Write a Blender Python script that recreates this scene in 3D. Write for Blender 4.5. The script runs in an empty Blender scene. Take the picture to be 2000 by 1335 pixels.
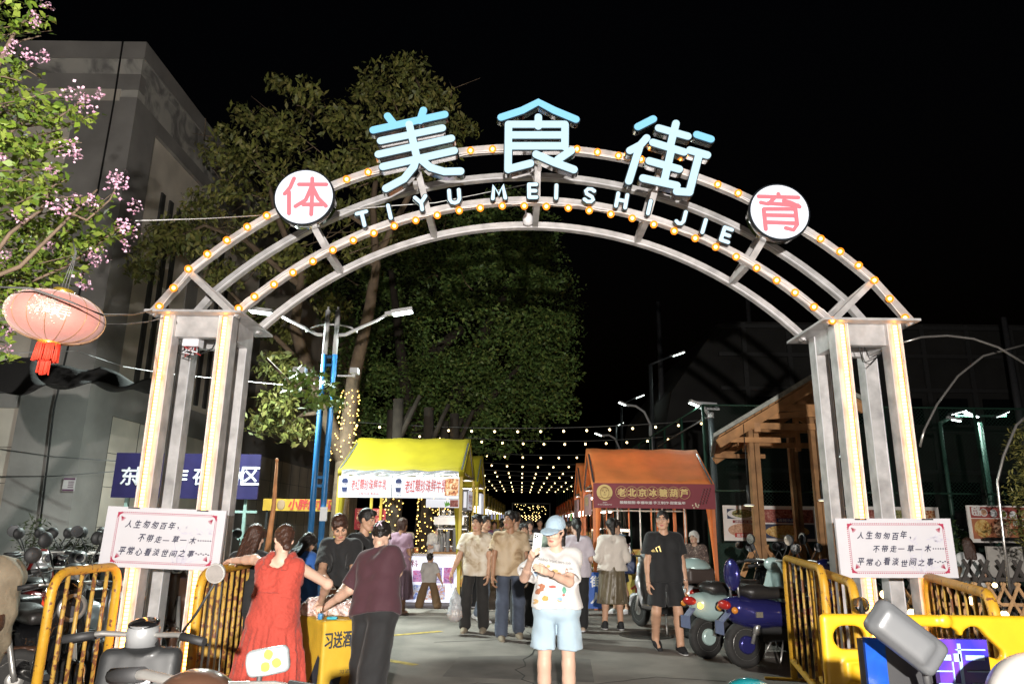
import bpy, bmesh, math, random
import numpy as np
from mathutils import Vector, Matrix
sc = bpy.context.scene
COL = sc.collection
random.seed(7); RNG = np.random.default_rng(7)
PI = math.pi
# ---------------------------------------------------------------- camera
CAM_H, PITCH, ROLL, FPX = 1.6, math.radians(14.3), math.radians(0.7), 1382.0
_R0 = np.array([1, 0, 0.]); _U0 = np.array([0, -math.sin(PITCH), math.cos(PITCH)]); CF = np.array([0, math.cos(PITCH), math.sin(PITCH)])
CR = math.cos(ROLL) * _R0 + math.sin(ROLL) * _U0; CU = -math.sin(ROLL) * _R0 + math.cos(ROLL) * _U0
CO = np.array([0, 0, CAM_H])
cam = bpy.data.cameras.new('camera'); cam_o = bpy.data.objects.new('camera', cam); COL.objects.link(cam_o)
cam.sensor_width = 36.0; cam.lens = FPX / 2000 * 36.0; cam.clip_end = 1000; cam.clip_start = 0.05
cam_o.matrix_world = Matrix(((CR[0], CU[0], -CF[0], CO[0]), (CR[1], CU[1], -CF[1], CO[1]), (CR[2], CU[2], -CF[2], CO[2]), (0, 0, 0, 1)))
sc.camera = cam_o
# ---------------------------------------------------------------- night sky, flash, exposure
world = bpy.data.worlds.new('World'); sc.world = world; world.use_nodes = True
wn = world.node_tree.nodes; wl = world.node_tree.links
bg = wn['Background']; sky = wn.new('ShaderNodeTexSky'); sky.sky_type = 'NISHITA'; sky.sun_disc = False
sky.sun_elevation = math.radians(-4); sky.sun_rotation = math.radians(200)
wl.new(sky.outputs['Color'], bg.inputs['Color']); bg.inputs['Strength'].default_value = 0.05
sc.view_settings.view_transform = 'Standard'; sc.view_settings.look = 'None'; sc.view_settings.exposure = 0.0; sc.view_settings.gamma = 1.0
fl = bpy.data.lights.new('camera_flash', 'POINT'); fl.energy = 6800; fl.shadow_soft_size = 0.05; fl.color = (1, 0.945, 0.88)
flo = bpy.data.objects.new('camera_flash', fl); COL.objects.link(flo); flo.location = (0.10, -2.5, 2.20)
sc.cycles.use_denoising = True; sc.cycles.max_bounces = 5; sc.cycles.sample_clamp_indirect = 6.0

def ray(x, y): return CF + CR * (x - 1000) / FPX - CU * (y - 667.5) / FPX
def at(x, y, Y):                                   # point of the place seen at a pixel of the photograph, Y metres ahead
    d = ray(x, y); return CO + d * (Y / d[1])
def gr(x, y, z=0.0):
    d = ray(x, y); return CO + d * ((z - CAM_H) / d[2])
# ---------------------------------------------------------------- materials
MATS = {}
def mat(name, col, rough=.6, metal=0., var=.12, scale=6., bump=0., bscale=30., es=0., ecol=None, coat=0., trans=0., spec=.5, sheen=0., alpha=1., sss=0., bdet=4):
    if name in MATS: return MATS[name]
    m = bpy.data.materials.new(name); m.use_nodes = True; nt = m.node_tree; N = nt.nodes; L = nt.links
    b = N['Principled BSDF']; c = (col[0], col[1], col[2], 1)
    b.inputs['Base Color'].default_value = c; b.inputs['Roughness'].default_value = rough; b.inputs['Metallic'].default_value = metal
    b.inputs['Coat Weight'].default_value = coat; b.inputs['Transmission Weight'].default_value = trans
    b.inputs['Specular IOR Level'].default_value = spec; b.inputs['Sheen Weight'].default_value = sheen; b.inputs['Alpha'].default_value = alpha
    if es:
        e = ecol or col; b.inputs['Emission Color'].default_value = (e[0], e[1], e[2], 1); b.inputs['Emission Strength'].default_value = es
    tc = None
    if var or bump:
        tc = N.new('ShaderNodeTexCoord')
    if var:
        n = N.new('ShaderNodeTexNoise'); n.inputs['Scale'].default_value = scale; n.inputs['Detail'].default_value = 6
        L.new(tc.outputs['Object'], n.inputs['Vector'])
        mr = N.new('ShaderNodeMapRange'); mr.inputs['From Min'].default_value = .3; mr.inputs['From Max'].default_value = .7
        mr.inputs['To Min'].default_value = 1 - var; mr.inputs['To Max'].default_value = 1 + var; L.new(n.outputs['Fac'], mr.inputs['Value'])
        mx = N.new('ShaderNodeMix'); mx.data_type = 'RGBA'; mx.blend_type = 'MULTIPLY'; mx.inputs['Factor'].default_value = 1
        mx.inputs['A'].default_value = c; L.new(mr.outputs['Result'], mx.inputs['B']); L.new(mx.outputs['Result'], b.inputs['Base Color'])
    if bump:
        n2 = N.new('ShaderNodeTexNoise'); n2.inputs['Scale'].default_value = bscale; n2.inputs['Detail'].default_value = bdet
        L.new(tc.outputs['Object'], n2.inputs['Vector'])
        bp = N.new('ShaderNodeBump'); bp.inputs['Strength'].default_value = bump; bp.inputs['Distance'].default_value = .02
        L.new(n2.outputs['Fac'], bp.inputs['Height']); L.new(bp.outputs['Normal'], b.inputs['Normal'])
    MATS[name] = m; return m
def mat_patches(name, cols, scale=5., rough=.6, kind='VORONOI', es=0., detail=3., metal=0., bump=0.):
    """procedural picture surface: irregular patches of several colours"""
    if name in MATS: return MATS[name]
    m = bpy.data.materials.new(name); m.use_nodes = True; nt = m.node_tree; N = nt.nodes; L = nt.links; b = N['Principled BSDF']
    tc = N.new('ShaderNodeTexCoord'); n = N.new('ShaderNodeTexNoise'); n.inputs['Scale'].default_value = scale; n.inputs['Detail'].default_value = detail
    n.inputs['Distortion'].default_value = 1.2 if kind == 'VORONOI' else 0.
    L.new(tc.outputs['Object'], n.inputs['Vector']); r = N.new('ShaderNodeValToRGB'); L.new(n.outputs['Fac'], r.inputs['Fac'])
    el = r.color_ramp.elements; k = len(cols)
    for i, c in enumerate(cols):
        pos = .3 + .4 * i / max(1, k - 1)
        e = el[i] if i < 2 else el.new(pos)
        e.position = pos; e.color = (c[0], c[1], c[2], 1)
    L.new(r.outputs['Color'], b.inputs['Base Color']); b.inputs['Roughness'].default_value = rough; b.inputs['Metallic'].default_value = metal
    if es: L.new(r.outputs['Color'], b.inputs['Emission Color']); b.inputs['Emission Strength'].default_value = es
    if bump:
        bp = N.new('ShaderNodeBump'); bp.inputs['Strength'].default_value = bump; bp.inputs['Distance'].default_value = .02
        L.new(n.outputs['Fac'], bp.inputs['Height']); L.new(bp.outputs['Normal'], b.inputs['Normal'])
    MATS[name] = m; return m
# ---------------------------------------------------------------- mesh builder
def nrm(v):
    v = np.asarray(v, float); l = np.linalg.norm(v); return v / l if l > 1e-9 else v
class MB:
    def __init__(s): s.v = []; s.f = []; s.m = []; s.sm = []
    def add(s, vs, fs, mi=0, smooth=False):
        o = len(s.v); s.v.extend([tuple(map(float, p)) for p in vs]); s.f.extend([tuple(i + o for i in f) for f in fs])
        s.m.extend([mi] * len(fs)); s.sm.extend([smooth] * len(fs)); return s
    def box(s, c, sz, ax=None, mi=0):
        c = np.asarray(c, float); h = np.asarray(sz, float) / 2
        A = np.eye(3) if ax is None else np.array([nrm(a) for a in ax])
        vs = [c + A[0] * h[0] * i + A[1] * h[1] * j + A[2] * h[2] * k for i in (-1, 1) for j in (-1, 1) for k in (-1, 1)]
        return s.add(vs, [(0, 1, 3, 2), (4, 6, 7, 5), (0, 4, 5, 1), (2, 3, 7, 6), (0, 2, 6, 4), (1, 5, 7, 3)], mi)
    def bar(s, a, b, w, h, up=(0, 0, 1), mi=0):
        a = np.asarray(a, float); b = np.asarray(b, float); d = nrm(b - a); x = np.cross(d, up)
        if np.linalg.norm(x) < 1e-4: x = np.cross(d, (0, 1, 0))
        x = nrm(x); u = np.cross(x, d)
        return s.box((a + b) / 2, (w, np.linalg.norm(b - a), h), (x, d, u), mi)
    def tube(s, pts, r, n=8, mi=0, closed=False, caps=True):
        P = [np.asarray(p, float) for p in pts]; k = len(P); rr = r if hasattr(r, '__len__') else [r] * k
        vs = []; prev = None
        for i in range(k):
            t = nrm(P[(i + 1) % k] - P[i - 1]) if closed else nrm(P[min(i + 1, k - 1)] - P[max(i - 1, 0)])
            if prev is None:
                q = np.array([0, 0, 1.]) if abs(t[2]) < .9 else np.array([1., 0, 0])
                x = nrm(np.cross(t, q))
            else: x = nrm(prev - t * (prev @ t))
            prev = x; y = np.cross(t, x)
            for j in range(n):
                a = 2 * PI * j / n; vs.append(P[i] + (x * math.cos(a) + y * math.sin(a)) * rr[i])
        fs = []
        for i in range(k if closed else k - 1):
            i2 = (i + 1) % k
            for j in range(n): fs.append((i * n + j, i * n + (j + 1) % n, i2 * n + (j + 1) % n, i2 * n + j))
        s.add(vs, fs, mi, True)
        if caps and not closed:
            o = len(s.v) - len(vs)
            s.f.append(tuple(o + j for j in reversed(range(n)))); s.f.append(tuple(o + (k - 1) * n + j for j in range(n)))
            s.m += [mi, mi]; s.sm += [False, False]
        return s
    def sweep(s, pts, w, h, nrmdir, mi=0):
        """rectangular section swept along pts; w along nrmdir, h across"""
        P = [np.asarray(p, float) for p in pts]; k = len(P); nd = nrm(nrmdir); vs = []
        for i in range(k):
            t = nrm(P[min(i + 1, k - 1)] - P[max(i - 1, 0)]); q = nrm(np.cross(nd, t))
            for a, b in ((-1, -1), (1, -1), (1, 1), (-1, 1)): vs.append(P[i] + nd * a * w / 2 + q * b * h / 2)
        fs = [(i * 4 + j, i * 4 + (j + 1) % 4, i * 4 + 4 + (j + 1) % 4, i * 4 + 4 + j) for i in range(k - 1) for j in range(4)]
        fs += [(3, 2, 1, 0), tuple((k - 1) * 4 + j for j in range(4))]
        return s.add(vs, fs, mi)
    def lathe(s, prof, c, ax=(0, 0, 1), n=16, mi=0, x0=None, smooth=True):
        ax = nrm(ax); q = np.array([1., 0, 0]) if abs(ax[0]) < .9 else np.array([0, 1., 0])
        x = nrm(q - ax * (q @ ax)) if x0 is None else nrm(x0); y = np.cross(ax, x); c = np.asarray(c, float); vs = []
        for (r, z) in prof:
            for j in range(n):
                a = 2 * PI * j / n; vs.append(c + ax * z + (x * math.cos(a) + y * math.sin(a)) * r)
        k = len(prof)
        fs = [(i * n + j, i * n + (j + 1) % n, i * n + n + (j + 1) % n, i * n + n + j) for i in range(k - 1) for j in range(n)]
        s.add(vs, fs, mi, smooth); o = len(s.v) - len(vs)
        if prof[0][0] > 1e-4: s.f.append(tuple(o + j for j in reversed(range(n)))); s.m.append(mi); s.sm.append(False)
        if prof[-1][0] > 1e-4: s.f.append(tuple(o + (k - 1) * n + j for j in range(n))); s.m.append(mi); s.sm.append(False)
        return s
    def ball(s, c, r, n=10, mi=0, sc3=(1, 1, 1)):
        vs = []; k = max(4, n // 2 + 1)
        for i in range(k + 1):
            th = PI * i / k
            for j in range(n):
                a = 2 * PI * j / n
                vs.append((c[0] + r * sc3[0] * math.sin(th) * math.cos(a), c[1] + r * sc3[1] * math.sin(th) * math.sin(a), c[2] + r * sc3[2] * math.cos(th)))
        return s.add(vs, [(i * n + j, i * n + n + j, i * n + n + (j + 1) % n, i * n + (j + 1) % n) for i in range(k) for j in range(n)], mi, True)
    def prism(s, poly, o, x, y, t, mi=0):
        """polygon (2-D, counter-clockwise) in plane x,y at o, thickness t towards x cross y"""
        o = np.asarray(o, float); x = np.asarray(x, float); y = np.asarray(y, float); z = nrm(np.cross(x, y)); n = len(poly)
        vs = [o + x * p[0] + y * p[1] for p in poly] + [o + x * p[0] + y * p[1] + z * t for p in poly]
        fs = [tuple(reversed(range(n))), tuple(range(n, 2 * n))] + [(i, (i + 1) % n, n + (i + 1) % n, n + i) for i in range(n)]
        return s.add(vs, fs, mi)
    def quad(s, a, b, c, d, mi=0): return s.add([a, b, c, d], [(0, 1, 2, 3)], mi)
    def grid(s, fn, nu, nv, mi=0, smooth=True):
        vs = [fn(i / nu, j / nv) for i in range(nu + 1) for j in range(nv + 1)]
        return s.add(vs, [(i * (nv + 1) + j, (i + 1) * (nv + 1) + j, (i + 1) * (nv + 1) + j + 1, i * (nv + 1) + j + 1) for i in range(nu) for j in range(nv)], mi, smooth)
def mesh_obj(name, vs, fs, mats, mi=None, sm=None, parent=None):
    me = bpy.data.meshes.new(name); me.from_pydata(vs, [], fs)
    for m in (mats if isinstance(mats, (list, tuple)) else [mats]): me.materials.append(m)
    if mi is not None and len(mi): me.polygons.foreach_set('material_index', np.asarray(mi, dtype=np.int32))
    if sm is not None and len(sm): me.polygons.foreach_set('use_smooth', np.asarray(sm, dtype=bool))
    me.update(); o = bpy.data.objects.new(name, me); COL.objects.link(o)
    if parent is not None: adopt(o, parent)
    return o
def part(name, mb, mats, parent=None, label=None):
    o = mesh_obj(name, mb.v, mb.f, mats, mb.m, mb.sm, parent)
    if label: o['label'] = label
    return o
BASES = {}
def thing(name, label, cat, loc=(0, 0, 0), group=None):
    o = bpy.data.objects.new(name, None); COL.objects.link(o); o.location = tuple(map(float, loc)); o.empty_display_size = .1
    BASES[o.name] = Vector(o.location); o['label'] = label; o['category'] = cat
    if group: o['group'] = group
    return o
def adopt(o, parent):
    o.parent = parent
    o.matrix_parent_inverse = Matrix.Translation(-BASES[parent.name]) if parent.name in BASES else Matrix.Identity(4)
    return o
def tag(o, label, cat, group=None):
    o['label'] = label; o['category'] = cat
    if group: o['group'] = group
    return o
def struct(o, kind='structure'): o['kind'] = kind; return o
def dup(o, off=(0, 0, 0), label=None, parent=None):
    """copy of a thing with its parts and sub-parts, moved by off"""
    c = o.copy(); COL.objects.link(c)
    if parent is None: c.location = o.location + Vector(off)
    else: c.parent = parent
    if o.name in BASES: BASES[c.name] = BASES[o.name]
    if label: c['label'] = label
    for ch in list(o.children): dup(ch, parent=c)
    return c
# ---------------------------------------------------------------- lettering
_TX = {}
def glyphs(s, offset=0., space=1.):
    k = (s, offset, space)
    if k not in _TX:
        c = bpy.data.curves.new('text', 'FONT'); c.body = s; c.offset = offset; c.space_character = space; c.resolution_u = 3
        o = bpy.data.objects.new('text', c); COL.objects.link(o); bpy.context.view_layer.update()
        me = bpy.data.meshes.new_from_object(o.evaluated_get(bpy.context.evaluated_depsgraph_get()))
        _TX[k] = ([tuple(v.co) for v in me.vertices], [tuple(p.vertices) for p in me.polygons])
        bpy.data.objects.remove(o); bpy.data.curves.remove(c); bpy.data.meshes.remove(me)
    return _TX[k]
def text(mb, s, o, x, y, w=None, h=None, mi=0, offset=0., shear=0., space=1., flip=False):
    """flat lettering in the plane (x right, y up), its box starting at o; w/h in metres (either may be None); offset thickens"""
    vs, fs = glyphs(s, 0., space)
    if not vs: return mb
    V = np.array(vs); a = V.min(0); b = V.max(0); sy = (h / (b[1] - a[1])) if h else None; sx = (w / (b[0] - a[0])) if w else sy
    if sy is None: sy = sx
    x = nrm(x); y = nrm(y); n = np.cross(x, y); o = np.asarray(o, float); r = offset * 1.0 * sy
    sh = [(0, 0)] if offset < .006 else [(-r, 0), (r, 0), (0, r), (0, -r)] if offset < .03 else [(-r, -r * .6), (r, r * .6), (-r, r * .6), (r, -r * .6), (0, 0)]
    for q, (dx, dy) in enumerate(sh):
        P = [o + x * ((p[0] - a[0]) * sx + shear * (p[1] - a[1]) * sy + dx) + y * ((p[1] - a[1]) * sy + dy) + n * (.0004 * q) for p in V]
        mb.add(P, fs, mi)
    return mb
def strokes_mesh(mb, strokes, o, x, y, r, t0, t1, mi=0, step=.0006):
    """rounded pen strokes (2-D polylines) as solid capsules between depths t0..t1 along n = x cross y"""
    x = np.asarray(x, float); y = np.asarray(y, float); n = nrm(np.cross(x, y)); o = np.asarray(o, float)
    for q, S in enumerate(strokes):
        pts = [np.array(p, float) for p in S]; left = []; right = []; dt = step * q
        # smooth outline of the polyline with round joins
        for i in range(len(pts)):
            d = nrm(pts[min(i + 1, len(pts) - 1)] - pts[max(i - 1, 0)]); nn = np.array([-d[1], d[0]])
            left.append(pts[i] + nn * r); right.append(pts[i] - nn * r)
        d0 = nrm(pts[1] - pts[0]); d1 = nrm(pts[-1] - pts[-2]); K = 7
        def cap(c, d):
            a0 = math.atan2(d[1], d[0])
            return [c + r * np.array([math.cos(a0 + PI / 2 - PI * k / K), math.sin(a0 + PI / 2 - PI * k / K)]) for k in range(K + 1)]
        ring = left[1:-1] if len(pts) > 2 else []
        m = len(pts); tri = []; vs2 = left + right
        for i in range(m - 1): tri.append((m + i, m + i + 1, i + 1, i))
        c0 = len(vs2); vs2 += cap(pts[0], -d0); tri.append(tuple(reversed(range(c0, c0 + K + 1))))
        c1 = len(vs2); vs2 += cap(pts[-1], d1); tri.append(tuple(reversed(range(c1, c1 + K + 1))))
        N = len(vs2)
        vs = [o + x * p[0] + y * p[1] + n * (t1 + dt) for p in vs2] + [o + x * p[0] + y * p[1] + n * (t0 - dt) for p in vs2]
        fs = list(tri) + [tuple(reversed([i + N for i in f])) for f in tri]
        for i in range(m - 1): fs.append((i, i + 1, N + i + 1, N + i)); fs.append((m + i + 1, m + i, N + m + i, N + m + i + 1))
        for c in (c0, c1):
            for k in range(K): fs.append((c + k, c + k + 1, N + c + k + 1, N + c + k))
        mb.add(vs, fs, mi)
    return mb
XR, ZU = np.array([1., 0, 0]), np.array([0, 0, 1.])
# ================================================================ SETTING
m_asph = mat('asphalt', (.21, .183, .16), .85, var=.35, scale=1.3, bump=.35, bscale=160)
def asphalt_nodes(m):
    nt = m.node_tree; N = nt.nodes; L = nt.links; b = N['Principled BSDF']
    tc = N.new('ShaderNodeTexCoord'); n = N.new('ShaderNodeTexNoise'); n.inputs['Scale'].default_value = 220; n.inputs['Detail'].default_value = 2
    L.new(tc.outputs['Object'], n.inputs['Vector'])
    src = b.inputs['Base Color'].links[0].from_socket
    mr = N.new('ShaderNodeMapRange'); mr.inputs['From Min'].default_value = .35; mr.inputs['From Max'].default_value = .65; mr.inputs['To Min'].default_value = .6; mr.inputs['To Max'].default_value = 1.4
    L.new(n.outputs['Fac'], mr.inputs['Value']); mx = N.new('ShaderNodeMix'); mx.data_type = 'RGBA'; mx.blend_type = 'MULTIPLY'; mx.inputs['Factor'].default_value = 1
    L.new(src, mx.inputs['A']); L.new(mr.outputs['Result'], mx.inputs['B']); L.new(mx.outputs['Result'], b.inputs['Base Color'])
asphalt_nodes(m_asph)
g = MB(); g.grid(lambda u, v: (-80 + 160 * u, -12 + 300 * v, 0), 8, 12)
struct(part('ground', g, m_asph))
g = MB(); g.grid(lambda u, v: (-16 + 11.3 * u, -4 + 26 * v, .004), 4, 6)
struct(part('pavement', g, mat('pavement_concrete', (.2, .19, .175), .85, var=.3, scale=2, bump=.3, bscale=60)))
m_patch = mat('asphalt_patch', (.15, .132, .118), .9, var=.3, scale=2, bump=.3, bscale=120)
for poly in ([(-.7, 8.2), (.9, 8.0), (1.0, 9.3), (.3, 9.5), (-.6, 9.35)], [(1.2, 5.6), (2.1, 5.7), (2.2, 7.2), (1.3, 7.1)], [(-.2, 12.2), (1.4, 12.4), (1.3, 13.6), (-.1, 13.5)]):
    b_ = MB(); b_.add([(x, y, .003) for x, y in poly], [tuple(range(len(poly)))]); struct(part('asphalt_patch', b_, m_patch))
m_crk = mat('tar_seam', (.03, .028, .026), .7, var=.2)
for P_ in ([(-1.2, 7.4), (-.3, 7.9), (.6, 7.7), (1.6, 8.3), (2.4, 8.1)], [(.2, 6.0), (.35, 7.2), (.1, 8.6), (.4, 10.2), (.3, 11.6)], [(-1, 10.4), (.6, 10.9), (2.2, 10.6)]):
    b_ = MB(); Q = [np.array([x + RNG.normal(0, .03), y, .005]) for (x0_, y0_), (x1_, y1_) in zip(P_[:-1], P_[1:]) for x, y in [(x0_ + (x1_ - x0_) * u, y0_ + (y1_ - y0_) * u) for u in np.linspace(0, .9, 8)]]
    b_.sweep(Q, .012, .002, (1, 0, 0)) if abs(P_[0][0] - P_[-1][0]) < 1 else b_.sweep(Q, .012, .002, (0, 1, 0)); struct(part('tar_seam', b_, m_crk))
m_line = mat('road_paint', (.42, .30, .06), .8, var=.45, scale=14)
def marking(pts, w):
    a, b = [np.array(p) for p in pts]; d = nrm(b - a); n = np.array([-d[1], d[0], 0]) * w / 2; z = np.array([0, 0, .004])
    b_ = MB().quad(a - n + z, b - n + z, b + n + z, a + n + z); o = part('road_marking', b_, m_line); return struct(o)
marking((gr(768, 1240), gr(862, 1232)), .11); marking((gr(742, 1286), gr(812, 1298)), .11)
# manhole cover
mc = gr(1262, 1240); t = thing('manhole_cover', 'round dark iron manhole cover set in the asphalt beside the skirt wearer', 'manhole cover', mc)
b = MB(); b.lathe([(.40, .002), (.40, .008), (.365, .009)], mc, n=40, smooth=False); part('rim', b, mat('iron', (.05, .045, .04), .6, .6, bump=.3), t)
b = MB(); b.lathe([(.36, .002), (.36, .006)], mc, n=40, smooth=False)
for k in range(-6, 7):
    for j in range(-6, 7):
        if k * k + j * j < 38 and (k + j) % 2: b.box(mc + np.array([k * .052, j * .052, .008]), (.04, .04, .006))
part('lid', b, MATS['iron'], t)

# ---- the hall on the left: pale walls, dark grey bands
m_pale = mat('pale_render', (.72, .65, .56), .9, var=.22, scale=.7, bump=.25, bscale=8)
m_dark = mat('grey_render', (.29, .275, .26), .9, var=.2, scale=.9, bump=.25, bscale=8)
m_worn = mat_patches('worn_render', [(.17, .16, .155), (.26, .25, .24), (.52, .50, .46), (.58, .55, .50)], 1.1, .9, detail=9)
hall = thing('hall_building', 'tall windowless hall with pale walls and dark grey bands behind the crape myrtle', 'building', (-16, 24, 0))
cx, cy = -10.85, 18.0
def facebox(b, x0, x1, y0, y1, z0, z1, mi=0): b.box(((x0 + x1) / 2, (y0 + y1) / 2, (z0 + z1) / 2), (x1 - x0, y1 - y0, z1 - z0), mi=mi)
b = MB(); facebox(b, -30, cx - .12, cy + .12, 52, 0, 15.0); part('wall', b, m_pale, hall)
b = MB(); facebox(b, -30, cx + .03, cy - .03, 52.1, 14.57, 15.12); part('band', b, m_dark, hall)
b = MB(); facebox(b, -30, cx - .02, cy + .02, 52.05, 13.3, 14.57); part('frieze', b, m_worn, hall)
b = MB(); facebox(b, -30, cx + .0, cy - .0, cy + .3, 13.55, 14.06); part('band', b, m_dark, hall)
b = MB(); facebox(b, -30, cx - .0, cy - .0, 52.06, 12.85, 13.3); part('band', b, m_dark, hall)
b = MB(); facebox(b, -30, cx - .5, cy - .02, cy + .3, 13.18, 13.55); part('string_course', b, m_pale, hall)
b = MB(); facebox(b, cx - 1.75, cx, cy, cy + 1.2, 0, 12.85); part('corner_pier', b, m_dark, hall)
b = MB(); facebox(b, cx - 7.6, cx - 6.0, cy + .06, cy + .3, 0, 12.85); part('pilaster', b, m_dark, hall)
b = MB()
for q in (0, .55, 1.1): facebox(b, cx - .2, cx - .06, cy + 2.2 + q, cy + 2.42 + q, 5.4, 11.4)
part('groove', b, mat('groove_shade', (.05, .048, .046), .9), hall)
b = MB()
for q in (6.2, 6.9, 7.6): facebox(b, cx - .2, cx - .06, cy + q, cy + q + .25, 5.4, 11.4)
part('groove', b, MATS['groove_shade'], hall)
b = MB(); facebox(b, -30, cx - .07, cy + .07, 52, 4.3, 5.2); part('band', b, m_dark, hall)
b = MB(); facebox(b, cx - .2, cx - .08, cy + 4.6, cy + 5.4, 0, 12); facebox(b, cx - .2, cx - .08, cy + 11, cy + 11.8, 0, 12); part('pilaster', b, m_dark, hall)
b = MB()
for q in range(22): facebox(b, cx - .15, cx - .11, cy + 1.4 + q * 1.5, cy + 1.42 + q * 1.5, .5, 4.3)
for z in (1.35, 2.4, 3.3): facebox(b, -30, cx - .108, cy + .108, 50, z, z + .012)
part('joint', b, MATS['groove_shade'], hall)
b = MB(); facebox(b, -30, -12.4, cy - .35, cy + .1, 0, .55); part('plinth', b, mat('plinth', (.2, .18, .15), .9, bump=.3), hall)
# cable hanging down the pier and wall bills
b = MB(); top = at(240, 80, 17.9); b.tube([top, at(222, 200, 17.88), at(195, 350, 17.9), at(150, 600, 17.88), at(105, 800, 17.9), at(75, 1050, 17.9)], .022, 6)
tag(part('hanging_cable', b, mat('black_rubber', (.012, .012, .012), .6)), 'black cable running down the dark corner pier of the hall', 'cable')
b = MB(); p0 = at(122, 955, 17.9); b.box(at(135, 945, 17.94), (.30, .02, .33)); 
bill = tag(part('wall_bill', b, mat('bill_paper', (.5, .47, .47), .8)), 'small paper notice pasted on the grey pier beside the blue sign', 'poster')
b = MB(); c0 = at(135, 945, 17.94); b.box(c0 + np.array([0, -.012, .13]), (.28, .006, .05)); b.box(c0 + np.array([0, -.012, -.14]), (.28, .006, .04))
for k in range(4): b.box(c0 + np.array([.05, -.012, .06 - k * .045]), (.14, .006, .018))
part('print', b, mat('bill_ink', (.12, .05, .10), .8), bill)
bill.name = 'wall_bill'

# ---- blue zone sign on a steel frame
bs = thing('zone_sign', 'wide dark blue sign with white characters behind the left tower', 'sign', (-6.7, 15, 0))
A, B, Cc, D = at(217, 971, 15), at(503, 969, 15), at(503, 887, 15), at(230, 890, 15)
zc = (A[2] + Cc[2]) / 2; hh = Cc[2] - A[2]; xa, xb = A[0], B[0]
b = MB(); b.box(((xa + xb) / 2, 15, zc), (xb - xa, .06, hh)); part('board', b, mat('blue_board', (.012, .009, .05), .5), bs)
b = MB()
for ch, px in (('东', 234), ('区', 264), ('·', 296), ('炸', 330), ('夜', 375), ('市', 410), ('休', 440), ('区', 470)):
    if ch == '·': continue
    text(b, ch, at(px, 946, 14.96), XR, ZU, h=.36, offset=.02)
part('lettering', b, mat('white_letters', (.5, .5, .53), .6), bs)
b = MB()
for x in (xa + .3, xb - .25): b.box((x, 15.06, 1.0), (.06, .06, 2.0))
b.box(((xa + xb) / 2, 15.06, 1.75), (xb - xa, .05, .05)); b.bar((xb - .3, 15.06, 1.2), (xb - .9, 15.06, 1.74), .05, .05)
part('frame', b, mat('green_steel', (.25, .36, .33), .5, .3), bs)

# ---- black shade cloth slung at the left
def tarp(u, v):
    f = at(-70 + 378 * u, 774 - 36 * u + 5 * math.sin(u * 9), 7.0); k = at(-70 + 400 * u, 688 + 58 * u ** 2 + 16 * abs(math.sin(u * PI * 3)) , 9.2 - 1.2 * u)
    p = f + (k - f) * v; p[2] -= .10 * math.sin(PI * v) + .03 * math.sin(u * 25 + v * 5); return p
b = MB(); b.grid(tarp, 48, 14)
tarp_o = tag(part('shade_cloth', b, mat('black_cloth', (.006, .006, .006), .9, bump=.4, bscale=20)), 'sagging black shade cloth slung between the tree and the left tower', 'shade cloth')
tarp_o.modifiers.new('thick', 'SOLIDIFY').thickness = .006

# ---- far dark stand and green mesh fence on the right
st = thing('grandstand', 'dark concrete stand with a sloping flank, barely lit behind the fence', 'building', (16, 40, 0))
b = MB(); prof = [(6.3, 0), (40, 0), (40, 13.2), (12.2, 13.2), (9.2, 9.0), (8.6, 6.3), (6.6, 5.7)]
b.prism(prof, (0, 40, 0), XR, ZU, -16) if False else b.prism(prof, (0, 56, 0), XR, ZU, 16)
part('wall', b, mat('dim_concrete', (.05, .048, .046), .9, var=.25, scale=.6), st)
b = MB()
for z in (2.3, 4.6, 6.9, 9.2, 11.2, 12.9): b.box((26, 39.9, z), (28, .16, .22))
for k in range(10): b.box((13.5 + 2.6 * k, 39.88, 6.6), (.25, .14, 13))
part('rail', b, mat('dim_steel', (.10, .10, .10), .6, .4), st)
for k in range(9):
    for z in (3.3, 8.0): b = MB(); b.box((14.8 + 2.6 * k, 39.95, z), (1.7, .1, 1.5)); part('window', b, mat('dark_glass', (.01, .012, .014), .15), st)
for px, py, Y in ((1285, 590, 44), (1460, 585, 44), (1960, 620, 36)):
    p = at(px, py, Y); b = MB(); b.tube([(p[0], Y, 0), (p[0], Y, p[2])], [.28, .14], 8)
    tag(part('mast', b, mat('dim_mast', (.12, .12, .13), .6, .3)), {1285: 'tall unlit mast just left of the dark stand', 1460: 'tall unlit mast rising over the dark stand', 1960: 'tall unlit mast above the far right of the stand'}[px], 'mast', 'unlit masts behind the stand')

FY = 16.3
fence = thing('mesh_fence', 'tall dark green wire mesh fence behind the stalls and the wooden shelter', 'fence', (9, FY, 0))
x0f, x1f, zf = 4.45, 17.0, 4.3
b = MB()
for x in np.arange(x0f, x1f, 2.1): b.tube([(x, FY, 0), (x, FY, zf)], .035, 8)
for z in (.12, 2.35, zf): b.tube([(x0f, FY, z), (x1f, FY, z)], .022, 6)
for q in np.arange(FY + 2.1, 70, 2.1): b.tube([(x0f, q, 0), (x0f, q, zf)], .035, 6)
for z in (2.35, zf): b.tube([(x0f, FY, z), (x0f, 70, z)], .02, 6)
part('posts', b, mat('green_paint', (.015, .045, .03), .4), fence)
def wire_mesh(b, P0, dx, W, H, s, r):
    n = int((W + H) / s)
    for k in range(n):
        for sg in (0, 1):
            c = k * s
            a0 = max(0., c - H); a1 = min(c, W)
            if a1 - a0 < .05: continue
            p = (a0, c - a0); q = (a1, c - a1)
            if sg: p = (W - p[0], p[1]); q = (W - q[0], q[1])
            b.bar(P0 + dx * p[0] + ZU * p[1], P0 + dx * q[0] + ZU * q[1], r, r)
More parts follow.
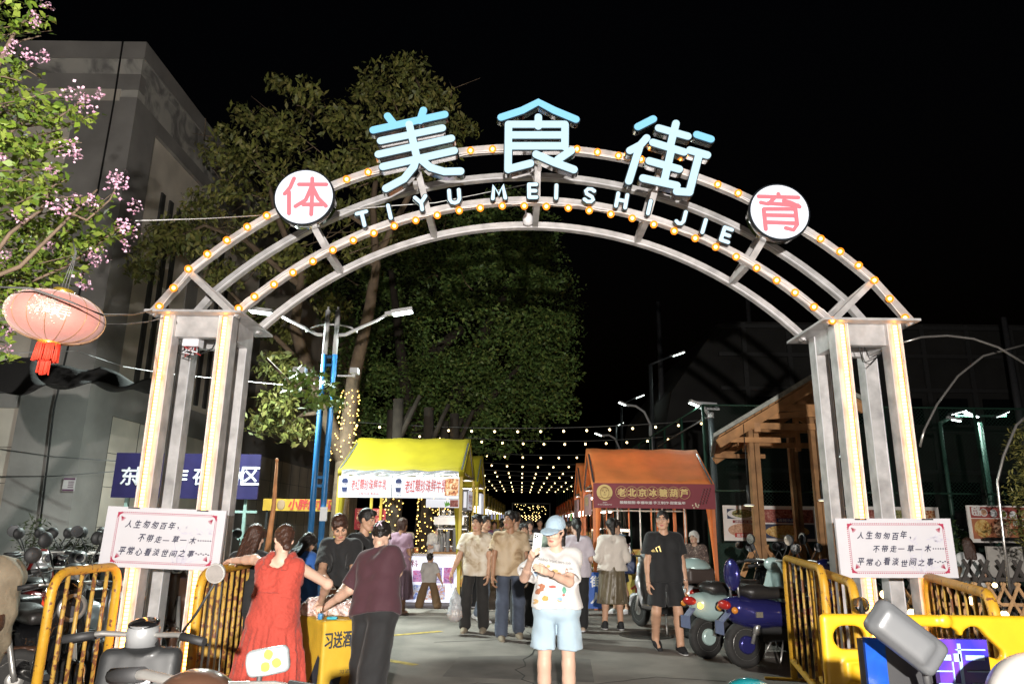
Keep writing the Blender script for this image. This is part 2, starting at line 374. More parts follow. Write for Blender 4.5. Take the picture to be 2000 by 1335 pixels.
b = MB(); wire_mesh(b, np.array([x0f, FY, .12]), XR, x1f - x0f, zf - .12, .085, .004)
part('netting', b, MATS['green_paint'], fence)
b = MB(); b.box(((x0f + x1f) / 2, FY + .06, .62), (x1f - x0f, .02, 1.2)); part('screen_cloth', b, mat('green_cloth', (.012, .03, .022), .9, bump=.3), fence)
# ================================================================ ARCHWAY
def steel_nodes(name, base, metal, rough):
    m = mat(name, base, rough, metal, var=.28, scale=7, bump=.08, bscale=5)
    return m
m_galv = steel_nodes('galvanised_steel', (.42, .41, .41), .3, .45)
m_seam = mat('bright_weld', (.75, .75, .78), .3, .5)
m_chrome = mat('chrome', (.8, .8, .82), .08, 1.0, var=0)
m_bulb = mat('amber_bulb', (1, .6, .2), .4, var=0, es=3.4, ecol=(1, .30, .04))
def glow_glass(name, c, st, k=.45):
    m = bpy.data.materials.new(name); m.use_nodes = True; nt = m.node_tree; N = nt.nodes; L = nt.links; N.remove(N['Principled BSDF']); e = N.new('ShaderNodeEmission'); e.inputs['Color'].default_value = (*c, 1); e.inputs['Strength'].default_value = st
    tr = N.new('ShaderNodeBsdfTransparent'); mx = N.new('ShaderNodeMixShader'); mx.inputs['Fac'].default_value = k; L.new(tr.outputs[0], mx.inputs[1]); L.new(e.outputs[0], mx.inputs[2]); L.new(mx.outputs[0], N['Material Output'].inputs['Surface']); return m
m_glowglass = glow_glass('amber_glass', (1, .27, .02), 2.0, .72); m_core = mat('bulb_core', (1, .7, .3), .4, var=0, es=55, ecol=(1, .45, .10))
m_cap = mat('lamp_socket', (.02, .02, .02), .5, var=0)
def led_mat():
    m = bpy.data.materials.new('amber_led_strip'); m.use_nodes = True; nt = m.node_tree; N = nt.nodes; L = nt.links; b = N['Principled BSDF']
    tc = N.new('ShaderNodeTexCoord'); sp = N.new('ShaderNodeSeparateXYZ'); L.new(tc.outputs['Object'], sp.inputs[0])
    mu = N.new('ShaderNodeMath'); mu.operation = 'MULTIPLY'; mu.inputs[1].default_value = 2 * PI / .032; L.new(sp.outputs['Z'], mu.inputs[0])
    si = N.new('ShaderNodeMath'); si.operation = 'SINE'; L.new(mu.outputs[0], si.inputs[0])
    mr = N.new('ShaderNodeMapRange'); mr.inputs['From Min'].default_value = -1; mr.inputs['To Min'].default_value = 12.0; mr.inputs['To Max'].default_value = 36; L.new(si.outputs[0], mr.inputs['Value'])
    b.inputs['Base Color'].default_value = (.9, .6, .3, 1); b.inputs['Emission Color'].default_value = (1, .40, .07, 1); L.new(mr.outputs['Result'], b.inputs['Emission Strength'])
    return m
m_led = led_mat()
m_stripglow = glow_glass('strip_glow', (1, .28, .025), 1.6, .45)  # orange glow around the LED core, put in as a half-clear emitting shell
AYF, AYR = 6.42, 7.02
arch = thing('entrance_arch', 'steel entrance arch with glowing characters, amber bulbs and two open lattice towers', 'archway', (.18, 6.7, 0))
PW = .135
towers = {'l': ((-3.25, -2.70), (-3.31 + .03, -2.73)), 'r': ((3.10, 3.60), (3.12, 3.60))}
ZP = 3.46
def post(x, y, led):
    b = MB(); h = ZP
    b.box((x, y, h / 2), (PW, PW, h)); p = part('post', b, m_galv, arch)
    e = MB()
    for sx in (-1, 1): e.box((x + sx * (PW / 2 - .004), y - PW / 2 - .002, h / 2), (.007, .006, h - .01))
    part('seam', e, m_seam, p)
    if led:
        e = MB(); zz = [.05, 1.0, 1.98, 2.95, h - .02]
        for a, c in zip(zz[:-1], zz[1:]): e.box((x, y - PW / 2 - .016, (a + c) / 2), (.026, .020, c - a - .012))
        part('led_strip', e, m_led, p); e = MB(); e.box((x, y - PW / 2 - .016, h / 2), (.046, .026, h - .02)); part('strip_glow', e, m_stripglow, p)
        e = MB(); e.box((x, y - PW / 2 - .0025, h / 2), (.042, .004, h - .02)); part('led_tray', e, mat('white_tray', (.7, .68, .66), .5, var=0), p)
for k, (fx, rx) in towers.items():
    for x in fx: post(x, AYF + PW / 2, True)
    for x in rx: post(x, AYR - PW / 2 + .03, False)
    x0, x1 = fx[0], fx[1]; b = MB()
    y0, y1 = AYF + PW / 2, AYR - PW / 2 + .03
    for z, hh in ((ZP - .10, .2), (.25, .1)):
        for y in (y0 + .02, y1): b = MB(); b.box(((x0 + x1) / 2, y, z), (x1 - x0 - PW, .08, hh)); part('tie_beam', b, m_galv, arch)
        for x in (x0, x1): b = MB(); b.box((x, (y0 + y1) / 2, z), (.08, y1 - y0 - PW, hh)); part('tie_beam', b, m_galv, arch)
    pl = MB(); pl.box(((x0 + x1) / 2, 6.77, ZP + .012), (.90, .92, .022)); part('top_plate', pl, m_galv, arch)
    b = MB(); b.box(((x0 + x1) / 2 , 6.77, .012), (.85, .85, .02)); part('base_plate', b, m_galv, arch)
# junction box and wiring under the left plate, wires on the right
jb = at(378, 665, 6.62); b = MB(); b.box(jb, (.15, .12, .13)); o = part('junction_box', b, mat('white_plastic', (.75, .76, .8), .4), arch)
b = MB()
for k in range(9):
    q = jb + np.array([0, -.02, -.07]); s_ = RNG.normal(0, .03, 3)
    b.tube([q + np.array([-.07 + .02 * k * .5, 0, 0]), q + np.array([-.03, -.03, -.07]) + s_, q + np.array([.04, -.03, -.06]) + s_[::-1], q + np.array([.07 - .01 * k, 0, 0])], .006, 5, mi=k % 3)
part('wire', b, [m_cap, mat('red_wire', (.4, .03, .03), .5), MATS['white_plastic']], arch)
b = MB(); b.tube([at(341, 618, 6.45), at(352, 650, 6.5), at(358, 672, 6.6), at(366, 690, 6.6)], .007, 6); b.tube([at(437, 618, 6.45), at(430, 650, 6.5), at(415, 680, 6.6), at(390, 692, 6.6)], .007, 6)
b.tube([at(1672, 655, 6.5), at(1690, 680, 6.6), at(1698, 700, 6.6), at(1720, 690, 6.6), at(1745, 655, 6.5)], .006, 6); b.tube([at(1672, 655, 6.5), at(1685, 706, 6.6), at(1700, 712, 6.6), at(1722, 688, 6.6)], .005, 6)
part('wire', b, m_cap, arch)
# four arcs
def circ(p, q, r):
    (x1, y1), (x2, y2), (x3, y3) = p, q, r
    d = 2 * (x1 * (y2 - y3) + x2 * (y3 - y1) + x3 * (y1 - y2))
    ux = ((x1 * x1 + y1 * y1) * (y2 - y3) + (x2 * x2 + y2 * y2) * (y3 - y1) + (x3 * x3 + y3 * y3) * (y1 - y2)) / d
    uy = ((x1 * x1 + y1 * y1) * (x3 - x2) + (x2 * x2 + y2 * y2) * (x1 - x3) + (x3 * x3 + y3 * y3) * (x2 - x1)) / d
    return np.array([ux, uy]), math.hypot(x1 - ux, y1 - uy)
oc, orad = circ((-3.09, 3.89), (.19, 5.245), (3.45, 3.88))
ic, irad = circ((-2.62, ZP), (.19, 4.67), (3.0, ZP))
def arcpts(c, r, xa, xb, y, n=40):
    a0 = math.acos((xa - c[0]) / r); a1 = math.acos((xb - c[0]) / r)
    return [np.array([c[0] + r * math.cos(a0 + (a1 - a0) * k / n), y, c[1] + r * math.sin(a0 + (a1 - a0) * k / n)]) for k in range(n + 1)]
AW = .07
outer = {}
for y in (AYF, AYR):
    P = [np.array([-3.40, y, ZP])] + arcpts(oc, orad, -3.09, 3.45, y) + [np.array([3.77, y, ZP])]; outer[y] = P
    b = MB(); b.sweep(P, AW, AW, (0, 1, 0)); o = part('outer_arc', b, m_galv, arch)
    b = MB(); b.sweep([p + np.array([0, -AW / 2 - .001, -.024]) for p in P[1:-1]], .004, .008, (0, 1, 0)); part('seam', b, m_seam, o)
    P = arcpts(ic, irad, -2.62, 3.0, y); b = MB(); b.sweep(P, AW, AW, (0, 1, 0)); o = part('inner_arc', b, m_galv, arch)
    b = MB(); b.sweep([p + np.array([0, -AW / 2 - .001, -.024]) for p in P], .004, .008, (0, 1, 0)); part('seam', b, m_seam, o)
def on(c, r, ang, y): return np.array([c[0] + r * math.cos(ang), y, c[1] + r * math.sin(ang)])
def ang_of(px, py, Y):
    p = at(px, py, Y); return math.atan2(p[2] - ic[1], p[0] - ic[0])
for px, py in ((640, 492), (838, 420), (1049, 400), (1262, 432), (1462, 515)):
    a = ang_of(px, py, AYF); b = MB()
    def cross_o(a_, y):                            # same direction on the outer circle
        d = np.array([math.cos(a_), math.sin(a_)]); e = ic - oc; bb = e @ d; s = -bb + math.sqrt(bb * bb - e @ e + orad * orad)
        return np.array([ic[0] + d[0] * s, y, ic[1] + d[1] * s])
    for y in (AYF, AYR): b.bar(on(ic, irad + .03, a, y), cross_o(a, y) * np.array([1, 1, 1]) - np.array([math.cos(a), 0, math.sin(a)]) * .03, .06, .06, up=(0, 1, 0))
    b.bar(on(ic, irad, a, AYF + .035), on(ic, irad, a, AYR - .035), .06, .06); q = cross_o(a, 0)
    b.bar((q[0], AYF + .035, q[2]), (q[0], AYR - .035, q[2]), .06, .06)
    part('strut', b, m_galv, arch)
for kx, px in ((-3.07, -2.66), (3.43, 3.04)):
    for y in (AYF, AYR):
        b = MB(); b.bar((kx, y, 3.86), (px, y, ZP + .03), .055, .055, up=(0, 1, 0)); part('strut', b, m_galv, arch)
    b = MB(); b.bar((kx, AYF, 3.86), ((px + kx) / 2 + (.2 if kx > 0 else -.2) * -1, AYR, ZP + .03), .05, .05); part('strut', b, m_galv, arch)
# bulbs
OB = [(311, 598), (339, 562), (368, 525), (405, 496), (443, 469), (483, 443), (521, 421), (677, 350), (719, 336), (919, 294), (962, 291), (1127, 291), (1167, 297), (1208, 304), (1252, 311), (1325, 331), (1402, 360), (1442, 377), (1603, 466), (1641, 491), (1677, 518), (1708, 547), (1738, 583), (1768, 620)]
IB = [(466, 602), (497, 579), (535, 555), (572, 532), (611, 510), (650, 488), (690, 469), (730, 455), (770, 441), (812, 430), (854, 420), (897, 411), (938, 406), (981, 402), (1024, 402), (1067, 403), (1110, 406), (1151, 411), (1193, 418), (1235, 426), (1277, 438), (1317, 451), (1358, 465), (1398, 482), (1438, 501), (1478, 523), (1517, 547), (1553, 571), (1590, 599), (1626, 626)]
for (x, y), up in [(p, 1) for p in OB] + [(p, 0) for p in IB]:
    c = at(x, y, AYF - .075); b = MB(); b.ball(c, .037, 14); o = part('bulb', b, m_glowglass, arch); b = MB(); b.ball(c, .0165, 10); part('core', b, m_core, o)
    b = MB(); b.lathe([(.014, 0), (.016, .03), (.011, .05)], c + np.array([0, .02, 0]), (0, 1, 0), 10); part('socket', b, m_cap, o)
b = MB(); P = [at(x, y - 5, AYF - .045) for x, y in IB]; Q = []
for i in range(len(P) - 1):
    Q += [P[i], (P[i] + P[i + 1]) / 2 + np.array([0, -.005, .012 * (-1) ** i])]
b.tube(Q + [P[-1]], .005, 5); b.tube([at(x, y + 6, AYF - .045) for x, y in OB], .005, 5); part('wire', b, mat('white_wire', (.6, .6, .6), .5), arch)
# flood lamp under the crown
c = at(1031, 428, 6.9); b = MB(); b.lathe([(.02, -.07), (.05, -.05), (.055, .02), (.03, .06), (0.001, .065)], c, (0, -.4, 1), 14); o = part('camera_dome', b, mat('camera_plastic', (.6, .6, .62), .35), arch)
b = MB(); b.tube([c + np.array([-.02, .03, .07]), at(1026, 408, 6.95), at(1031, 400, 6.98)], .008, 6); part('bracket', b, MATS['white_plastic'], o)
# ---- glowing characters: strokes traced at their own size on a plane a little before the arch
m_cyan = mat('cyan_face', (.05, .10, .12), .5, var=0, es=.95, ecol=(.27, .70, 1.0))
m_cyanw = mat('cyan_white_face', (.08, .10, .11), .5, var=0, es=.98, ecol=(.60, .87, 1.0))
m_rim = mat('black_rim', (.01, .012, .015), .3, var=0)
m_ret = mat('chrome_return', (.55, .55, .56), .12, 1.0, var=0)
LY = 6.20
def zp(p, sx=2.5, ox=650, oy=150):
    q = at(ox + p[0] / sx, oy + p[1] / sx, LY); return (q[0], q[2])
CHARS = {
 'mei': ([[(270, 200), (298, 236)], [(444, 172), (428, 222)], [(200, 268), (548, 192)]],
         [[(236, 320), (536, 258)], [(225, 386), (580, 308)], [(230, 388), (592, 370)] if False else [(247, 446), (594, 368)], [(375, 240), (412, 400)],
          [(412, 396), (398, 445), (350, 505), (262, 552)], [(425, 405), (478, 450), (545, 470), (625, 468)]]),
 'shi': ([[(822, 206), (925, 172), (1003, 132), (1080, 172), (1186, 216)]],
         [[(1003, 205), (1003, 250)], [(858, 240), (1132, 240)], [(858, 242), (856, 460)], [(1133, 242), (1132, 350)], [(870, 292), (1125, 292)], [(872, 345), (1125, 345)],
          [(856, 458), (964, 430)], [(992, 386), (1080, 425), (1176, 460)], [(1163, 368), (1098, 412)]]),
 'jie': ([[(1487, 252), (1562, 214)], [(1774, 290), (1842, 312)]],
         [[(1448, 368), (1500, 340), (1530, 306)], [(1497, 345), (1443, 516)], [(1588, 258), (1730, 298)], [(1672, 236), (1642, 355)], [(1560, 328), (1712, 375)],
          [(1542, 418), (1688, 458)], [(1640, 360), (1600, 520)] if False else [(1648, 372), (1614, 520)], [(1512, 502), (1676, 538)], [(1740, 366), (1824, 390)], [(1786, 382), (1738, 566)], [(1738, 570), (1676, 566)]])}
for nm, (top, low) in CHARS.items():
    S_all = [[zp(p) for p in s] for s in top + low]
    ch = MB(); strokes_mesh(ch, S_all, (0, LY, 0), XR, ZU, .044, -.062, 0)
    base = part('channel_character', ch, m_ret, arch)
    ch = MB(); strokes_mesh(ch, S_all, (0, LY, 0), XR, ZU, .0445, .012, .016); part('black_rim', ch, m_rim, base)
    ch = MB(); strokes_mesh(ch, [[zp(p) for p in s] for s in top], (0, LY, 0), XR, ZU, .036, .026, .034); part('glowing_face', ch, m_cyan, base)
    ch = MB(); strokes_mesh(ch, [[zp(p) for p in s] for s in low], (0, LY, 0), XR, ZU, .036, .026, .034); part('glowing_face', ch, m_cyanw, base)
    xs = [p[0] for s in S_all for p in s]; zs = [p[1] for s in S_all for p in s]; xm = sum(xs) / len(xs)
    b = MB(); b.bar((xm, LY + .08, min(zs) + .12), (xm, AYF - .03, min(zs) + .12), .04, .04); b.bar((xm, LY + .08, max(zs) - .3), (xm, AYF - .03, max(zs) - .3), .04, .04); part('bracket', b, m_galv, base)
# pinyin letters
LET = {'T': [[(-.35, .5), (.35, .5)], [(0, .5), (0, -.5)]], 'I': [[(0, .5), (0, -.5)]], 'Y': [[(-.38, .5), (0, .02)], [(.38, .5), (0, .02), (0, -.5)]],
       'U': [[(-.35, .5), (-.35, -.2), (-.22, -.43), (0, -.5), (.22, -.43), (.35, -.2), (.35, .5)]], 'M': [[(-.45, -.5), (-.32, .5), (0, -.2), (.32, .5), (.45, -.5)]],
       'E': [[(-.25, .5), (-.25, -.5)], [(-.25, .5), (.28, .5)], [(-.25, 0), (.22, 0)], [(-.25, -.5), (.28, -.5)]],
       'S': [[(.3, .38), (.1, .5), (-.15, .48), (-.3, .3), (-.22, .1), (.2, -.1), (.3, -.3), (.15, -.48), (-.1, -.5), (-.32, -.36)]],
       'H': [[(-.33, .5), (-.33, -.5)], [(.33, .5), (.33, -.5)], [(-.33, 0), (.33, 0)]], 'J': [[(.2, .5), (.2, -.25), (.08, -.46), (-.12, -.5), (-.28, -.38)]]}
m_letter = mat('white_letter_face', (.12, .15, .17), .5, var=0, es=1.0, ecol=(.62, .88, 1.0))
for ch, zx, zy, rot in (('T', 148, 695, -16), ('I', 277, 660, -15), ('Y', 432, 618, -11), ('U', 594, 586, -6), ('M', 810, 563, -4), ('E', 975, 558, -1), ('I', 1091, 562, 2), ('S', 1253, 580, 7), ('H', 1410, 605, 11), ('I', 1545, 638, 14), ('J', 1702, 688, 16), ('I', 1812, 730, 18), ('E', 1920, 772, 20)):
    c = at(650 + zx / 2.5, 150 + zy / 2.5, 6.30); a = -math.radians(rot); x = np.array([math.cos(a), 0, math.sin(a)]); y = np.array([-math.sin(a), 0, math.cos(a)])
    sz = .135; SS = [[(p[0] * sz, p[1] * sz) for p in s] for s in LET[ch]]
    b = MB(); strokes_mesh(b, SS, c, x, y, .028, -.045, 0, step=.0004); o = part('pinyin_letter', b, m_rim, arch)
    b = MB(); strokes_mesh(b, SS, c, x, y, .0185, .006, .009, step=.0004); part('glowing_face', b, m_letter, o)
    b = MB(); b.bar(c + np.array([0, .045, -.02]), c + np.array([0, .10, -.02]), .02, .02); part('bracket', b, m_galv, o)
# two round light boxes with a red character each
m_disc = mat('disc_face', (.3, .3, .32), .5, var=0, es=.85, ecol=(.82, .90, 1.0)); m_redch = mat('red_character', (.8, .1, .12), .5, var=0, es=.55, ecol=(.98, .16, .20))
DISC = {'ti': ((595, 385), 62, 3.0, [[(548, 1), (555, 0)]]), 'yu': ((1521, 414), 59, 2.857, [])}
TI = [[(1640, 995), (1618, 1045), (1588, 1080)], [(1612, 1070), (1612, 1190)], [(1668, 1028), (1820, 1028)], [(1742, 995), (1742, 1070), (1736, 1195)], [(1736, 1045), (1705, 1115), (1648, 1150)], [(1745, 1045), (1775, 1105), (1818, 1148)], [(1692, 1140), (1795, 1140)]]
YU = [[(630, 224), (635, 240)], [(520, 238), (742, 244)], [(605, 250), (572, 280), (533, 272)], [(573, 276), (740, 288)], [(660, 262), (700, 272), (748, 296)], [(548, 310), (560, 420)], [(552, 308), (725, 308)], [(725, 308), (735, 395), (715, 425), (672, 414)], [(562, 342), (724, 346)], [(565, 382), (728, 388)]]
for key, px, rad, S, (ox, oy, sx) in (('ti', (594, 385), .285, TI, (0, 0, 2.857)), ('yu', (1522, 414), .285, YU, (1300, 300, 2.857))):
    c = at(px[0], px[1], 6.24); b = MB(); b.lathe([(rad, 0), (rad, .12)], c, (0, 1, 0), 48, smooth=True); o = part('light_box', b, m_ret, arch)
    b = MB(); b.lathe([(rad + .008, -.004), (rad + .008, .02), (rad - .012, .02)], c, (0, 1, 0), 48); part('black_rim', b, m_rim, o)
    b = MB(); b.lathe([(rad - .01, -.012), (rad - .01, -.002)], c, (0, 1, 0), 48, smooth=False); part('lit_face', b, m_disc, o)
    SS = [[tuple(at(ox + p[0] / sx, oy + p[1] / sx, 6.22)[[0, 2]]) for p in s] for s in S]
    b = MB(); strokes_mesh(b, SS, (0, 6.226, 0), XR, ZU, .0195, 0, .004, step=.0003); part('red_character', b, m_redch, o)
    b = MB(); b.box(c + np.array([0, .16, 0]), (.06, .09, .3)); part('bracket', b, m_galv, o)
# ---- poem boards
m_paper = mat('board_white', (.50, .49, .52), .5, var=.02)
m_ink = mat('brush_ink', (.02, .02, .05), .6, var=0); m_crim = mat('crimson_print', (.33, .02, .06), .6, var=0); m_bam = mat('grey_ink', (.45, .43, .52), .6, var=0)
def poem(c, W, Hh, roll, label, ref):
    a = math.radians(roll); x = np.array([math.cos(a), 0, math.sin(a)]); y = np.array([-math.sin(a), 0, math.cos(a)])
    t = thing('poem_board', label, 'sign board', c, 'framed poem boards on the arch towers')
    f = np.array([0, -1., 0]); b = MB(); b.box(c, (W, .03, Hh), (x, -f, y)); bo = part('board', b, m_paper, t)
    b = MB(); o = c + f * .0185
    def L(u, v): return o + x * (u - .5) * W + y * (v - .5) * Hh
    l, r_, bt, tp = .095, .93, .08, .91
    for (u0, v0), (u1, v1) in (((l, bt), (r_, bt)), ((l, tp), (r_, tp)), ((l, bt), (l, tp)), ((r_, bt), (r_, tp))):
        d0, d1 = L(u0, v0), L(u1, v1); n = int(np.linalg.norm(d1 - d0) / .016); ax = nrm(d1 - d0)
        for k in range(2, n - 1): b.box(d0 + (d1 - d0) * k / n, (.006, .003, .010) if abs(ax[0]) > .5 else (.010, .003, .006), (x, -f, y))
        b.box((d0 + d1) / 2 + nrm(c - (d0 + d1) / 2) * .012, (np.linalg.norm(d1 - d0), .002, .0025), (ax, -f, np.cross(ax, -f)))
    for u, v, su, sv in ((l, bt, 1, 1), (r_, bt, -1, 1), (l, tp, 1, -1), (r_, tp, -1, -1)):
        p = L(u, v); b.add([p, p + x * su * .05, p + x * su * .02 + y * sv * .022, p + y * sv * .05], [(0, 1, 2, 3) if su * sv > 0 else (3, 2, 1, 0)])
        for k in range(5):
            an = math.radians(20 + k * 14); q = p + x * su * .035 + y * sv * .035; e = q + (x * su * math.cos(an) + y * sv * math.sin(an)) * .04
            b.bar(q, e, .004, .002, up=(0, 1, 0))
    part('border', b, m_crim, t)
    b = MB(); hs = .062
    def line(s, u, v, step, w):
        for k, chh in enumerate(s):
            if chh == ' ': continue
            p = L(u, v) + x * step * k + y * RNG.normal(0, .003)
            if chh == '、': text(b, ',', p + x * .01, x, y, h=.022); continue
            if chh == '一': text(b, chh, p + y * .022, x, y, w=.052, mi=0, offset=.03, shear=.25); continue
            text(b, chh, p, x, y, w=.053, h=hs * RNG.uniform(.85, 1.05), offset=.022, shear=.28)
    line('人生匆匆百年、', .17, .655, .074, 0); line('不带走一草一木', .29, .43, .074, 0); line('平常心看淡世间之事', .145, .205, .074, 0)
    for k in range(6):
        b.ball(L(.29, .43) + x * (.525 + k * .021) + y * .028 , .006, 6, sc3=(1, .2, 1)); b.ball(L(.145, .205) + x * (.672 + k * .021) + y * (.03 + .004 * (-1) ** k), .006, 6, sc3=(1.5, .2, .8))
    part('brush_lettering', b, m_ink, t)
    b = MB()
    for (u0, v0, u1, v1) in ((.66, .08, .60, .45), (.68, .08, .72, .5), (.67, .08, .80, .3), (.7, .1, .86, .2)):
        b.bar(L(u0, v0), L(u1, v1), .003, .002, up=(0, 1, 0))
    for _ in range(46):
        u, v = random.choice(((.66, .62), (.82, .66), (.66, .12), (.72, .15), (.62, .3), (.88, .62))); u += RNG.normal(0, .035); v += RNG.normal(0, .05); an = random.uniform(.1, PI - .1) if v < .3 else random.uniform(-.8, 1.2)
        p = L(u, max(.1, min(.85, v))); d = x * math.cos(an) + y * math.sin(an); n = x * -math.sin(an) + y * math.cos(an)
        ln = random.uniform(.03, .06); b.add([p, p + d * ln * .4 - n * .004, p + d * ln, p + d * ln * .4 + n * .004], [(0, 1, 2, 3)])
    part('bamboo_drawing', b, m_bam, t)
    b = MB(); 
    for u in (.22, .8): b.box(L(u, .985) + np.array([0, .01, 0]), (.10, .02, .012), (x, -f, y))
    part('clip', b, m_cap, t)
pc = (at(200, 1105, 6.31) + at(448, 1000, 6.31)) / 2
poem((at(221, 990, 6.33) + at(420, 1112, 6.33)) / 2, 1.03, .50, -1.6, 'white poem board with crimson border tied to the left tower', 0)
poem((at(1634, 1017, 6.33) + at(1866, 1122, 6.33)) / 2, 1.0, .49, 0.6, 'white poem board with crimson border tied to the right tower', 0)
# ================================================================ MARKET STALLS
SD = nrm(np.array([.03, 1, 0]))                     # the street runs this way
m_yel = mat('yellow_canvas', (.36, .29, .006), .75, var=.10, scale=2.5, bump=.35, bscale=5)
m_ora = mat('orange_canvas', (.86, .29, .085), .75, var=.10, scale=2.5, bump=.35, bscale=5)
m_ypost = mat('yellow_post', (.48, .34, .03), .5, var=.1); m_opost = mat('orange_post', (.55, .15, .04), .5, var=.1)
m_tube = mat('white_tube', (1, 1, 1), .4, var=0, es=26, ecol=(1, .86, .66))
m_white = mat('white_panel', (.78, .78, .80), .5, var=.03)
m_litsign = mat('lit_sign_white', (.55, .56, .60), .5, var=0, es=.40, ecol=(.84, .87, 1))
m_redink = mat('red_print', (.42, .03, .03), .6, var=.1); m_navy = mat('navy_print', (.015, .025, .10), .6, var=.1)
m_steel = mat('stainless', (.55, .55, .56), .25, .9, var=.1)
FOOD = {'skewers': mat_patches('food_skewers', [(.05, .02, .01), (.5, .12, .04), (.75, .5, .25), (.8, .7, .6)], 16),
        'greens': mat_patches('food_greens', [(.05, .07, .02), (.16, .2, .05), (.35, .3, .12), (.6, .55, .4)], 26),
        'noodle': mat_patches('food_noodle', [(.10, .03, .02), (.42, .16, .07), (.55, .33, .16), (.12, .16, .05)], 20),
        'meat': mat_patches('food_meat', [(.08, .02, .02), (.25, .05, .04), (.4, .13, .10), (.5, .3, .25)], 13),
        'fries': mat_patches('food_fries', [(.35, .1, .04), (.55, .3, .08), (.65, .45, .15), (.7, .5, .25)], 18),
        'peanut': mat_patches('food_peanut', [(.3, .12, .07), (.5, .27, .17), (.62, .38, .25), (.66, .45, .33)], 22)}
def translucent(m, k):
    nt = m.node_tree; N = nt.nodes; L = nt.links; b = N['Principled BSDF']; tr = N.new('ShaderNodeBsdfTranslucent'); mx = N.new('ShaderNodeMixShader'); mx.inputs['Fac'].default_value = k
    L.new(b.inputs['Base Color'].links[0].from_socket, tr.inputs['Color']); L.new(b.outputs[0], mx.inputs[1]); L.new(tr.outputs[0], mx.inputs[2]); L.new(mx.outputs[0], N['Material Output'].inputs['Surface'])
translucent(m_yel, .35); translucent(m_ora, .35)
def canopy(b, P, x0, x1, ye, yr, yb, ze, zr, over=.06):
    """double-pitched cloth: front eave, ridge, back eave along x; P maps local (x,y,z) to the world"""
    def fn(u, v):
        x = x0 + (x1 - x0) * u
        if v < .5: k = v * 2; y = ye + (yr - ye) * k; z = ze + (zr - ze) * k
        else: k = (v - .5) * 2; y = yr + (yb - yr) * k; z = zr + (ze - zr) * k
        sag = math.sin(PI * min(1, k if v < .5 else 1 - k)) * .035 * (1 - .5 * math.cos(u * PI * 4)); z -= sag + .012 * math.sin(u * 19 + v * 7)
        return P(x, y, z)
    b.grid(fn, 20, 14)
def stall(kind, base, W, D, ze, zr, label, cat='stall', first=False):
    """open stall: ridge across the street's direction, gable towards the street"""
    yel = kind == 'y'; mc, mp = (m_yel, m_ypost) if yel else (m_ora, m_opost)
    ax = np.array([SD[1], -SD[0], 0])
    base = np.asarray(base, float)
    def P(x, y, z): return base + ax * x + SD * y + ZU * z
    t = thing('market_stall', label, cat, P(0, 0, 0), 'yellow canopy stalls along the left side' if yel else 'orange canopy stalls along the right side')
    s = -1 if yel else 1                             # body lies away from the street side (x=0)
    x0, x1 = (-W, 0) if yel else (0, W)
    b = MB(); canopy(b, P, x0 - .03, x1 + .03, -.03, D / 2, D + .03, ze, zr); o = part('canopy', b, mc, t)
    o.modifiers.new('thick', 'SOLIDIFY').thickness = .012
    b = MB()                                          # front and back valance, gable trims
    for y in (-.035, D + .035): b.grid(lambda u, v: P(x0 - .03 + (W + .06) * u, y + .01 * math.sin(u * 31), ze + .01 - .13 * v), 24, 2)
    for x in (x0 - .035, x1 + .035):
        for (ya, za), (yb, zb) in (((-.03, ze), (D / 2, zr)), ((D + .03, ze), (D / 2, zr))):
            b.grid(lambda u, v: P(x, ya + (yb - ya) * u, za + (zb - za) * u - .16 * v * (1 - .2 * u)), 8, 2)
    o = part('valance', b, mc, t); o.modifiers.new('thick', 'SOLIDIFY').thickness = .008
    for x in (x0, x1):
        for y in (0, D):
            b = MB(); b.box(P(x, y, ze / 2), (.06, .06, ze), (ax, SD, ZU)); part('post', b, mp, t)
            if first and y == 0:
                b = MB()
                b.grid(lambda u, v: P(x + s * .0 + (.02 + .16 * u * (1 - v) ** 1.5) * (1 if x == x0 else -1), -.02, ze - .1 - v * (ze - .3)), 2, 10); o = part('tied_curtain', b, mc, t); o.modifiers.new('thick', 'SOLIDIFY').thickness = .01
    b = MB()
    for x in (x0, x1): b.bar(P(x, 0, ze - .02), P(x, D, ze - .02), .035, .035); b.bar(P(x, 0, ze), P(x, D / 2, zr - .03), .035, .035); b.bar(P(x, D, ze), P(x, D / 2, zr - .03), .035, .035)
    for y in (0, D): b.bar(P(x0, y, ze - .03), P(x1, y, ze - .03), .035, .035)
    b.bar(P(x0, D / 2, zr - .04), P(x1, D / 2, zr - .04), .035, .035); part('roof_frame', b, m_steel, t)
    b = MB(); b.bar(P(x0 + .25, D * .5, ze - .12), P(x1 - .25, D * .5, ze - .12), .05, .05); part('tube_lamp', b, m_tube, t)
    return t, P, x0, x1, ax
YB = np.array([-.94, 13.85, 0]); 
t, P, x0, x1, ax = stall('y', YB, 2.36, 2.9, 2.56, 3.33, 'nearest yellow stall with white milk signs and a glowing photo counter', first=True)
FRN = -SD
def board(t, P, ax, xa, xb, y, za, zb, m, name='sign_board', th=.05, parent=None):
    b = MB(); c = (P(xa, y, za) + P(xb, y, zb)) / 2; b.box(c, (abs(xb - xa), th, zb - za), (ax, SD, ZU)); return part(name, b, m, t if parent is None else parent)
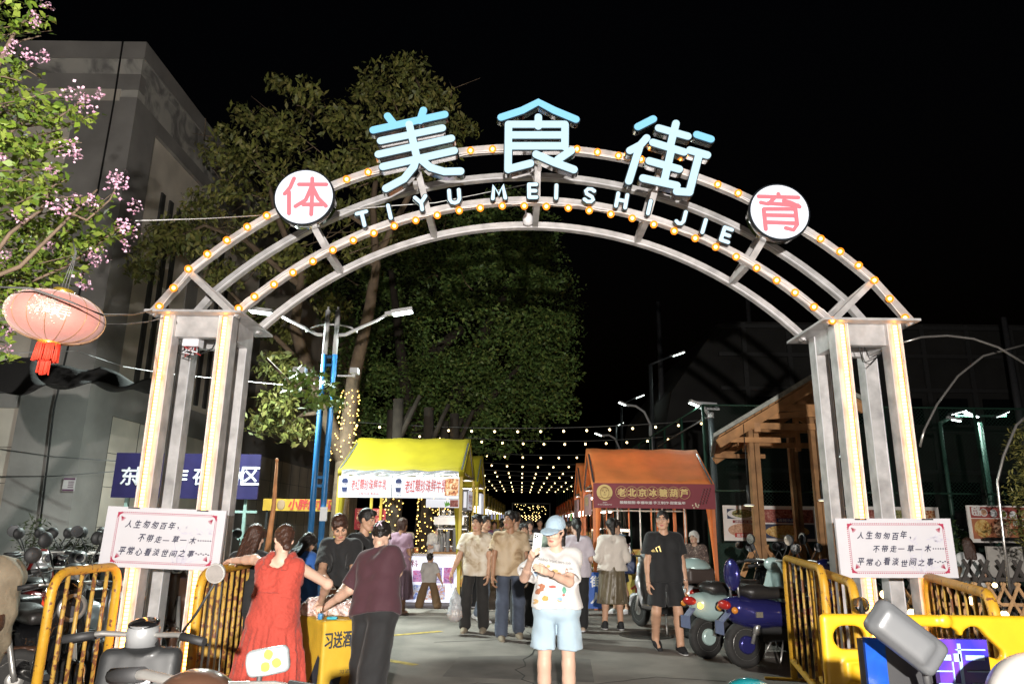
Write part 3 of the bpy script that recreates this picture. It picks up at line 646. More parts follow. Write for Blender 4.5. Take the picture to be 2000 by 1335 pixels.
# silver foil over the signs
b = MB(); b.grid(lambda u, v: P(x0 + .05 + 2.26 * u, -.06 - .02 * v + .012 * math.sin(u * 40 + v * 9) * v, 2.55 - .11 * v + .012 * math.sin(u * 23)), 60, 6); part('foil_strip', b, mat('silver_foil', (.55, .55, .57), .25, .75, var=.3, bump=.6, bscale=12), t)
bx = P(x0, -.12, 0)
for (xa, xb, big) in ((x0 + .02, x0 + 1.03, 0), (x0 + 1.05, x0 + 2.36 - .03, 1)):
    o = board(t, P, ax, xa, xb, -.10, 2.03, 2.43, m_litsign, 'lit_sign'); b = MB(); bl = MB()
    q = P(xa, -.131, 2.03); w = xb - xa; txw = .69 if not big else .80
    k0 = .235 if not big else .24
    for k, ch in enumerate('老红糖珍珠鲜牛乳'):
        text(b, ch, q + ax * (k0 + k * txw / 8) + ZU * (.135 if not big else .10) + ZU * .012 * (k % 3), ax, ZU, w=txw / 8 * .92, h=.20 if not big else .235, offset=.006, shear=.06)
    if not big: text(b, '没有科技 零添加', q + ax * .38 + ZU * .055, ax, ZU, w=.40, h=.045, offset=.01); b.bar(q + ax * .25 + ZU * .075, q + ax * .34 + ZU * .075, .003, .004); b.bar(q + ax * .82 + ZU * .075, q + ax * .92 + ZU * .075, .003, .004)
    part('red_lettering', b, m_redink, o)
    # emblem: a bowl under a tuft of hair, plain generic figure
    c = q + ax * .12 + ZU * .22
    bl.prism([(-.055, .0), (-.04, -.085), (.04, -.085), (.055, .0)], c + ZU * -.03, ax, ZU, .002)
    bl.prism([(-.05, .05), (.05, .05), (.06, .09), (.04, .13), (.0, .14), (-.045, .12), (-.06, .085)], c, ax, ZU, .002)
    bl.box(c + ZU * .02 - ax * .018, (.014, .003, .01), (ax, SD, ZU)); bl.box(c + ZU * .02 + ax * .018, (.014, .003, .01), (ax, SD, ZU)); text(bl, '小碗宝', q + ax * .055 + ZU * .03, ax, ZU, w=.13, h=.035)
    part('emblem', bl, m_navy, o)
    if big: o2 = board(t, P, ax, xb - .27, xb - .01, -.128, 2.08, 2.40, FOOD['skewers'], 'food_photo', .006, o)
o = board(t, P, ax, x1 - .66, x1 - .03, -.02, 1.86, 2.02, m_litsign, 'lit_sign'); b = MB(); b.box(P(x1 - .12, -.05, 1.94), (.16, .006, .13), (ax, SD, ZU)); part('food_photo', b, FOOD['meat'], o)
b = MB(); q = P(x1 - .29, -.048, 1.875)
for k in range(5): b.add([q, q + ax * (-.02 + .04 * k) + ZU * (.12 - abs(k - 1) * .02), q + ax * (.02 + .03 * k) + ZU * .05], [(0, 2, 1)])
part('leaf_print', b, mat('green_print', (.15, .45, .05), .6), o)
# side sign towards the street and counter
b = MB(); c = P(x1 + .06, .75, 2.02); b.box(c, (.10, 1.05, .42), (ax, SD, ZU)); o = part('side_sign', b, mat('dark_sign_box', (.08, .08, .09), .5), t)
b = MB(); b.box(c + ax * .053 - FRN * 0, (.006, 1.0, .37), (ax, SD, ZU)); b.box(c - SD * .528, (.06, .006, .3), (ax, SD, ZU)); part('lit_face', b, m_litsign, o)
b = MB()
for k, ch in enumerate('鲜牛乳茶'): text(b, ch, c + ax * .058 + SD * (-.38 + .2 * k) + ZU * -.08, SD, ZU, h=.19, offset=.01)
for k in range(4): b.box(c + ax * .058 + SD * (-.2 + .15 * k) + ZU * -.14, (.003, .1, .02), (ax, SD, ZU))
part('lettering', b, m_redink, o)
m_counter = mat('lit_counter', (.8, .8, .88), .5, var=0, es=.75, ecol=(.80, .84, 1))
o = board(t, P, ax, x1 - 1.75, x1 - .12, 1.15, .06, .92, m_counter, 'photo_counter', .5)
b = MB(); q = P(x1 - 1.75, .896, .06)
for (u, v, w, h_, m_) in ((.30, .38, .2, .22, 0), (.52, .38, .2, .22, 0), (.75, .38, .2, .22, 1), (1.05, .36, .28, .3, 2), (1.36, .36, .2, .3, 1), (.08, .05, .18, .24, 3), (.30, .05, .22, .28, 3), (.62, .05, .3, .28, 4), (1.0, .05, .4, .28, 3)):
    b.box(q + ax * (u + w / 2) + ZU * (v + h_ / 2), (w, .006, h_), (ax, SD, ZU), mi=m_)
part('food_photo', b, [mat_patches('photo_red', [(.7, .7, .8), (.45, .08, .06), (.6, .2, .15), (.3, .05, .05)], 14, es=.25), mat_patches('photo_pink', [(.5, .05, .2), (.6, .3, .6), (.15, .05, .25)], 12, es=.3), mat_patches('photo_violet', [(.1, .06, .3), (.5, .45, .8), (.75, .75, .9)], 15, es=.3), mat_patches('photo_sundae', [(.1, .16, .5), (.75, .8, .95), (.6, .25, .08), (.5, .55, .9)], 9, es=.3), mat_patches('photo_blue', [(.05, .1, .45), (.3, .4, .8), (.75, .8, .95), (.5, .3, .2)], 8, es=.3)], o)
b = MB()
for k, ch in enumerate('里的配料'): text(b, ch, q + ax * (.1 + .20 * k) + ZU * .66, ax, ZU, h=.14, offset=.012)
part('lettering', b, mat('magenta_print', (.30, .05, .12), .6), o)
b = MB(); b.box(P(x1 - .9, 1.12, .955), (1.75, .6, .05), (ax, SD, ZU)); part('counter_top', b, m_steel, t)
# goods on the counter
for k in range(6):
    c = P(x1 - 1.62 + k * .105, .92, .98); cb = MB(); cb.box(c + ZU * .1, (.09, .09, .2), (ax, SD, ZU)); cb.prism([(-.045, 0), (.045, 0), (0, .045)], c + ZU * .2 - ax * 0 + SD * -.045, ax, ZU, -.09)
    o = tag(part('milk_carton', cb, mat('carton_white', (.72, .72, .76), .5)), ['end', 'second', 'third', 'fourth', 'fifth', 'last'][k] + ' white and blue milk carton from the left on the stall counter', 'carton', 'milk cartons on the stall counter')
    e = MB(); e.box(c + ZU * .045 - SD * .0465, (.091, .004, .085), (ax, SD, ZU)); part('blue_label', e, mat('carton_blue', (.02, .05, .22), .5), o)
for k, (dx, n) in enumerate(((.46, 9), (.34, 12), (.20, 14))):
    c = P(x1 - dx, 1.0, .98); cb = MB()
    for j in range(n): cb.lathe([(.036, 0), (.044, .05), (.047, .052)], c + ZU * .035 * j, n=12)
    tag(part('cup_stack', cb, mat('clear_cup', (.7, .72, .74), .2, trans=.5)), ['shortest', 'middle', 'tallest'][k] + ' stack of clear plastic cups on the milk stall counter', 'cups', 'stacks of cups on the counter')
c = P(x1 - .55, .95, .98); cb = MB(); cb.lathe([(.055, 0), (.075, .17), (.08, .18)], c, n=16); tag(part('paper_cup', cb, m_white), 'single large white cup in front of the cup stacks', 'cup')
c = P(x1 - .35, .9, .98); cb = MB(); cb.box(c + ZU * .02, (.5, .3, .04), (ax, SD, ZU)); tag(part('cutting_tray', cb, mat('wood_tray', (.45, .24, .09), .6)), 'light brown wooden tray along the counter edge of the milk stall', 'tray')
rk = thing('kitchen_rack', 'tall stainless rack of pots and utensils at the right of the milk stall', 'rack', P(x1 - .35, 1.75, 0))
b = MB()
for dx in (-.62, -.04): b.tube([P(x1 + dx, 1.7, 0), P(x1 + dx, 1.7, 1.9)], .015, 6, mi=0); b.tube([P(x1 + dx, 2.1, 0), P(x1 + dx, 2.1, 1.9)], .015, 6)
for z in (1.1, 1.45, 1.72): b.box(P(x1 - .33, 1.9, z), (.62, .45, .02), (ax, SD, ZU))
part('frame', b, m_steel, rk)
b = MB()
for k in range(5): b.lathe([(.05, 0), (.05, .14), (.04, .17)], P(x1 - .56 + .11 * k, 1.85, 1.46), n=12)
for k in range(4): b.lathe([(.06, 0), (.065, .12)], P(x1 - .54 + .14 * k, 1.85, 1.73), n=12)
part('pot', b, m_steel, rk)
b = MB()
for k in range(9): b.tube([P(x1 - .6 + .07 * k, 1.66, 1.44), P(x1 - .6 + .07 * k + random.uniform(-.01, .01), 1.66, 1.2)], .008, 5)
part('utensil', b, m_cap, rk)
b = MB(); b.box(P(x1 - .36, 1.4, 1.62), (.62, .3, .16), (ax, SD, ZU)); part('hood', b, mat('brushed_hood', (.5, .48, .45), .3, .6), rk)
# the plain stalls behind it
STY = ['second', 'third', 'fourth', 'fifth', 'sixth', 'seventh', 'eighth', 'ninth', 'tenth', 'eleventh']
def sign_box(t, P, ax, x, y, z, w, h, m, nm='side_sign', lab=None):
    b = MB(); b.box(P(x, y, z), (.06, w, h), (ax, SD, ZU)); return part(nm, b, m, t)
m_signs = [m_litsign, mat_patches('sign_yellow_pink', [(.6, .6, .02), (.7, .7, .03), (.35, .1, .3)], 1.2, es=.6), m_litsign, mat_patches('sign_blue', [(.1, .2, .6), (.7, .75, .9)], 2, es=.5)]
t2, P2, xa2, xb2, _ = stall('y', YB + SD * 4, 2.36, 2.7, 2.56, 3.33, 'second yellow stall from the arch with a white side sign')
b = MB(); b.box(P2(-1.2, .9, .5), (2.2, .6, .9), (ax, SD, ZU)); part('counter', b, mat_patches('counter_print', [(.5, .1, .05), (.6, .45, .1), (.7, .65, .55)], 3, es=.15), t2)
sign_box(t2, P2, ax, .06, .75, 2.05, .9, .5, m_signs[0])
b = MB(); b.box(P2(-.1, 1.8, 1.5), (.1, 1.2, .5), (ax, SD, ZU)); part('food_shelf', b, FOOD['fries'], t2)
for k in range(1, 10):
    c = dup(t2, SD * 3.95 * k, STY[k] + ' yellow stall from the arch, its gable just beyond the ' + STY[k - 1] + ' one')
    for ch in c.children:
        if ch.name.startswith('side_sign'):
            ch.data = ch.data.copy(); ch.data.materials[0] = m_signs[k % 4]
# ---- orange row
OB_ = np.array([1.67, 14.4, 0])
t, P, x0, x1, ax = stall('o', OB_, 2.34, 2.7, 2.38, 3.20, 'nearest orange stall with a crimson candied fruit banner', first=True)
m_banner = mat('crimson_banner', (.20, .022, .035), .6, var=.08); m_gold = mat('gold_print', (.62, .45, .17), .6, var=.05); m_wht = mat('white_print', (.7, .68, .66), .6, var=0)
o = board(t, P, ax, x0 - .02, x1 + .03, -.09, 1.90, 2.38, m_banner, 'banner', .02)
q = P(x0, -.104, 1.90); b = MB(); b.lathe([(.155, 0), (.155, .004)], q + ax * .20 + ZU * .30, -SD, 40, smooth=False); part('round_emblem', b, m_gold, o)
b = MB(); c = q + ax * .20 + ZU * .30 - SD * .006
for (u, v, w, h_) in ((-.035, .03, .03, .012), (.035, .03, .03, .012), (-.035, .05, .04, .008), (.035, .05, .04, .008), (0, -.0, .02, .03), (0, -.045, .05, .012)): b.box(c + ax * u + ZU * v, (w, .003, h_), (ax, SD, ZU))
b.tube([c + ax * .085 * math.cos(a) * 1.0 + ZU * .11 * math.sin(a) for a in np.linspace(0, 2 * PI, 25)][:-1], .004, 5, closed=True)
b.tube([c + ax * u + ZU * v for u, v in ((-.08, .03), (-.06, .085), (0, .095), (.06, .085), (.08, .03))], .008, 5); b.tube([c + ax * u + ZU * v for u, v in ((-.13, -.08), (-.06, -.10), (0, -.115), (.06, -.10), (.13, -.08))], .005, 5)
part('emblem_lines', b, mat('brown_line', (.25, .13, .05), .6), o)
b = MB()
for k, ch in enumerate('老北京冰糖葫芦'):
    cc = q + ax * (.535 + k * .205) + ZU * .305
    text(b, ch, cc - ax * .075 - ZU * .075, ax, ZU, w=.15, h=.15, offset=.045)
    b.tube([cc - SD * .002 + ax * .115 * math.cos(a) + ZU * .115 * math.sin(a) for a in np.linspace(0, 2 * PI, 33)][:-1], .0035, 4, closed=True)
part('gold_lettering', b, m_gold, o)
b = MB(); text(b, '酸酸甜甜·幸福味道·手工制作·甜蜜童年', q + ax * .50 + ZU * .085, ax, ZU, w=1.28, h=.055, offset=.02); text(b, '糖葫芦', q + ax * .16 + ZU * .095, ax, ZU, w=.09, h=.02); text(b, '老北京冰糖葫芦店', q + ax * .06 + ZU * .055, ax, ZU, w=.28, h=.022)
part('white_lettering', b, m_wht, o)
b = MB()
for s_ in range(3):
    for k in range(7): b.ball(q + ax * (2.06 + s_ * .06 + k * .016) + ZU * (.10 + k * .045 + s_ * .01), .02, 8, sc3=(1, .2, 1))
for k in range(7): b.ball(q + ax * (1.97 + random.uniform(-.05, .08)) + ZU * random.uniform(.02, .13), .018, 6, sc3=(1, .2, 1), mi=1)
part('fruit_print', b, [mat('dark_berry', (.08, .012, .015), .4), mat('pale_print', (.55, .42, .3), .6)], o)
b = MB(); c = P(-.05, 1.0, 1.98); b.box(c, (.05, 1.3, .42), (ax, SD, ZU)); o = part('side_sign', b, mat('mauve_banner', (.35, .2, .2), .6), t); b = MB()
for k, ch in enumerate('芦葫糖冰'): text(b, ch, c - ax * .028 + SD * (.5 - .27 * k) - ZU * .02, -SD, ZU, h=.18, offset=.03)
part('lettering', b, m_gold, o)
# rails, glass cabinet on the street side, yellow lattice table
b = MB()
for z in (.15, .72): b.bar(P(x0, -.0, z), P(x1, -.0, z), .035, .035)
for z in (.15, .72): b.bar(P(x0, 0, z), P(x0, 2.7, z), .035, .035)
part('low_rail', b, mat('white_rail', (.6, .58, .55), .5), t)
b = MB()
for k in range(9): b.box(P(x0 + .25 + .26 * k, 2.66, 1.2), (.03, .03, 2.3), (ax, SD, ZU), mi=k % 2)
b.bar(P(x0, 2.66, 1.9), P(x1, 2.66, 1.9), .03, .03, mi=0)
part('back_frame', b, [MATS['white_rail'], m_opost], t)
b = MB(); b.box(P(.45, 1.4, .38), (.7, 1.6, .7), (ax, SD, ZU)); part('counter', b, mat('yellow_counter', (.5, .38, .06), .6), t)
b = MB(); b.box(P(.98, .04, .42), (.72, .02, .5), (ax, SD, ZU)); o = part('yellow_poster', b, mat('yellow_poster', (.55, .42, .08), .6), t)
b = MB(); text(b, '个个香', P(.68, .028, .28), ax, ZU, h=.2, offset=.03); part('lettering', b, m_redink, o)
b = MB(); b.box(P(.02, -.06, .36), (.42, .02, .66), (ax, SD, ZU)); o = part('blue_poster', b, mat('blue_poster', (.04, .12, .45), .6), t)
b = MB(); text(b, '街', P(-.10, -.072, .42), ax, ZU, h=.2, offset=.03); text(b, '人', P(-.10, -.072, .12), ax, ZU, h=.2, offset=.03); part('lettering', b, m_white, o)
gc = thing('glass_cabinet', 'lit glass snack cabinet on the orange stall counter facing the street', 'cabinet', P(.4, 1.5, .74))
b = MB()
for x in (.12, .78):
    for y in (.75, 2.1): b.box(P(x, y, 1.12), (.025, .025, .76), (ax, SD, ZU))
for z in (.75, 1.12, 1.49): b.box(P(.45, 1.43, z), (.68, 1.38, .02), (ax, SD, ZU))
part('frame', b, m_steel, gc)
b = MB(); b.bar(P(.15, .8, 1.46), P(.15, 2.05, 1.46), .03, .03); b.bar(P(.75, .8, 1.46), P(.75, 2.05, 1.46), .03, .03); part('tube_lamp', b, mat('warm_tube', (1, .9, .7), .4, var=0, es=6, ecol=(1, .8, .5)), gc)
b = MB(); b.box(P(.45, 1.43, .82), (.6, 1.3, .1), (ax, SD, ZU)); b.box(P(.45, 1.43, 1.18), (.6, 1.3, .1), (ax, SD, ZU)); part('snacks', b, FOOD['skewers'], gc)
t3, P3, xa3, xb3, _ = stall('o', OB_ + SD * 4.0 + ax * .02, 2.34, 2.6, 2.38, 3.20, 'second orange stall from the arch with a pale side banner')
b = MB(); b.box(P3(1.2, .9, .5), (2.2, .6, .9), (ax, SD, ZU)); part('counter', b, MATS['counter_print'], t3)
b = MB(); b.box(P3(-.06, 1.0, 1.98), (.05, 1.2, .45), (ax, SD, ZU)); part('side_sign', b, MATS['mauve_banner'], t3)
osigns = [MATS['mauve_banner'], m_litsign, mat_patches('sign_green', [(.1, .5, .05), (.3, .6, .2), (.6, .65, .6)], 1.5, es=.5), mat_patches('sign_dusk', [(.02, .02, .06), (.5, .55, .7)], 2, es=.4)]
for k in range(1, 10):
    c = dup(t3, SD * 3.95 * k, STY[k] + ' orange stall from the arch, its gable just beyond the ' + STY[k - 1] + ' one')
    for ch in c.children:
        if ch.name.startswith('side_sign'): ch.data = ch.data.copy(); ch.data.materials[0] = osigns[k % 4]
# lit letters and a string curtain at the far end of the street
ec = P(0, 0, 0) * 0 + np.array([1.05, 60, 0]); fe = thing('light_portal', 'distant portal of tiny lights closing the far end of the street', 'light display', (1.7, 62, 0))
b = MB(); b.box((.2, 62, 1.6), (.1, .1, 3.2)); b.box((3.4, 62, 1.6), (.1, .1, 3.2)); b.box((1.8, 62, 3.2), (3.3, .1, .1)); part('frame', b, m_cap, fe)
b = MB()
for k in range(34): b.ball((RNG.uniform(.4, 3.2), 62, RNG.uniform(2.3, 3.15)), .026, 4)
for k in range(6):
    for j in range(5): b.ball((1.0 + .3 * k + .09 * (j % 2), 62, 1.75 + .11 * j), .035, 4)
part('lights', b, mat('warm_dot', (1, .8, .5), .4, var=0, es=5, ecol=(1, .72, .3)), fe)['kind'] = 'stuff'
# ---- strings of bulbs across the street
m_sb = mat('warm_white_bulb', (1, .9, .7), .4, var=0, es=8, ecol=(1, .74, .34)); m_cord = mat('grey_cord', (.10, .10, .10), .6, var=0)
SR = [(19.3, 4.16, 700, 1390, 826, 818), (21.9, 4.06, 735, 1370, 854, 846)] 
proto_b = None
ordn = ['nearest', 'second', 'third', 'fourth', 'fifth', 'sixth', 'seventh', 'eighth', 'ninth', 'tenth', 'eleventh', 'twelfth']
for i, Y in enumerate((19.3, 21.6, 25.0, 29.3, 33.5, 36.5, 41.5, 46, 50, 54)):
    z0 = 4.23 if i < 2 else 4.12; xo = .03 * (Y - 14.4); xl, xr = (-4.6 if i == 0 else -3.2) + xo * .5, (5.45 if i == 0 else 5.0) + xo * .5
    t = thing('string_light', ordn[i] + ' string of warm bulbs stretched across the street', 'string lights', (xl, Y, z0), 'strings of bulbs across the street')
    n = int((xr - xl) / .615); pts = []
    for k in range(n * 2 + 1):
        u = k / (2 * n); pts.append(np.array([xl + (xr - xl) * u, Y, z0 - .22 * (1 - (2 * u - 1) ** 2) + (.18 * u if i == 0 else 0)]))
    b = MB(); b.tube(pts, .009 if Y < 30 else .014, 5); part('cord', b, m_cord, t)
    for k in range(n):
        c = pts[2 * k + 1] - ZU * .095
        b = MB(); b.ball(c, .031 if Y < 30 else .032, 10 if Y < 30 else 6); o = part('bulb', b, m_sb, t)
        if Y < 26: b = MB(); b.lathe([(.018, .02), (.02, .075), (.012, .095)], c, n=6); part('socket', b, m_cap, o)
# ================================================================ STREET LAMPS, SHELTER, SIGNS
m_lpw = mat('white_enamel', (.62, .62, .63), .4, var=.05); m_lpb = mat('blue_enamel', (.015, .12, .30), .4, var=.12); m_led_w = mat('lamp_white', (1, 1, 1), .3, var=0, es=14, ecol=(.82, 1, .93))
LY0 = 13.0
lp = thing('street_lamp', 'double armed street lamp on twin blue and white poles left of the yellow stall', 'street lamp', (-3.4, LY0, 0))
dxs = (-.09, .10); topz = 5.5
base = at(628, 1010, LY0)
def LP(x, z, dy=0): return np.array([-3.44 + x, LY0 + dy, z])
for s in dxs:
    b = MB(); b.tube([LP(s, 0), LP(s, 4.62)], .055, 12); part('blue_pole', b, m_lpb, lp)
    b = MB(); b.tube([LP(s, 4.62), LP(s, 5.48)], .05, 12); b.lathe([(.05, 0), (.02, .03), (.02, .08), (.001, .09)], LP(s, 5.48), n=10); part('white_pole', b, m_lpw, lp)
b = MB()
for z in (4.58, 4.42, 2.35, 2.2, .6): b.box(LP(.005, z), (.2, .04, .05))
part('tie', b, m_lpb, lp)
b = MB(); b.box(LP(.005, .02), (.6, .5, .04)); part('base_plate', b, m_lpb, lp)
R1 = at(786, 608, LY0); L1 = at(512, 607, LY0)
b = MB(); b.tube([LP(.1, 5.0), LP(.28, 5.02), LP(.55, 5.16), LP(.85, 5.30), (R1 + np.array([-.25, 0, -.03]))], [.035, .035, .033, .03, .028], 10); part('arm', b, m_lpw, lp)
b = MB(); b.tube([LP(-.1, 5.0), LP(-.28, 5.02), LP(-.55, 5.16), LP(-.8, 5.28), (L1 + np.array([.3, 0, -.05]))], [.035, .035, .033, .03, .028], 10); part('arm', b, m_lpw, lp)
b = MB(); b.tube([LP(.005 + .5 * math.sin(a), 5.02 + .2 * math.cos(a) , .02) for a in np.linspace(-1.35, 1.35, 15)], .018, 8); part('bow', b, m_lpw, lp)
def lamp_head(c, d, parent, lit, L_=.5, w=.2, power=0, pm=None):
    d = nrm(d); y = np.array([0, 1., 0]); y = nrm(y - d * (y @ d)); u = np.cross(d, y)
    if u[2] < 0: u = -u
    b = MB(); b.box(c, (L_, w, .07), (d, y, u)); b.box(c - d * (L_ / 2 + .06), (.14, .09, .07), (d, y, u)); o = part('lamp_head', b, pm or m_lpw, parent)
    b = MB(); b.box(c - u * .038, (L_ * .9, w * .85, .02), (d, y, u)); part('lamp_glass', b, m_led_w if lit else mat('unlit_glass', (.5, .5, .5), .2), o)
    if power:
        l = bpy.data.lights.new('lamp_light', 'AREA'); l.shape = 'RECTANGLE'; l.size = L_ * .9; l.size_y = w; l.energy = power; l.color = (.86, 1, .94)
        lo = bpy.data.objects.new('lamp_light', l); COL.objects.link(lo); q = c - u * .06
        lo.matrix_world = Matrix(((d[0], y[0] if u[2] > 0 else y[0], u[0], q[0]), (d[1], y[1], u[1], q[1]), (d[2], y[2], u[2], q[2]), (0, 0, 0, 1)))
        lo.parent = o; lo.matrix_parent_inverse = Matrix.Identity(4)
        M = np.array([d, np.cross(u, d), u]).T; lo.matrix_world = Matrix([[*M[r], q[r]] for r in range(3)] + [[0, 0, 0, 1]])
    return o
lamp_head(R1, (1, .0, .18), lp, True, .40, .22, 150)
lamp_head(L1, (-1, 0, .12), lp, True, .5, .22, 1250)
for s in (-1, 1):
    b = MB(); c = LP(s * .18, 4.22); b.bar(c, c + XR * s * .3, .03, .03); b.box(c + XR * s * .33 + ZU * .08 + np.array([0, -.05, 0]), (.22 if s < 0 else .14, .2, .10)); b.box(c + XR * s * .31 + ZU * .02, (.05, .05, .08)); part('camera', b, MATS['camera_plastic'], lp)
b = MB(); b.box(at(632, 1003, LY0 - .08) + ZU * .0, (.12, .05, .24)); part('control_box', b, m_white, lp)
# solar lamp right of the orange stall
sp = at(1388, 812, 17); so = thing('solar_lamp', 'dark pole with a solar panel lamp between the orange stall and the shelter', 'street lamp', (sp[0], 17, 0))
b = MB(); b.tube([(sp[0], 17, 0), (sp[0], 17, sp[2])], [.09, .07], 12); part('pole', b, mat('dark_pole', (.05, .055, .06), .4), so)
b = MB(); a = at(1388, 812, 17); b.tube([a, at(1378, 800, 16.9), at(1370, 795, 16.8)], .045, 8); b.lathe([(.08, -.05), (.08, .08)], a, n=12); part('arm', b, m_lpw, so)
hd = at(1357, 787, 16.75); lamp_head(hd, (-1, -.2, .35), so, True, .26, .16, 25)
b = MB(); c = at(1382, 792, 17.1); b.box(c, (.5, .03, .27), ((1, .1, -.08), (0, .6, .8) , (0, -.8, .6))) if False else b.box(c, (.52, .3, .03), ((1, .05, -.05), (0, .75, .66), (0, -.66, .75))); part('solar_panel', b, m_white, so)
b = MB(); b.box(at(1393, 793, 16.9) , (.05, .06, .05)); part('terminal_box', b, m_cap, so)
b = MB(); b.tube([at(1380, 815, 17), at(1340, 838, 18), at(1285, 872, 20)], .02, 6); tag(part('slung_cable', b, m_cord), 'drooping cable from the solar lamp pole down to the orange stalls', 'cable')
# distant lit lamps
dl = [('street_lamp', (1325, 690), (1270, 712), 30, (1, 0, .35), 'far right street lamp with a long lit head above the orange stalls', .55, 0),
      ('street_lamp', (1216, 787), (1271, 830), 30, (-1, 0, .45), 'curved white arm street lamp with its head turned left', .34, 1),
      ('street_lamp', (1250, 773), (1213, 790), 44, (1, 0, .4), 'slim street lamp whose lit bar stands above the curved lamp', .6, 0),
      ('street_lamp', (1169, 847), (1210, 875), 38, (-1, 0, .4), 'smaller curved arm lamp just above the nearest orange ridge', .42, 1),
      ('street_lamp', (1212, 827), (1203, 833), 60, (1, 0, .5), 'farthest lit street lamp low above the orange stalls', .6, 0)]
for nm, hp, pp, Y, d, lab, L_, curved in dl:
    h = at(*hp, Y); q = at(*pp, Y); t = thing(nm, lab, 'street lamp', (q[0], Y, 0), 'lit lamps along the street behind')
    b = MB(); b.tube([(q[0], Y, 0), (q[0], Y, q[2])], .09, 8); part('pole', b, m_lpw if curved else MATS['dark_pole'], t)
    b = MB(); hh = h - nrm(np.array(d)) * L_ * .5
    b.tube([q, q + (hh - q) * .25 + ZU * .35 * (1 if curved else .2), q + (hh - q) * .6 + ZU * .3 * (1 if curved else .1), hh] if curved else [q, hh], .05, 8); part('arm', b, m_lpw if curved else MATS['dark_pole'], t)
    lamp_head(h, d, t, True, L_, .2)
fl_t = thing('floodlight_pole', 'floodlight pole carrying three lit heads at the right behind the tower', 'floodlight', (at(1912, 830, 22)[0], 22, 0))
a = at(1913, 825, 22); b = MB(); b.tube([(a[0], 22, 0), a], .08, 8); b.bar(at(1868, 812, 22), at(1965, 812, 22), .06, .06); part('pole', b, mat('green_pole', (.05, .12, .09), .4), fl_t)
for px, py, d in ((1872, 803, (1, 0, .3)), (1898, 808, (1, 0, -.45)), (1956, 807, (1, 0, .45))):
    lamp_head(at(px, py, 22), d, fl_t, True, .42, .24, 30, MATS['dark_pole'])
f2 = thing('floodlight_pole', 'thin dark pole with a small floodlight arm beside the right tower', 'floodlight', (at(1838, 825, 19)[0], 19, 0)); a = at(1836, 826, 19)
b = MB(); b.tube([(a[0], 19, 0), a], .05, 8); b.tube([a, at(1852, 817, 19)], .05, 8); part('pole', b, MATS['green_pole'], f2); lamp_head(at(1868, 818, 18.9), (1, 0, -.2), f2, True, .24, .1)
f3 = thing('floodlight_pole', 'low floodlight with two lit heads seen between the tower posts', 'floodlight', (at(1622, 890, 26)[0], 26, 0)); a = at(1622, 890, 26)
b = MB(); b.tube([(a[0], 26, 0), a], .06, 8); b.bar(at(1606, 889, 26), at(1640, 889, 26), .05, .05); part('pole', b, MATS['green_pole'], f3); lamp_head(at(1604, 890, 26), (.3, 0, 1), f3, True, .28, .2); lamp_head(at(1641, 887, 26), (1, 0, .6), f3, True, .3, .2)
# ---- timber shelter
m_wood = mat('warm_timber', (.38, .19, .075), .65, var=.3, scale=5, bump=.3, bscale=20); m_woodd = mat('dark_timber', (.27, .14, .058), .7, var=.3, scale=5, bump=.3)
PY = 12.4; ws = thing('timber_shelter', 'timber shelter with a planked gable roof behind the right tower', 'shelter', (4.9, PY, 0))
apx = at(1592, 742, PY); le = at(1402, 857, PY); zr_, ze_ = apx[2], le[2]; xr_ = apx[0]; hw = xr_ - le[0]; pd = 3.4; sdv = nrm(np.array([.26, 1, 0]))
def SP(x, y, z): return np.array([xr_ + x, PY, 0]) + sdv * y + ZU * z
HW0 = hw; DZ = zr_ - ze_
for s in (-1, 1):
    hw = HW0 if s < 0 else .42 * HW0; ze_ = zr_ - DZ * hw / HW0
    b = MB(); n = 14 if s < 0 else 6
    for k in range(n):
        u0, u1 = k / n, (k + .9) / n
        p = [SP(s * hw * u0, -.25, zr_ - (zr_ - ze_) * u0), SP(s * hw * u1, -.25, zr_ - (zr_ - ze_) * u1)]; q = [SP(s * hw * u0, pd, zr_ - (zr_ - ze_) * u0), SP(s * hw * u1, pd, zr_ - (zr_ - ze_) * u1)]
        up = ZU * .025; b.add([p[0], p[1], q[1], q[0], p[0] + up, p[1] + up, q[1] + up, q[0] + up], [(0, 3, 2, 1), (4, 5, 6, 7), (0, 1, 5, 4), (2, 3, 7, 6), (1, 2, 6, 5), (3, 0, 4, 7)])
    part('roof_planks', b, m_wood, ws)
    b = MB(); n_ = nrm(np.array([s * (zr_ - ze_), 0, hw]))
    b.add([SP(s * -.02, -.32, zr_ + .03), SP(s * (hw + .08), -.32, ze_ - .01), SP(s * (hw + .08), pd + .1, ze_ - .01), SP(s * -.02, pd + .1, zr_ + .03), SP(s * -.02, -.32, zr_ + .12), SP(s * (hw + .08), -.32, ze_ + .06), SP(s * (hw + .08), pd + .1, ze_ + .06), SP(s * -.02, pd + .1, zr_ + .12)], [(0, 3, 2, 1), (4, 5, 6, 7), (0, 1, 5, 4), (2, 3, 7, 6), (1, 2, 6, 5), (3, 0, 4, 7)])
    part('roof_covering', b, mat('grey_shingle', (.30, .31, .28), .85, var=.3, scale=10, bump=.4), ws)
    for y in (-.2, pd - .1):
        b = MB(); b.bar(SP(0, y, zr_ - .10), SP(s * hw, y, ze_ - .10), .07, .15); part('rafter', b, m_wood, ws)
    b = MB(); b.bar(SP(s * (hw * .62), -.25, zr_ - (zr_ - ze_) * .62 - .22), SP(s * hw * .62, pd, zr_ - (zr_ - ze_) * .62 - .22), .10, .16); part('purlin', b, m_wood, ws)
hw = HW0; ze_ = zr_ - DZ
px_l = at(1477, 900, PY - .1)[0] - xr_; px_r = at(1600, 900, PY - .1)[0] - xr_
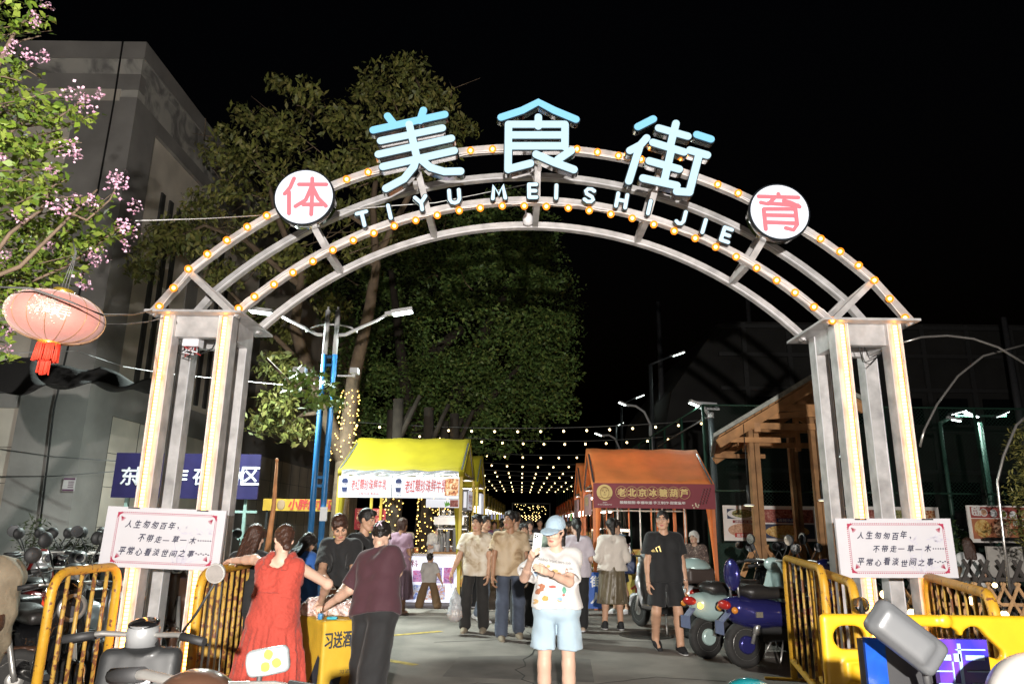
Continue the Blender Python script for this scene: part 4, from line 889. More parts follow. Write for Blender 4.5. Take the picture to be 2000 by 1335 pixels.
for y in (0, pd - .3):
    b = MB(); b.bar(SP(-hw * .72, y - .12, ze_ + .22), SP(hw * .34, y - .12, ze_ + .22), .05, .11); b.bar(SP(-hw, y - .12, ze_ - .02), SP(-hw * .4, y - .12, ze_ - .02), .05, .09); b.bar(SP(-hw * .55, y - .14, zr_ - (zr_ - ze_) * .55 - .1), SP(0, y - .14, ze_ + .45), .05, .1)
    b.bar(SP(-hw * .5, y - .12, ze_ + .55), SP(hw * .34, y - .12, ze_ + .55), .06, .12); b.bar(SP(0, y - .12, ze_ + .1), SP(0, y - .12, zr_ - .05), .1, .1); part('truss', b, m_wood, ws)
    for x in ((px_l, px_r) if y == 0 else (px_r,)):
        b = MB(); zt = ze_ + .25 if x == px_l else ze_ + .4
        b.box(SP(x - .05, y, zt / 2), (.075, .13, zt)); b.box(SP(x + .05, y + .01, zt / 2), (.085, .11, zt)); o = part('post', b, m_woodd, ws)
        b = MB()
        for s in (-1, 1): b.bar(SP(x + s * .09, y - .02, 1.28), SP(x + s * .34, y - .02, .78), .06, .08)
        part('foot_brace', b, m_wood, o)
for px, py in ((1463, 985), (1608, 975)):
    c = at(px, py, PY - .3); t = thing('pendant_lamp', 'slim dark pendant lamp hanging beside the ' + ('left' if px < 1500 else 'right') + ' shelter post', 'lamp', c, 'pendant lamps under the timber shelter')
    b = MB(); b.tube([c + ZU * .0, c + ZU * .32], .028, 10); b.tube([c + ZU * .32, c + ZU * 1.35], .006, 5); part('stem', b, m_cap, t)
    b = MB(); b.lathe([(.085, 0), (.085, .02), (.03, .03)], c - ZU * .02, n=16); part('shade', b, m_lpw, t); b = MB(); b.lathe([(.07, -.004), (.07, .0)], c - ZU * .02, n=16); part('lamp_glass', b, mat('warm_glass', (1, .9, .6), .4, var=0, es=2.5, ecol=(1, .85, .5)), t)
# ---- food banners on the fence
def banner(c0, c1, Y, label):
    A, B = at(*c0, Y), at(*c1, Y); x0, x1, z1, z0 = A[0], B[0], A[2], B[2]
    t = thing('food_banner', label, 'banner', ((x0 + x1) / 2, Y, z0)); b = MB(); b.box(((x0 + x1) / 2, Y, (z0 + z1) / 2), (x1 - x0, .03, z1 - z0)); part('board', b, mat('banner_white', (.78, .74, .70), .6, var=.04), t)
    W, Hh = x1 - x0, z1 - z0
    return t, lambda u, v, d=.02: np.array([x0 + u * W, Y - d, z0 + v * Hh]), W, Hh
t, L, W, Hh = banner((1411, 986), (1668, 1058), 16.15, 'wide white food banner with four dish photos on the green fence')
def panel(t, L, W, Hh, u0, u1, v0, v1, m, nm='dish_photo', d=.02):
    b = MB(); p = L(u0, v0, d); q = L(u1, v1, d); b.box((p + q) / 2, (q[0] - p[0], .006, q[2] - p[2])); return part(nm, b, m, t)
def disc(t, L, W, Hh, u, v, ru, rv, m, nm='dish_photo', d=.026):
    b = MB(); c = L(u, v, d); n = 24; vs = [c + XR * ru * W * math.cos(2 * PI * k / n) + ZU * rv * Hh * math.sin(2 * PI * k / n) for k in range(n)]; b.add(vs, [tuple(range(n))]); return part(nm, b, m, t)
def label_bar(t, L, W, Hh, u0, u1, v0, v1, m, s):
    o = panel(t, L, W, Hh, u0, u1, v0, v1, m, 'caption', .03); b = MB(); p = L(u0, v0, .036); w = (u1 - u0) * W; h = (v1 - v0) * Hh
    text(b, s, p + XR * w * .1 + ZU * h * .15, XR, ZU, w=w * .8, h=h * .7, offset=.02); part('lettering', b, m_wht, o)
m_slate = mat('slate_print', (.04, .05, .10), .6, var=.2)
panel(t, L, W, Hh, .03, .27, .62, .90, m_slate); disc(t, L, W, Hh, .15, .76, .12, .15, m_wht, 'plate'); disc(t, L, W, Hh, .15, .77, .085, .12, FOOD['greens'], 'dish_photo', .03)
label_bar(t, L, W, Hh, .07, .23, .50, .58, mat('caption_red', (.25, .03, .03), .6), '凉拌皮蛋'); disc(t, L, W, Hh, .15, .30, .12, .19, FOOD['peanut']); label_bar(t, L, W, Hh, .08, .23, .10, .22, mat('caption_scarlet', (.5, .05, .04), .6), '盐水花生')
panel(t, L, W, Hh, .30, .70, .52, .90, FOOD['meat']); label_bar(t, L, W, Hh, .41, .57, .54, .65, mat('caption_blue', (.03, .05, .25), .6), '卤猪头肉')
panel(t, L, W, Hh, .30, .70, .08, .48, m_slate); disc(t, L, W, Hh, .49, .27, .17, .19, FOOD['fries']); label_bar(t, L, W, Hh, .41, .58, .09, .20, mat('caption_yellow', (.55, .45, .05), .6), '凉拌腐')
panel(t, L, W, Hh, .72, .98, .22, .90, m_slate); disc(t, L, W, Hh, .85, .57, .125, .33, FOOD['noodle']); label_bar(t, L, W, Hh, .76, .94, .07, .19, mat('caption_green', (.06, .28, .1), .6), '青椒肉丝')
t, L, W, Hh = banner((1672, 988), (1840, 1055), 16.15, 'white food banner partly hidden behind the right tower posts')
panel(t, L, W, Hh, .03, .30, .1, .9, FOOD['meat']); panel(t, L, W, Hh, .36, .62, .1, .9, FOOD['greens']); panel(t, L, W, Hh, .68, .95, .1, .9, FOOD['skewers'])
t, L, W, Hh = banner((1886, 986), (2015, 1060), 13.2, 'red snack stand menu board with bowls at the right edge')
panel(t, L, W, Hh, .05, 1, .66, .96, mat('menu_red', (.33, .07, .06), .6)); 
for k in range(5): disc(t, L, W, Hh, .27 + k * .16, .81 - .02 * k, .062, .11, m_wht, 'bowl_photo'); disc(t, L, W, Hh, .27 + k * .16, .81 - .02 * k, .048, .085, [FOOD['peanut'], m_white, FOOD['greens'], m_white, FOOD['noodle']][k], 'bowl_photo', .03)
panel(t, L, W, Hh, .05, 1, .1, .64, mat('menu_orange', (.45, .16, .08), .6)); disc(t, L, W, Hh, .22, .38, .14, .24, FOOD['fries']); disc(t, L, W, Hh, .55, .36, .16, .24, FOOD['peanut'])
b = MB(); text(b, '8宝粥', L(.07, .72, .03), XR, ZU, w=.15, h=.18, offset=.03); text(b, '现做', L(.72, .45, .03), XR, ZU, w=.2, h=.09, offset=.03); part('lettering', b, m_wht, t)
b = MB(); b.box(L(.35, -.45, -.02), (.04, .04, 1.6)); b.box(L(.98, -.45, -.02), (.04, .04, 1.6)); part('leg', b, m_cap, t)
A, B = at(1925, 1066, 12.9), at(2020, 1128, 12.9); b = MB(); b.box((A + B) / 2, (B[0] - A[0], .05, A[2] - B[2])); wb = tag(part('white_screen', b, mat('screen_white', (.5, .47, .43), .7)), 'blank cream panel standing under the red menu board', 'panel')
b = MB(); b.box(((A + B) / 2) * np.array([1, 1, 0]) + np.array([-.3, 0, B[2] / 2]), (.04, .04, B[2])); b.box(((A + B) / 2) * np.array([1, 1, 0]) + np.array([.3, 0, B[2] / 2]), (.04, .04, B[2])); b.bar(at(1921, 1052, 12.85), at(2020, 1052, 12.85), .05, .05); part('frame', b, m_cap, wb)
# ---- banners behind the yellow stall
A, B = at(515, 973, 17.5), at(660, 998, 17.5); t = thing('shop_banner', 'orange shop banner with red characters behind the blue lamp poles', 'banner', ((A + B) / 2)); b = MB(); b.box((A + B) / 2, (B[0] - A[0], .03, A[2] - B[2])); part('board', b, mat('banner_orange', (.50, .30, .03), .6), t)
b = MB(); 
for k, ch in enumerate('小胖炸货店'): text(b, ch, at(562 + 19 * k, 994, 17.46), XR, ZU, w=.22, h=.24, offset=.03, shear=.1)
part('lettering', b, m_redink, t); b = MB(); b.ball(at(549, 985, 17.47), .1, 12, sc3=(1, .1, 1.2)); part('emblem', b, mat('emblem_brown', (.3, .2, .12), .6), t)
b = MB(); b.box((A[0] + .1, 17.55, A[2] / 2), (.05, .05, A[2])); b.box((B[0] - .1, 17.55, A[2] / 2), (.05, .05, A[2])); part('leg', b, m_cap, t)
A, B = at(694, 992, 18), at(752, 1034, 18); t = thing('shop_banner', 'small red banner with pale characters seen under the yellow canopy', 'banner', ((A + B) / 2)); b = MB(); b.box((A + B) / 2, (B[0] - A[0], .03, A[2] - B[2])); part('board', b, mat('banner_red', (.35, .02, .03), .6, es=.08), t)
b = MB(); text(b, '开心炸货', at(697, 1006, 17.96), XR, ZU, w=.62, h=.15, offset=.02); text(b, '无人售卖零添加', at(697, 1018, 17.96), XR, ZU, w=.65, h=.1); text(b, '饮料奶茶', at(697, 1030, 17.96), XR, ZU, w=.62, h=.1); part('lettering', b, mat('peach_print', (.65, .3, .2), .6), t)
b = MB(); b.box((A[0] + .05, 18.05, A[2] / 2), (.04, .04, A[2])); b.box((B[0] - .05, 18.05, A[2] / 2), (.04, .04, A[2])); part('leg', b, m_cap, t)
# orange flag pole before the blue lamp
b = MB(); b.tube([at(520, 1090, 11), at(535, 985, 11), at(541, 900, 11)], [.05, .035, .02], 8); b.ball(at(541, 898, 11), .03, 8); p = tag(part('furled_parasol', b, mat('rust_cloth', (.5, .22, .09), .6, var=.3, bump=.3)), 'furled rust coloured parasol standing before the blue poles', 'parasol')
b = MB(); q = at(520, 1090, 11); b.tube([(q[0] - .03, 11, 0), q], .02, 8); b.lathe([(.22, 0), (.2, .06), (.05, .1)], (q[0] - .03, 11, 0), n=16); part('stand', b, m_white, p)
# ================================================================ TREES
def leaf_mesh(name, C, size, mats, parent, up=.35, w=.45, droop=0., mi=None, rng=RNG, fold=.25):
    """many folded leaf faces at points C"""
    n = len(C); C = np.asarray(C); d = rng.normal(size=(n, 3)); d[:, 2] = d[:, 2] * .6 - droop; d /= np.linalg.norm(d, axis=1)[:, None]
    r = rng.normal(size=(n, 3)); r[:, 2] += up * 4; s = np.cross(d, r); s /= np.linalg.norm(s, axis=1)[:, None] + 1e-9; nn = np.cross(s, d)
    L = (size * rng.uniform(.6, 1.25, n))[:, None]; W = L * w
    V = np.stack([C - d * L * .5, C + s * W * .5 + nn * L * fold * .3 - d * L * .05, C + d * L * .5, C - s * W * .5 + nn * L * fold * .3 - d * L * .05], 1).reshape(-1, 3)
    me = bpy.data.meshes.new(name); me.vertices.add(4 * n); me.vertices.foreach_set('co', V.astype(np.float32).ravel())
    me.loops.add(4 * n); me.loops.foreach_set('vertex_index', np.arange(4 * n, dtype=np.int32)); me.polygons.add(n)
    me.polygons.foreach_set('loop_start', np.arange(0, 4 * n, 4, dtype=np.int32)); me.polygons.foreach_set('loop_total', np.full(n, 4, dtype=np.int32))
    for m in mats: me.materials.append(m)
    me.polygons.foreach_set('material_index', (rng.integers(0, len(mats), n) if mi is None else mi).astype(np.int32)); me.update(calc_edges=True); me.validate()
    o = bpy.data.objects.new(name, me); COL.objects.link(o)
    if parent is not None: adopt(o, parent)
    return o
def leafm(name, c): return mat(name, c, .5, var=.25, scale=3, spec=.35)
def blob_points(centers, radii, per, rng=RNG, shell=.55):
    out = []
    for c, r, n in zip(centers, radii, per):
        d = rng.normal(size=(n, 3)); d /= np.linalg.norm(d, axis=1)[:, None]; q = rng.uniform(shell, 1.05, n) ** .7
        out.append(np.asarray(c) + d * (np.asarray(r) * q[:, None]))
    return np.concatenate(out)
m_bark = mat('grey_bark', (.17, .12, .08), .9, var=.3, scale=6, bump=.6, bscale=14); m_bark2 = mat('dark_bark', (.04, .03, .022), .9, var=.3, scale=6, bump=.6)
m_fairy = mat('fairy_light', (1, .8, .3), .4, var=0, es=5.5, ecol=(1, .60, .13))
def limb(b, P, r0, r1, n=8):
    k = len(P); b.tube(P, [r0 + (r1 - r0) * i / (k - 1) for i in range(k)], n)
def fairy(t, base, top, r, n, name='fairy_lights'):
    b = MB(); base, top = np.asarray(base), np.asarray(top)
    for k in range(n):
        u = (k + RNG.uniform(-.4, .4)) / n; a = k * 1.9 + RNG.uniform(-.5, .5); q = base + (top - base) * u; rr = r(u) if callable(r) else r
        b.ball(q + np.array([math.cos(a) * rr, math.sin(a) * rr, 0]) + RNG.normal(0, .02, 3), .015, 5)
    o = part(name, b, m_fairy, t); o['kind'] = 'stuff'; return o
# ---- the great camphor at the left side of the street (dense crown on the right, looser limbs to the left)
TB = np.array([-3.9, 18.2, 0])
cam_t = thing('camphor_tree', 'great dense dark evergreen whose rounded crown rises behind the yellow stalls', 'tree', (-2.6, 24, 0))
Yc = 24
trk = MB(); limb(trk, [(-2.8, 24, 0), (-2.7, 24, 2.5), (-2.2, 24, 5), (-1.0, 24, 8.0), (.2, 24, 10.5)], .42, .12, 10); limb(trk, [(-2.7, 24, 3), (-3.6, 23.6, 6), (-4.2, 23, 10)], .3, .1); limb(trk, [at(830, 700, 23), at(880, 660, 23), at(905, 640, 23)], .22, .14)
limb(trk, [(-2.4, 24, 4), (-.8, 23, 5.4), (.3, 22.6, 6.6)], .2, .06)
part('trunk', trk, m_bark2, cam_t)
cs, rs, pn = [], [], []
for px, py, rp in ((700, 600, 90), (760, 690, 95), (820, 560, 110), (900, 640, 110), (960, 560, 110), (1010, 520, 85), (1040, 600, 90), (1060, 680, 80), (1000, 700, 100), (920, 760, 95), (1050, 760, 80), (1000, 810, 80), (860, 760, 90), (760, 780, 80), (1085, 640, 48), (1100, 745, 42), (1040, 490, 55), (950, 470, 90), (860, 480, 90), (770, 520, 80), (1075, 540, 40), (1090, 800, 36), (960, 830, 55), (700, 720, 70), (720, 830, 55), (790, 830, 58), (850, 825, 58), (900, 840, 50), (680, 790, 50), (980, 400, 60), (1060, 440, 45)):
    for q in range(2):
        Y = 22.5 + RNG.uniform(-1.6, 2.5) + q * 2; c = at(px + RNG.normal(0, 12), py + RNG.normal(0, 12), Y); r = rp / 1382 * Y
        cs.append(c); rs.append((r, r * 1.05, r * .85)); pn.append(int(1000 * (rp / 80) ** 2))
pts = blob_points(cs, rs, pn)
keep = np.sin(pts[:, 0] * 2.3 + np.cos(pts[:, 2] * 1.9) * 2) * np.sin(pts[:, 2] * 2.7 + pts[:, 0]) * np.cos(pts[:, 1] * 1.7) > -.42
pts = pts[keep]
leaf_mesh('crown', pts, .15, [leafm('camphor_leaf', (.12, .20, .05)), leafm('camphor_leaf_dark', (.085, .15, .04)), leafm('camphor_leaf_olive', (.15, .20, .05))], cam_t, w=.5, droop=.3)
# ---- tall open tree behind the arch (airy crown with light leaves)
ot = thing('open_crowned_tree', 'tall open tree with drooping clumps of leaves rising behind the glowing characters', 'tree', (-4.2, 17, 0))
trk = MB()
def pxl(Y, *pp): return [at(x, y, Y) for x, y in pp]
limb(trk, [(-4.0, 17, 0), *pxl(17, (672, 900), (690, 740), (722, 600), (735, 520), (728, 400), (745, 260))], .23, .05)
limb(trk, pxl(17, (672, 900), (600, 720), (575, 640), (590, 540), (540, 420), (510, 300)), .2, .04); limb(trk, pxl(17, (728, 520), (800, 380), (850, 230), (800, 130)), .10, .03); limb(trk, pxl(17, (590, 560), (480, 470), (400, 440), (330, 470)), .09, .02)
limb(trk, pxl(17, (600, 720), (520, 640), (440, 560), (380, 560)), .07, .02); limb(trk, pxl(17, (728, 450), (620, 380), (520, 340)), .06, .02); limb(trk, pxl(17, (660, 800), (590, 810), (545, 840)), .07, .02)
for _ in range(60):
    a = at(RNG.uniform(380, 900), RNG.uniform(180, 560), RNG.uniform(16, 18)); d = RNG.normal(0, .6, 3); trk.tube([a, a + d * .5 + RNG.normal(0, .08, 3), a + d], [.018, .012, .006], 4)
part('trunk', trk, m_bark, ot)
cs, rs, pn = [], [], []
CL = [(545, 175, 30), (470, 220, 28), (440, 260, 30), (520, 220, 42), (600, 190, 45), (660, 230, 55), (740, 165, 45), (790, 130, 45), (820, 180, 60), (850, 240, 62), (760, 260, 70), (700, 320, 60), (560, 280, 60), (480, 300, 48), (430, 300, 40), (620, 330, 55), (540, 360, 50), (460, 380, 45), (400, 410, 50), (340, 440, 48), (320, 480, 45), (380, 480, 45), (300, 520, 35), (460, 450, 40), (510, 420, 45), (890, 290, 40), (920, 260, 28), (830, 320, 55), (870, 190, 34), (700, 190, 36), (520, 520, 40), (440, 540, 40), (560, 500, 40), (270, 520, 24), (640, 420, 50), (720, 400, 50), (780, 340, 50), (540, 650, 40), (520, 720, 45), (545, 780, 45), (570, 840, 38), (510, 600, 40), (620, 520, 45), (700, 480, 50), (780, 460, 55), (530, 830, 40), (560, 720, 40), (640, 600, 36)]
for px, py, rp in CL:
    for q in range(2):
        Y = RNG.uniform(15.8, 19); c = at(px + RNG.normal(0, 10), py + RNG.normal(0, 10), Y); r = rp / 1382 * Y; cs.append(c); rs.append((r * 1.05, r, r * .75)); pn.append(int(115 * (rp / 40) ** 2))
pts = blob_points(cs, rs, pn, shell=.15)
leaf_mesh('crown', pts, .20, [leafm('open_leaf', (.17, .18, .045)), leafm('open_leaf_dark', (.11, .125, .036)), leafm('open_leaf_yellow', (.21, .195, .06))], ot, w=.42, droop=.9)
fairy(ot, at(668, 900, 17), at(686, 760, 17), lambda u: .30 - .10 * u, 150)
for q, (x, Y) in enumerate(((-2.75, 17.2), (-2.15, 18.5), (-1.55, 19.5), (-3.2, 19), (-1.95, 21))):
    t = thing('light_wrapped_trunk', ['thick trunk wrapped in fairy lights seen under the left milk sign', 'trunk wrapped in fairy lights seen behind the vendor', 'slim trunk wrapped in fairy lights beside the kitchen rack', 'leftmost trunk wrapped in fairy lights under the yellow canopy', 'farther trunk wrapped in fairy lights under the yellow canopy'][q], 'tree', (x, Y, 0), 'light wrapped trunks behind the yellow stalls')
    b = MB(); limb(b, [(x, Y, 0), (x + .05, Y, 2), (x - .02, Y, 4.5)], .17, .13); part('trunk', b, m_bark2, t); b = MB(); limb(b, [(x, Y, 3.4), (x + .5, Y, 4.6)], .08, .05); part('bough', b, m_bark2, t)
    fairy(t, (x, Y, .4), (x, Y, 3.2), .20, 150)
# near bough with large lit leaves before the lamp poles
nb = thing('leafy_bough', 'low leafy bough lit bright green in front of the blue lamp poles', 'branch', at(600, 760, 11.5)); b = MB()
limb(b, pxl(11.5, (520, 700), (570, 750), (610, 770), (660, 790)), .025, .008); limb(b, pxl(11.5, (580, 752), (610, 735), (635, 740)), .015, .006); part('stem', b, m_bark, nb)
cs = pxl(11.5, (590, 745), (615, 735), (600, 770), (630, 780), (655, 790), (570, 760), (640, 765), (610, 790), (580, 735)); leaf_mesh('leaves', blob_points(cs, [(.22, .2, .16)] * 9, [28] * 9, shell=.1), .17, [leafm('lit_leaf', (.13, .18, .03)), leafm('lit_leaf_dark', (.08, .13, .025))], nb, droop=.8)
# ---- crape myrtle in the left foreground
cm = thing('crape_myrtle', 'crape myrtle with bright green leaves and pink blossom filling the upper left corner', 'tree', (-4.4, 4.2, 0))
b = MB(); MY = 4.1
limb(b, [(-4.3, 4.2, 0), (-4.2, 4.2, 1.5), *pxl(4.3, (-120, 700), (-60, 560), (-20, 500))], .09, .05); limb(b, pxl(4.2, (-60, 560), (40, 520), (90, 470), (140, 420), (190, 370)), .016, .006)
limb(b, pxl(4.1, (-40, 540), (20, 455), (80, 410), (100, 370), (108, 350)), .014, .006); limb(b, pxl(4.2, (-80, 420), (-10, 290), (30, 250), (60, 230), (75, 200)), .016, .006); limb(b, pxl(4.0, (-60, 240), (0, 120), (30, 60), (70, 20)), .02, .006)
limb(b, pxl(4.6, (-80, 620), (0, 590), (60, 550), (130, 520), (200, 470), (235, 440)), .013, .005); limb(b, pxl(4.1, (-30, 120), (40, 80), (80, 70)), .01, .004); limb(b, pxl(4.2, (30, 250), (100, 240), (170, 190)), .01, .004); limb(b, pxl(4.2, (100, 400), (170, 430), (215, 390), (230, 360)), .009, .004)
part('branch', b, mat('myrtle_bark', (.13, .09, .06), .8, var=.3, bump=.3), cm)
TW = [((-20, 60), (100, 20)), ((-20, 80), (95, 65)), ((-20, 30), (70, 5)), ((-20, 10), (60, -20)), ((-20, 95), (60, 130)), ((-20, 110), (30, 100)), ((-20, 170), (60, 140)), ((-20, 150), (40, 160)), ((-20, 190), (80, 205)), ((-20, 200), (95, 180)), ((-20, 220), (150, 190)), ((0, 250), (170, 215)), ((10, 260), (185, 245)), ((0, 280), (160, 265)), ((0, 290), (120, 300)), ((0, 310), (140, 290)), ((-20, 330), (120, 330)), ((-20, 350), (110, 365)), ((0, 380), (100, 390)), ((-20, 400), (150, 385)), ((0, 430), (120, 430)), ((-20, 450), (100, 470)), ((80, 470), (215, 400)), ((60, 500), (230, 440)), ((100, 480), (210, 480)), ((0, 490), (120, 520)), ((-20, 520), (100, 560)), ((0, 550), (150, 540)), ((-20, 580), (60, 560)), ((-20, 600), (40, 600)), ((-20, 640), (20, 650)), ((-20, 480), (70, 440)), ((30, 440), (150, 460)), ((-20, 360), (60, 340)), ((-20, 260), (60, 290)), ((-20, 390), (70, 350)), ((90, 540), (175, 500)), ((-20, 240), (40, 230)), ((20, 330), (90, 280)), ((170, 470), (240, 450)), ((-20, 680), (20, 690)), ((-20, 420), (60, 400)), ((40, 400), (130, 350)), ((-20, 310), (50, 300)), ((-20, 540), (60, 520)), ((40, 220), (100, 240)), ((0, 470), (90, 500)), ((-20, 205), (60, 170)), ((60, 370), (110, 320)), ((70, 430), (170, 410)), ((20, 560), (90, 590)), ((-20, 570), (30, 540))]
pts, dirs = [], []; tw = MB()
for (a, c) in TW:
    for rep in range(3 if max(a[1], c[1]) < 430 else 5):
        Y = RNG.uniform(3.7, 4.6) if max(a[1], c[1]) < 430 else RNG.uniform(4.3, 5.0); p, q = at(a[0] + RNG.normal(0, 12), a[1] + RNG.normal(0, 14), Y), at(c[0] + RNG.normal(0, 12), c[1] + RNG.normal(0, 14), Y + RNG.uniform(-.15, .15)); n = int(np.linalg.norm(q - p) / .022)
        if rep == 0: tw.tube([p, (p + q) / 2 + RNG.normal(0, .015, 3), q], [.005, .004, .002], 5)
        for k in range(n):
            u = (k + .5) / n; pts.append(p + (q - p) * u + RNG.normal(0, .02, 3))
part('twig', tw, MATS['myrtle_bark'], cm)
leaf_mesh('foliage', np.array(pts), .064, [leafm('myrtle_leaf', (.115, .175, .018)), leafm('myrtle_leaf_pale', (.165, .215, .035)), leafm('myrtle_leaf_deep', (.07, .12, .015))], cm, w=.55, droop=.15, up=.3)
bl = [(90, 10, 16), (65, 35, 14), (70, 45, 14), (60, 115, 22), (85, 110, 20), (150, 185, 32), (165, 200, 26), (195, 185, 14), (135, 290, 30), (150, 300, 16), (15, 105, 16), (30, 88, 12), (235, 360, 34), (225, 350, 20), (262, 405, 18), (255, 450, 24), (240, 440, 16), (180, 390, 20), (150, 390, 18), (190, 500, 26), (185, 505, 18), (158, 550, 18), (105, 395, 24), (120, 410, 18), (40, 420, 18), (8, 498, 18), (10, 650, 18), (15, 680, 14), (5, 310, 12), (100, 335, 14), (170, 560, 10), (245, 480, 14), (100, 480, 14)]
cs, rs, pn = [], [], []
for px, py, rp in bl:
    Y = RNG.uniform(3.7, 4.1) if py < 480 else 4.4; r = rp / 1382 * Y; cs.append(at(px, py, Y)); rs.append((r, r, r)); pn.append(int(1.3 * rp) + 8)
leaf_mesh('blossom', blob_points(cs, rs, pn, shell=.2), .021, [mat('pink_petal', (.48, .25, .36), .6, var=.1), mat('pale_pink_petal', (.55, .36, .46), .6, var=.1)], cm, w=.9)
# ---- right edge shrub, bushes by the fence and hall
rt = thing('feathery_tree', 'feathery olive tree leaning in at the right edge', 'tree', (at(2060, 1000, 10)[0], 10, 0)); b = MB(); X_ = at(2040, 1000, 10)
limb(b, [(X_[0], 10, 0), (X_[0], 10, 1.5), at(2030, 900, 10)], .06, .02); part('trunk', b, m_bark, rt)
cs = pxl(10, (1990, 880), (2000, 930), (1985, 960), (2010, 1000), (1995, 1030), (2020, 900), (2020, 1060), (2005, 850)); leaf_mesh('crown', blob_points(cs, [(.22, .25, .2)] * 8, [170] * 8, shell=.1), .085, [leafm('feather_leaf', (.20, .18, .05)), leafm('feather_leaf_dark', (.12, .12, .035))], rt, w=.25)
bh = thing('round_bush', 'low dark round bush against the mesh fence beyond the right tower', 'bush', (at(1860, 1050, 15.5)[0], 15.5, 0)); leaf_mesh('foliage', blob_points([at(1862, 1060, 15.5), at(1880, 1100, 15.5), at(1850, 1100, 15.5)], [(.35, .3, .5)] * 3, [500] * 3), .09, [leafm('bush_leaf', (.05, .09, .03))], bh); b = MB(); limb(b, [(at(1862, 1060, 15.5)[0], 15.5, 0), (at(1862, 1060, 15.5)[0], 15.5, .9)], .04, .02); part('stem', b, m_bark2, bh)
hd = thing('wild_shrub', 'dark scrubby shrub growing at the foot of the hall behind the parked scooters', 'shrub', at(130, 1080, 16) * np.array([1, 1, 0])); cs = [at(x, y, 16) for x, y in ((60, 1060), (75, 1085), (110, 1080), (140, 1075), (165, 1070), (185, 1080), (150, 1090), (70, 1030))]
leaf_mesh('foliage', blob_points(cs, [(.35, .3, .3)] * 8, [130] * 8, shell=.1), .12, [leafm('scrub_leaf', (.04, .05, .02))], hd, w=.25); b = MB()
for c in cs: b.tube([(c[0], 16, 0), c], .015, 5)
part('stem', b, m_bark2, hd)
# ---- red lantern
lc = at(110, 620, 3.9); ln = thing('red_lantern', 'pink lit oval lantern with silver characters and red tassel hanging from the crape myrtle', 'lantern', lc, None)
LR, LH = .250, .146; b = MB(); prof = []
for k in range(21):
    a = -PI / 2 + PI * k / 20; prof.append((max(.05, LR * abs(math.cos(a)) ** .8), LH * math.sin(a)))
tilt = nrm(np.array([.10, 0, 1.])); n = 64; vs = []
m_lan = mat('lantern_silk', (.44, .175, .145), .7, var=.06, sheen=.3, bump=.15, bscale=120)
b.lathe(prof, lc, tilt, 48, x0=(1, 0, -.1)); lb = part('silk_body', b, m_lan, ln)
b = MB(); x_ = nrm(np.array([1, 0, -.1])); y_ = np.cross(tilt, x_)
for k in range(16):
    a = 2 * PI * k / 16; b.tube([lc + tilt * z * 1.005 + (x_ * math.cos(a) + y_ * math.sin(a)) * (r * 1.006) for r, z in prof], .0016, 4)
part('rib', b, mat('gold_wire', (.35, .2, .08), .4, .5), lb)
# silver sprigs and characters stuck on the silk
b = MB()
def on_l(a, zz, off=.003):
    k = max(-.98, min(.98, zz / LH)); r = max(.055, LR * math.cos(math.asin(k)) ** .8) + off; return lc + tilt * zz + (x_ * math.cos(a) + y_ * math.sin(a)) * r
for k in range(420):
    if k % 3 == 0: a = RNG.normal(-2.35, .12); z = RNG.normal(.05, .05)
    else: a = RNG.normal(-1.28, .13); z = RNG.normal(.005, .035)
    if abs(z) > .115: continue
    q = on_l(a, z); b.box(q, (.006, .006, .006), (nrm(RNG.normal(size=3)), (0, 1, 0), (0, 0, 1)))
for chs, a0, z0 in (('福', -1.42, -.02), ('寿', -1.12, -.04)):
    vs_, fs_ = glyphs(chs); b.add([on_l(a0 + v[0] * .42, z0 + v[1] * .09, .004) for v in vs_], fs_)
part('silver_pattern', b, mat('silver_glitter', (.65, .58, .5), .3, .4), lb)
b = MB(); b.lathe([(.053, LH - .012), (.055, LH + .018), (.045, LH + .026)], lc, tilt, 24); b.lathe([(.058, -LH - .018), (.059, -LH + .012)], lc, tilt, 24); part('gold_collar', b, mat('gold_foil', (.75, .52, .08), .3, .8), ln)
b = MB()
for k in range(150):
    a = RNG.uniform(0, 2 * PI); r = .056 if k < 110 else RNG.uniform(0, .03); L0 = .10 if k < 110 else .17; q = lc - tilt * (LH + .01) + np.array([math.cos(a) * r, math.sin(a) * r, 0]); l = L0 * RNG.uniform(.92, 1.06)
    b.tube([q, q + np.array([RNG.normal(0, .004) - .006, RNG.normal(0, .004), -l])], .0042, 4)
part('tassel', b, mat('tassel_red', (.70, .045, .02), .7), ln)
b = MB(); top = lc + tilt * (LH + .03)
for s in (-.02, .0, .02): b.tube([top + XR * s, top + XR * s * .2 + ZU * .22 + XR * .03, at(140, 460, 4.3)], .0025, 4)
part('hanging_cord', b, m_cord, ln)
# ---- cables
def cable(pp, r, label, m=m_cord, sag=0):
    b = MB(); b.tube(pp, r, 5); return tag(part('cable', b, m), label, 'cable')
cable(pxl(3.6, (-10, 560), (60, 563), (140, 590), (200, 615)) + pxl(5.5, (260, 614)) + pxl(6.4, (300, 605), (330, 603)), .006, 'black cable looping past the lantern to the left tower plate')
cable(pxl(5.2, (196, 632), (250, 632)) + pxl(6.4, (290, 628), (320, 620)), .005, 'short black cable from behind the lantern to the left tower')
cable(pxl(5.0, (265, 431)) + pxl(6.0, (400, 427)) + pxl(6.5, (535, 419)), .004, 'thin white string tied from the crape myrtle to the arch', MATS['white_wire'])
cable(pxl(6.6, (655, 412), (760, 402), (850, 396)) + pxl(6.9, (1030, 360)), .004, 'thin white string slung between the arch arcs', MATS['white_wire'])
cable(pxl(9, (-10, 690), (150, 685), (240, 715)) + pxl(14, (330, 730), (560, 752)), .006, 'thin pale wire running past the black shade cloth', MATS['white_wire'])
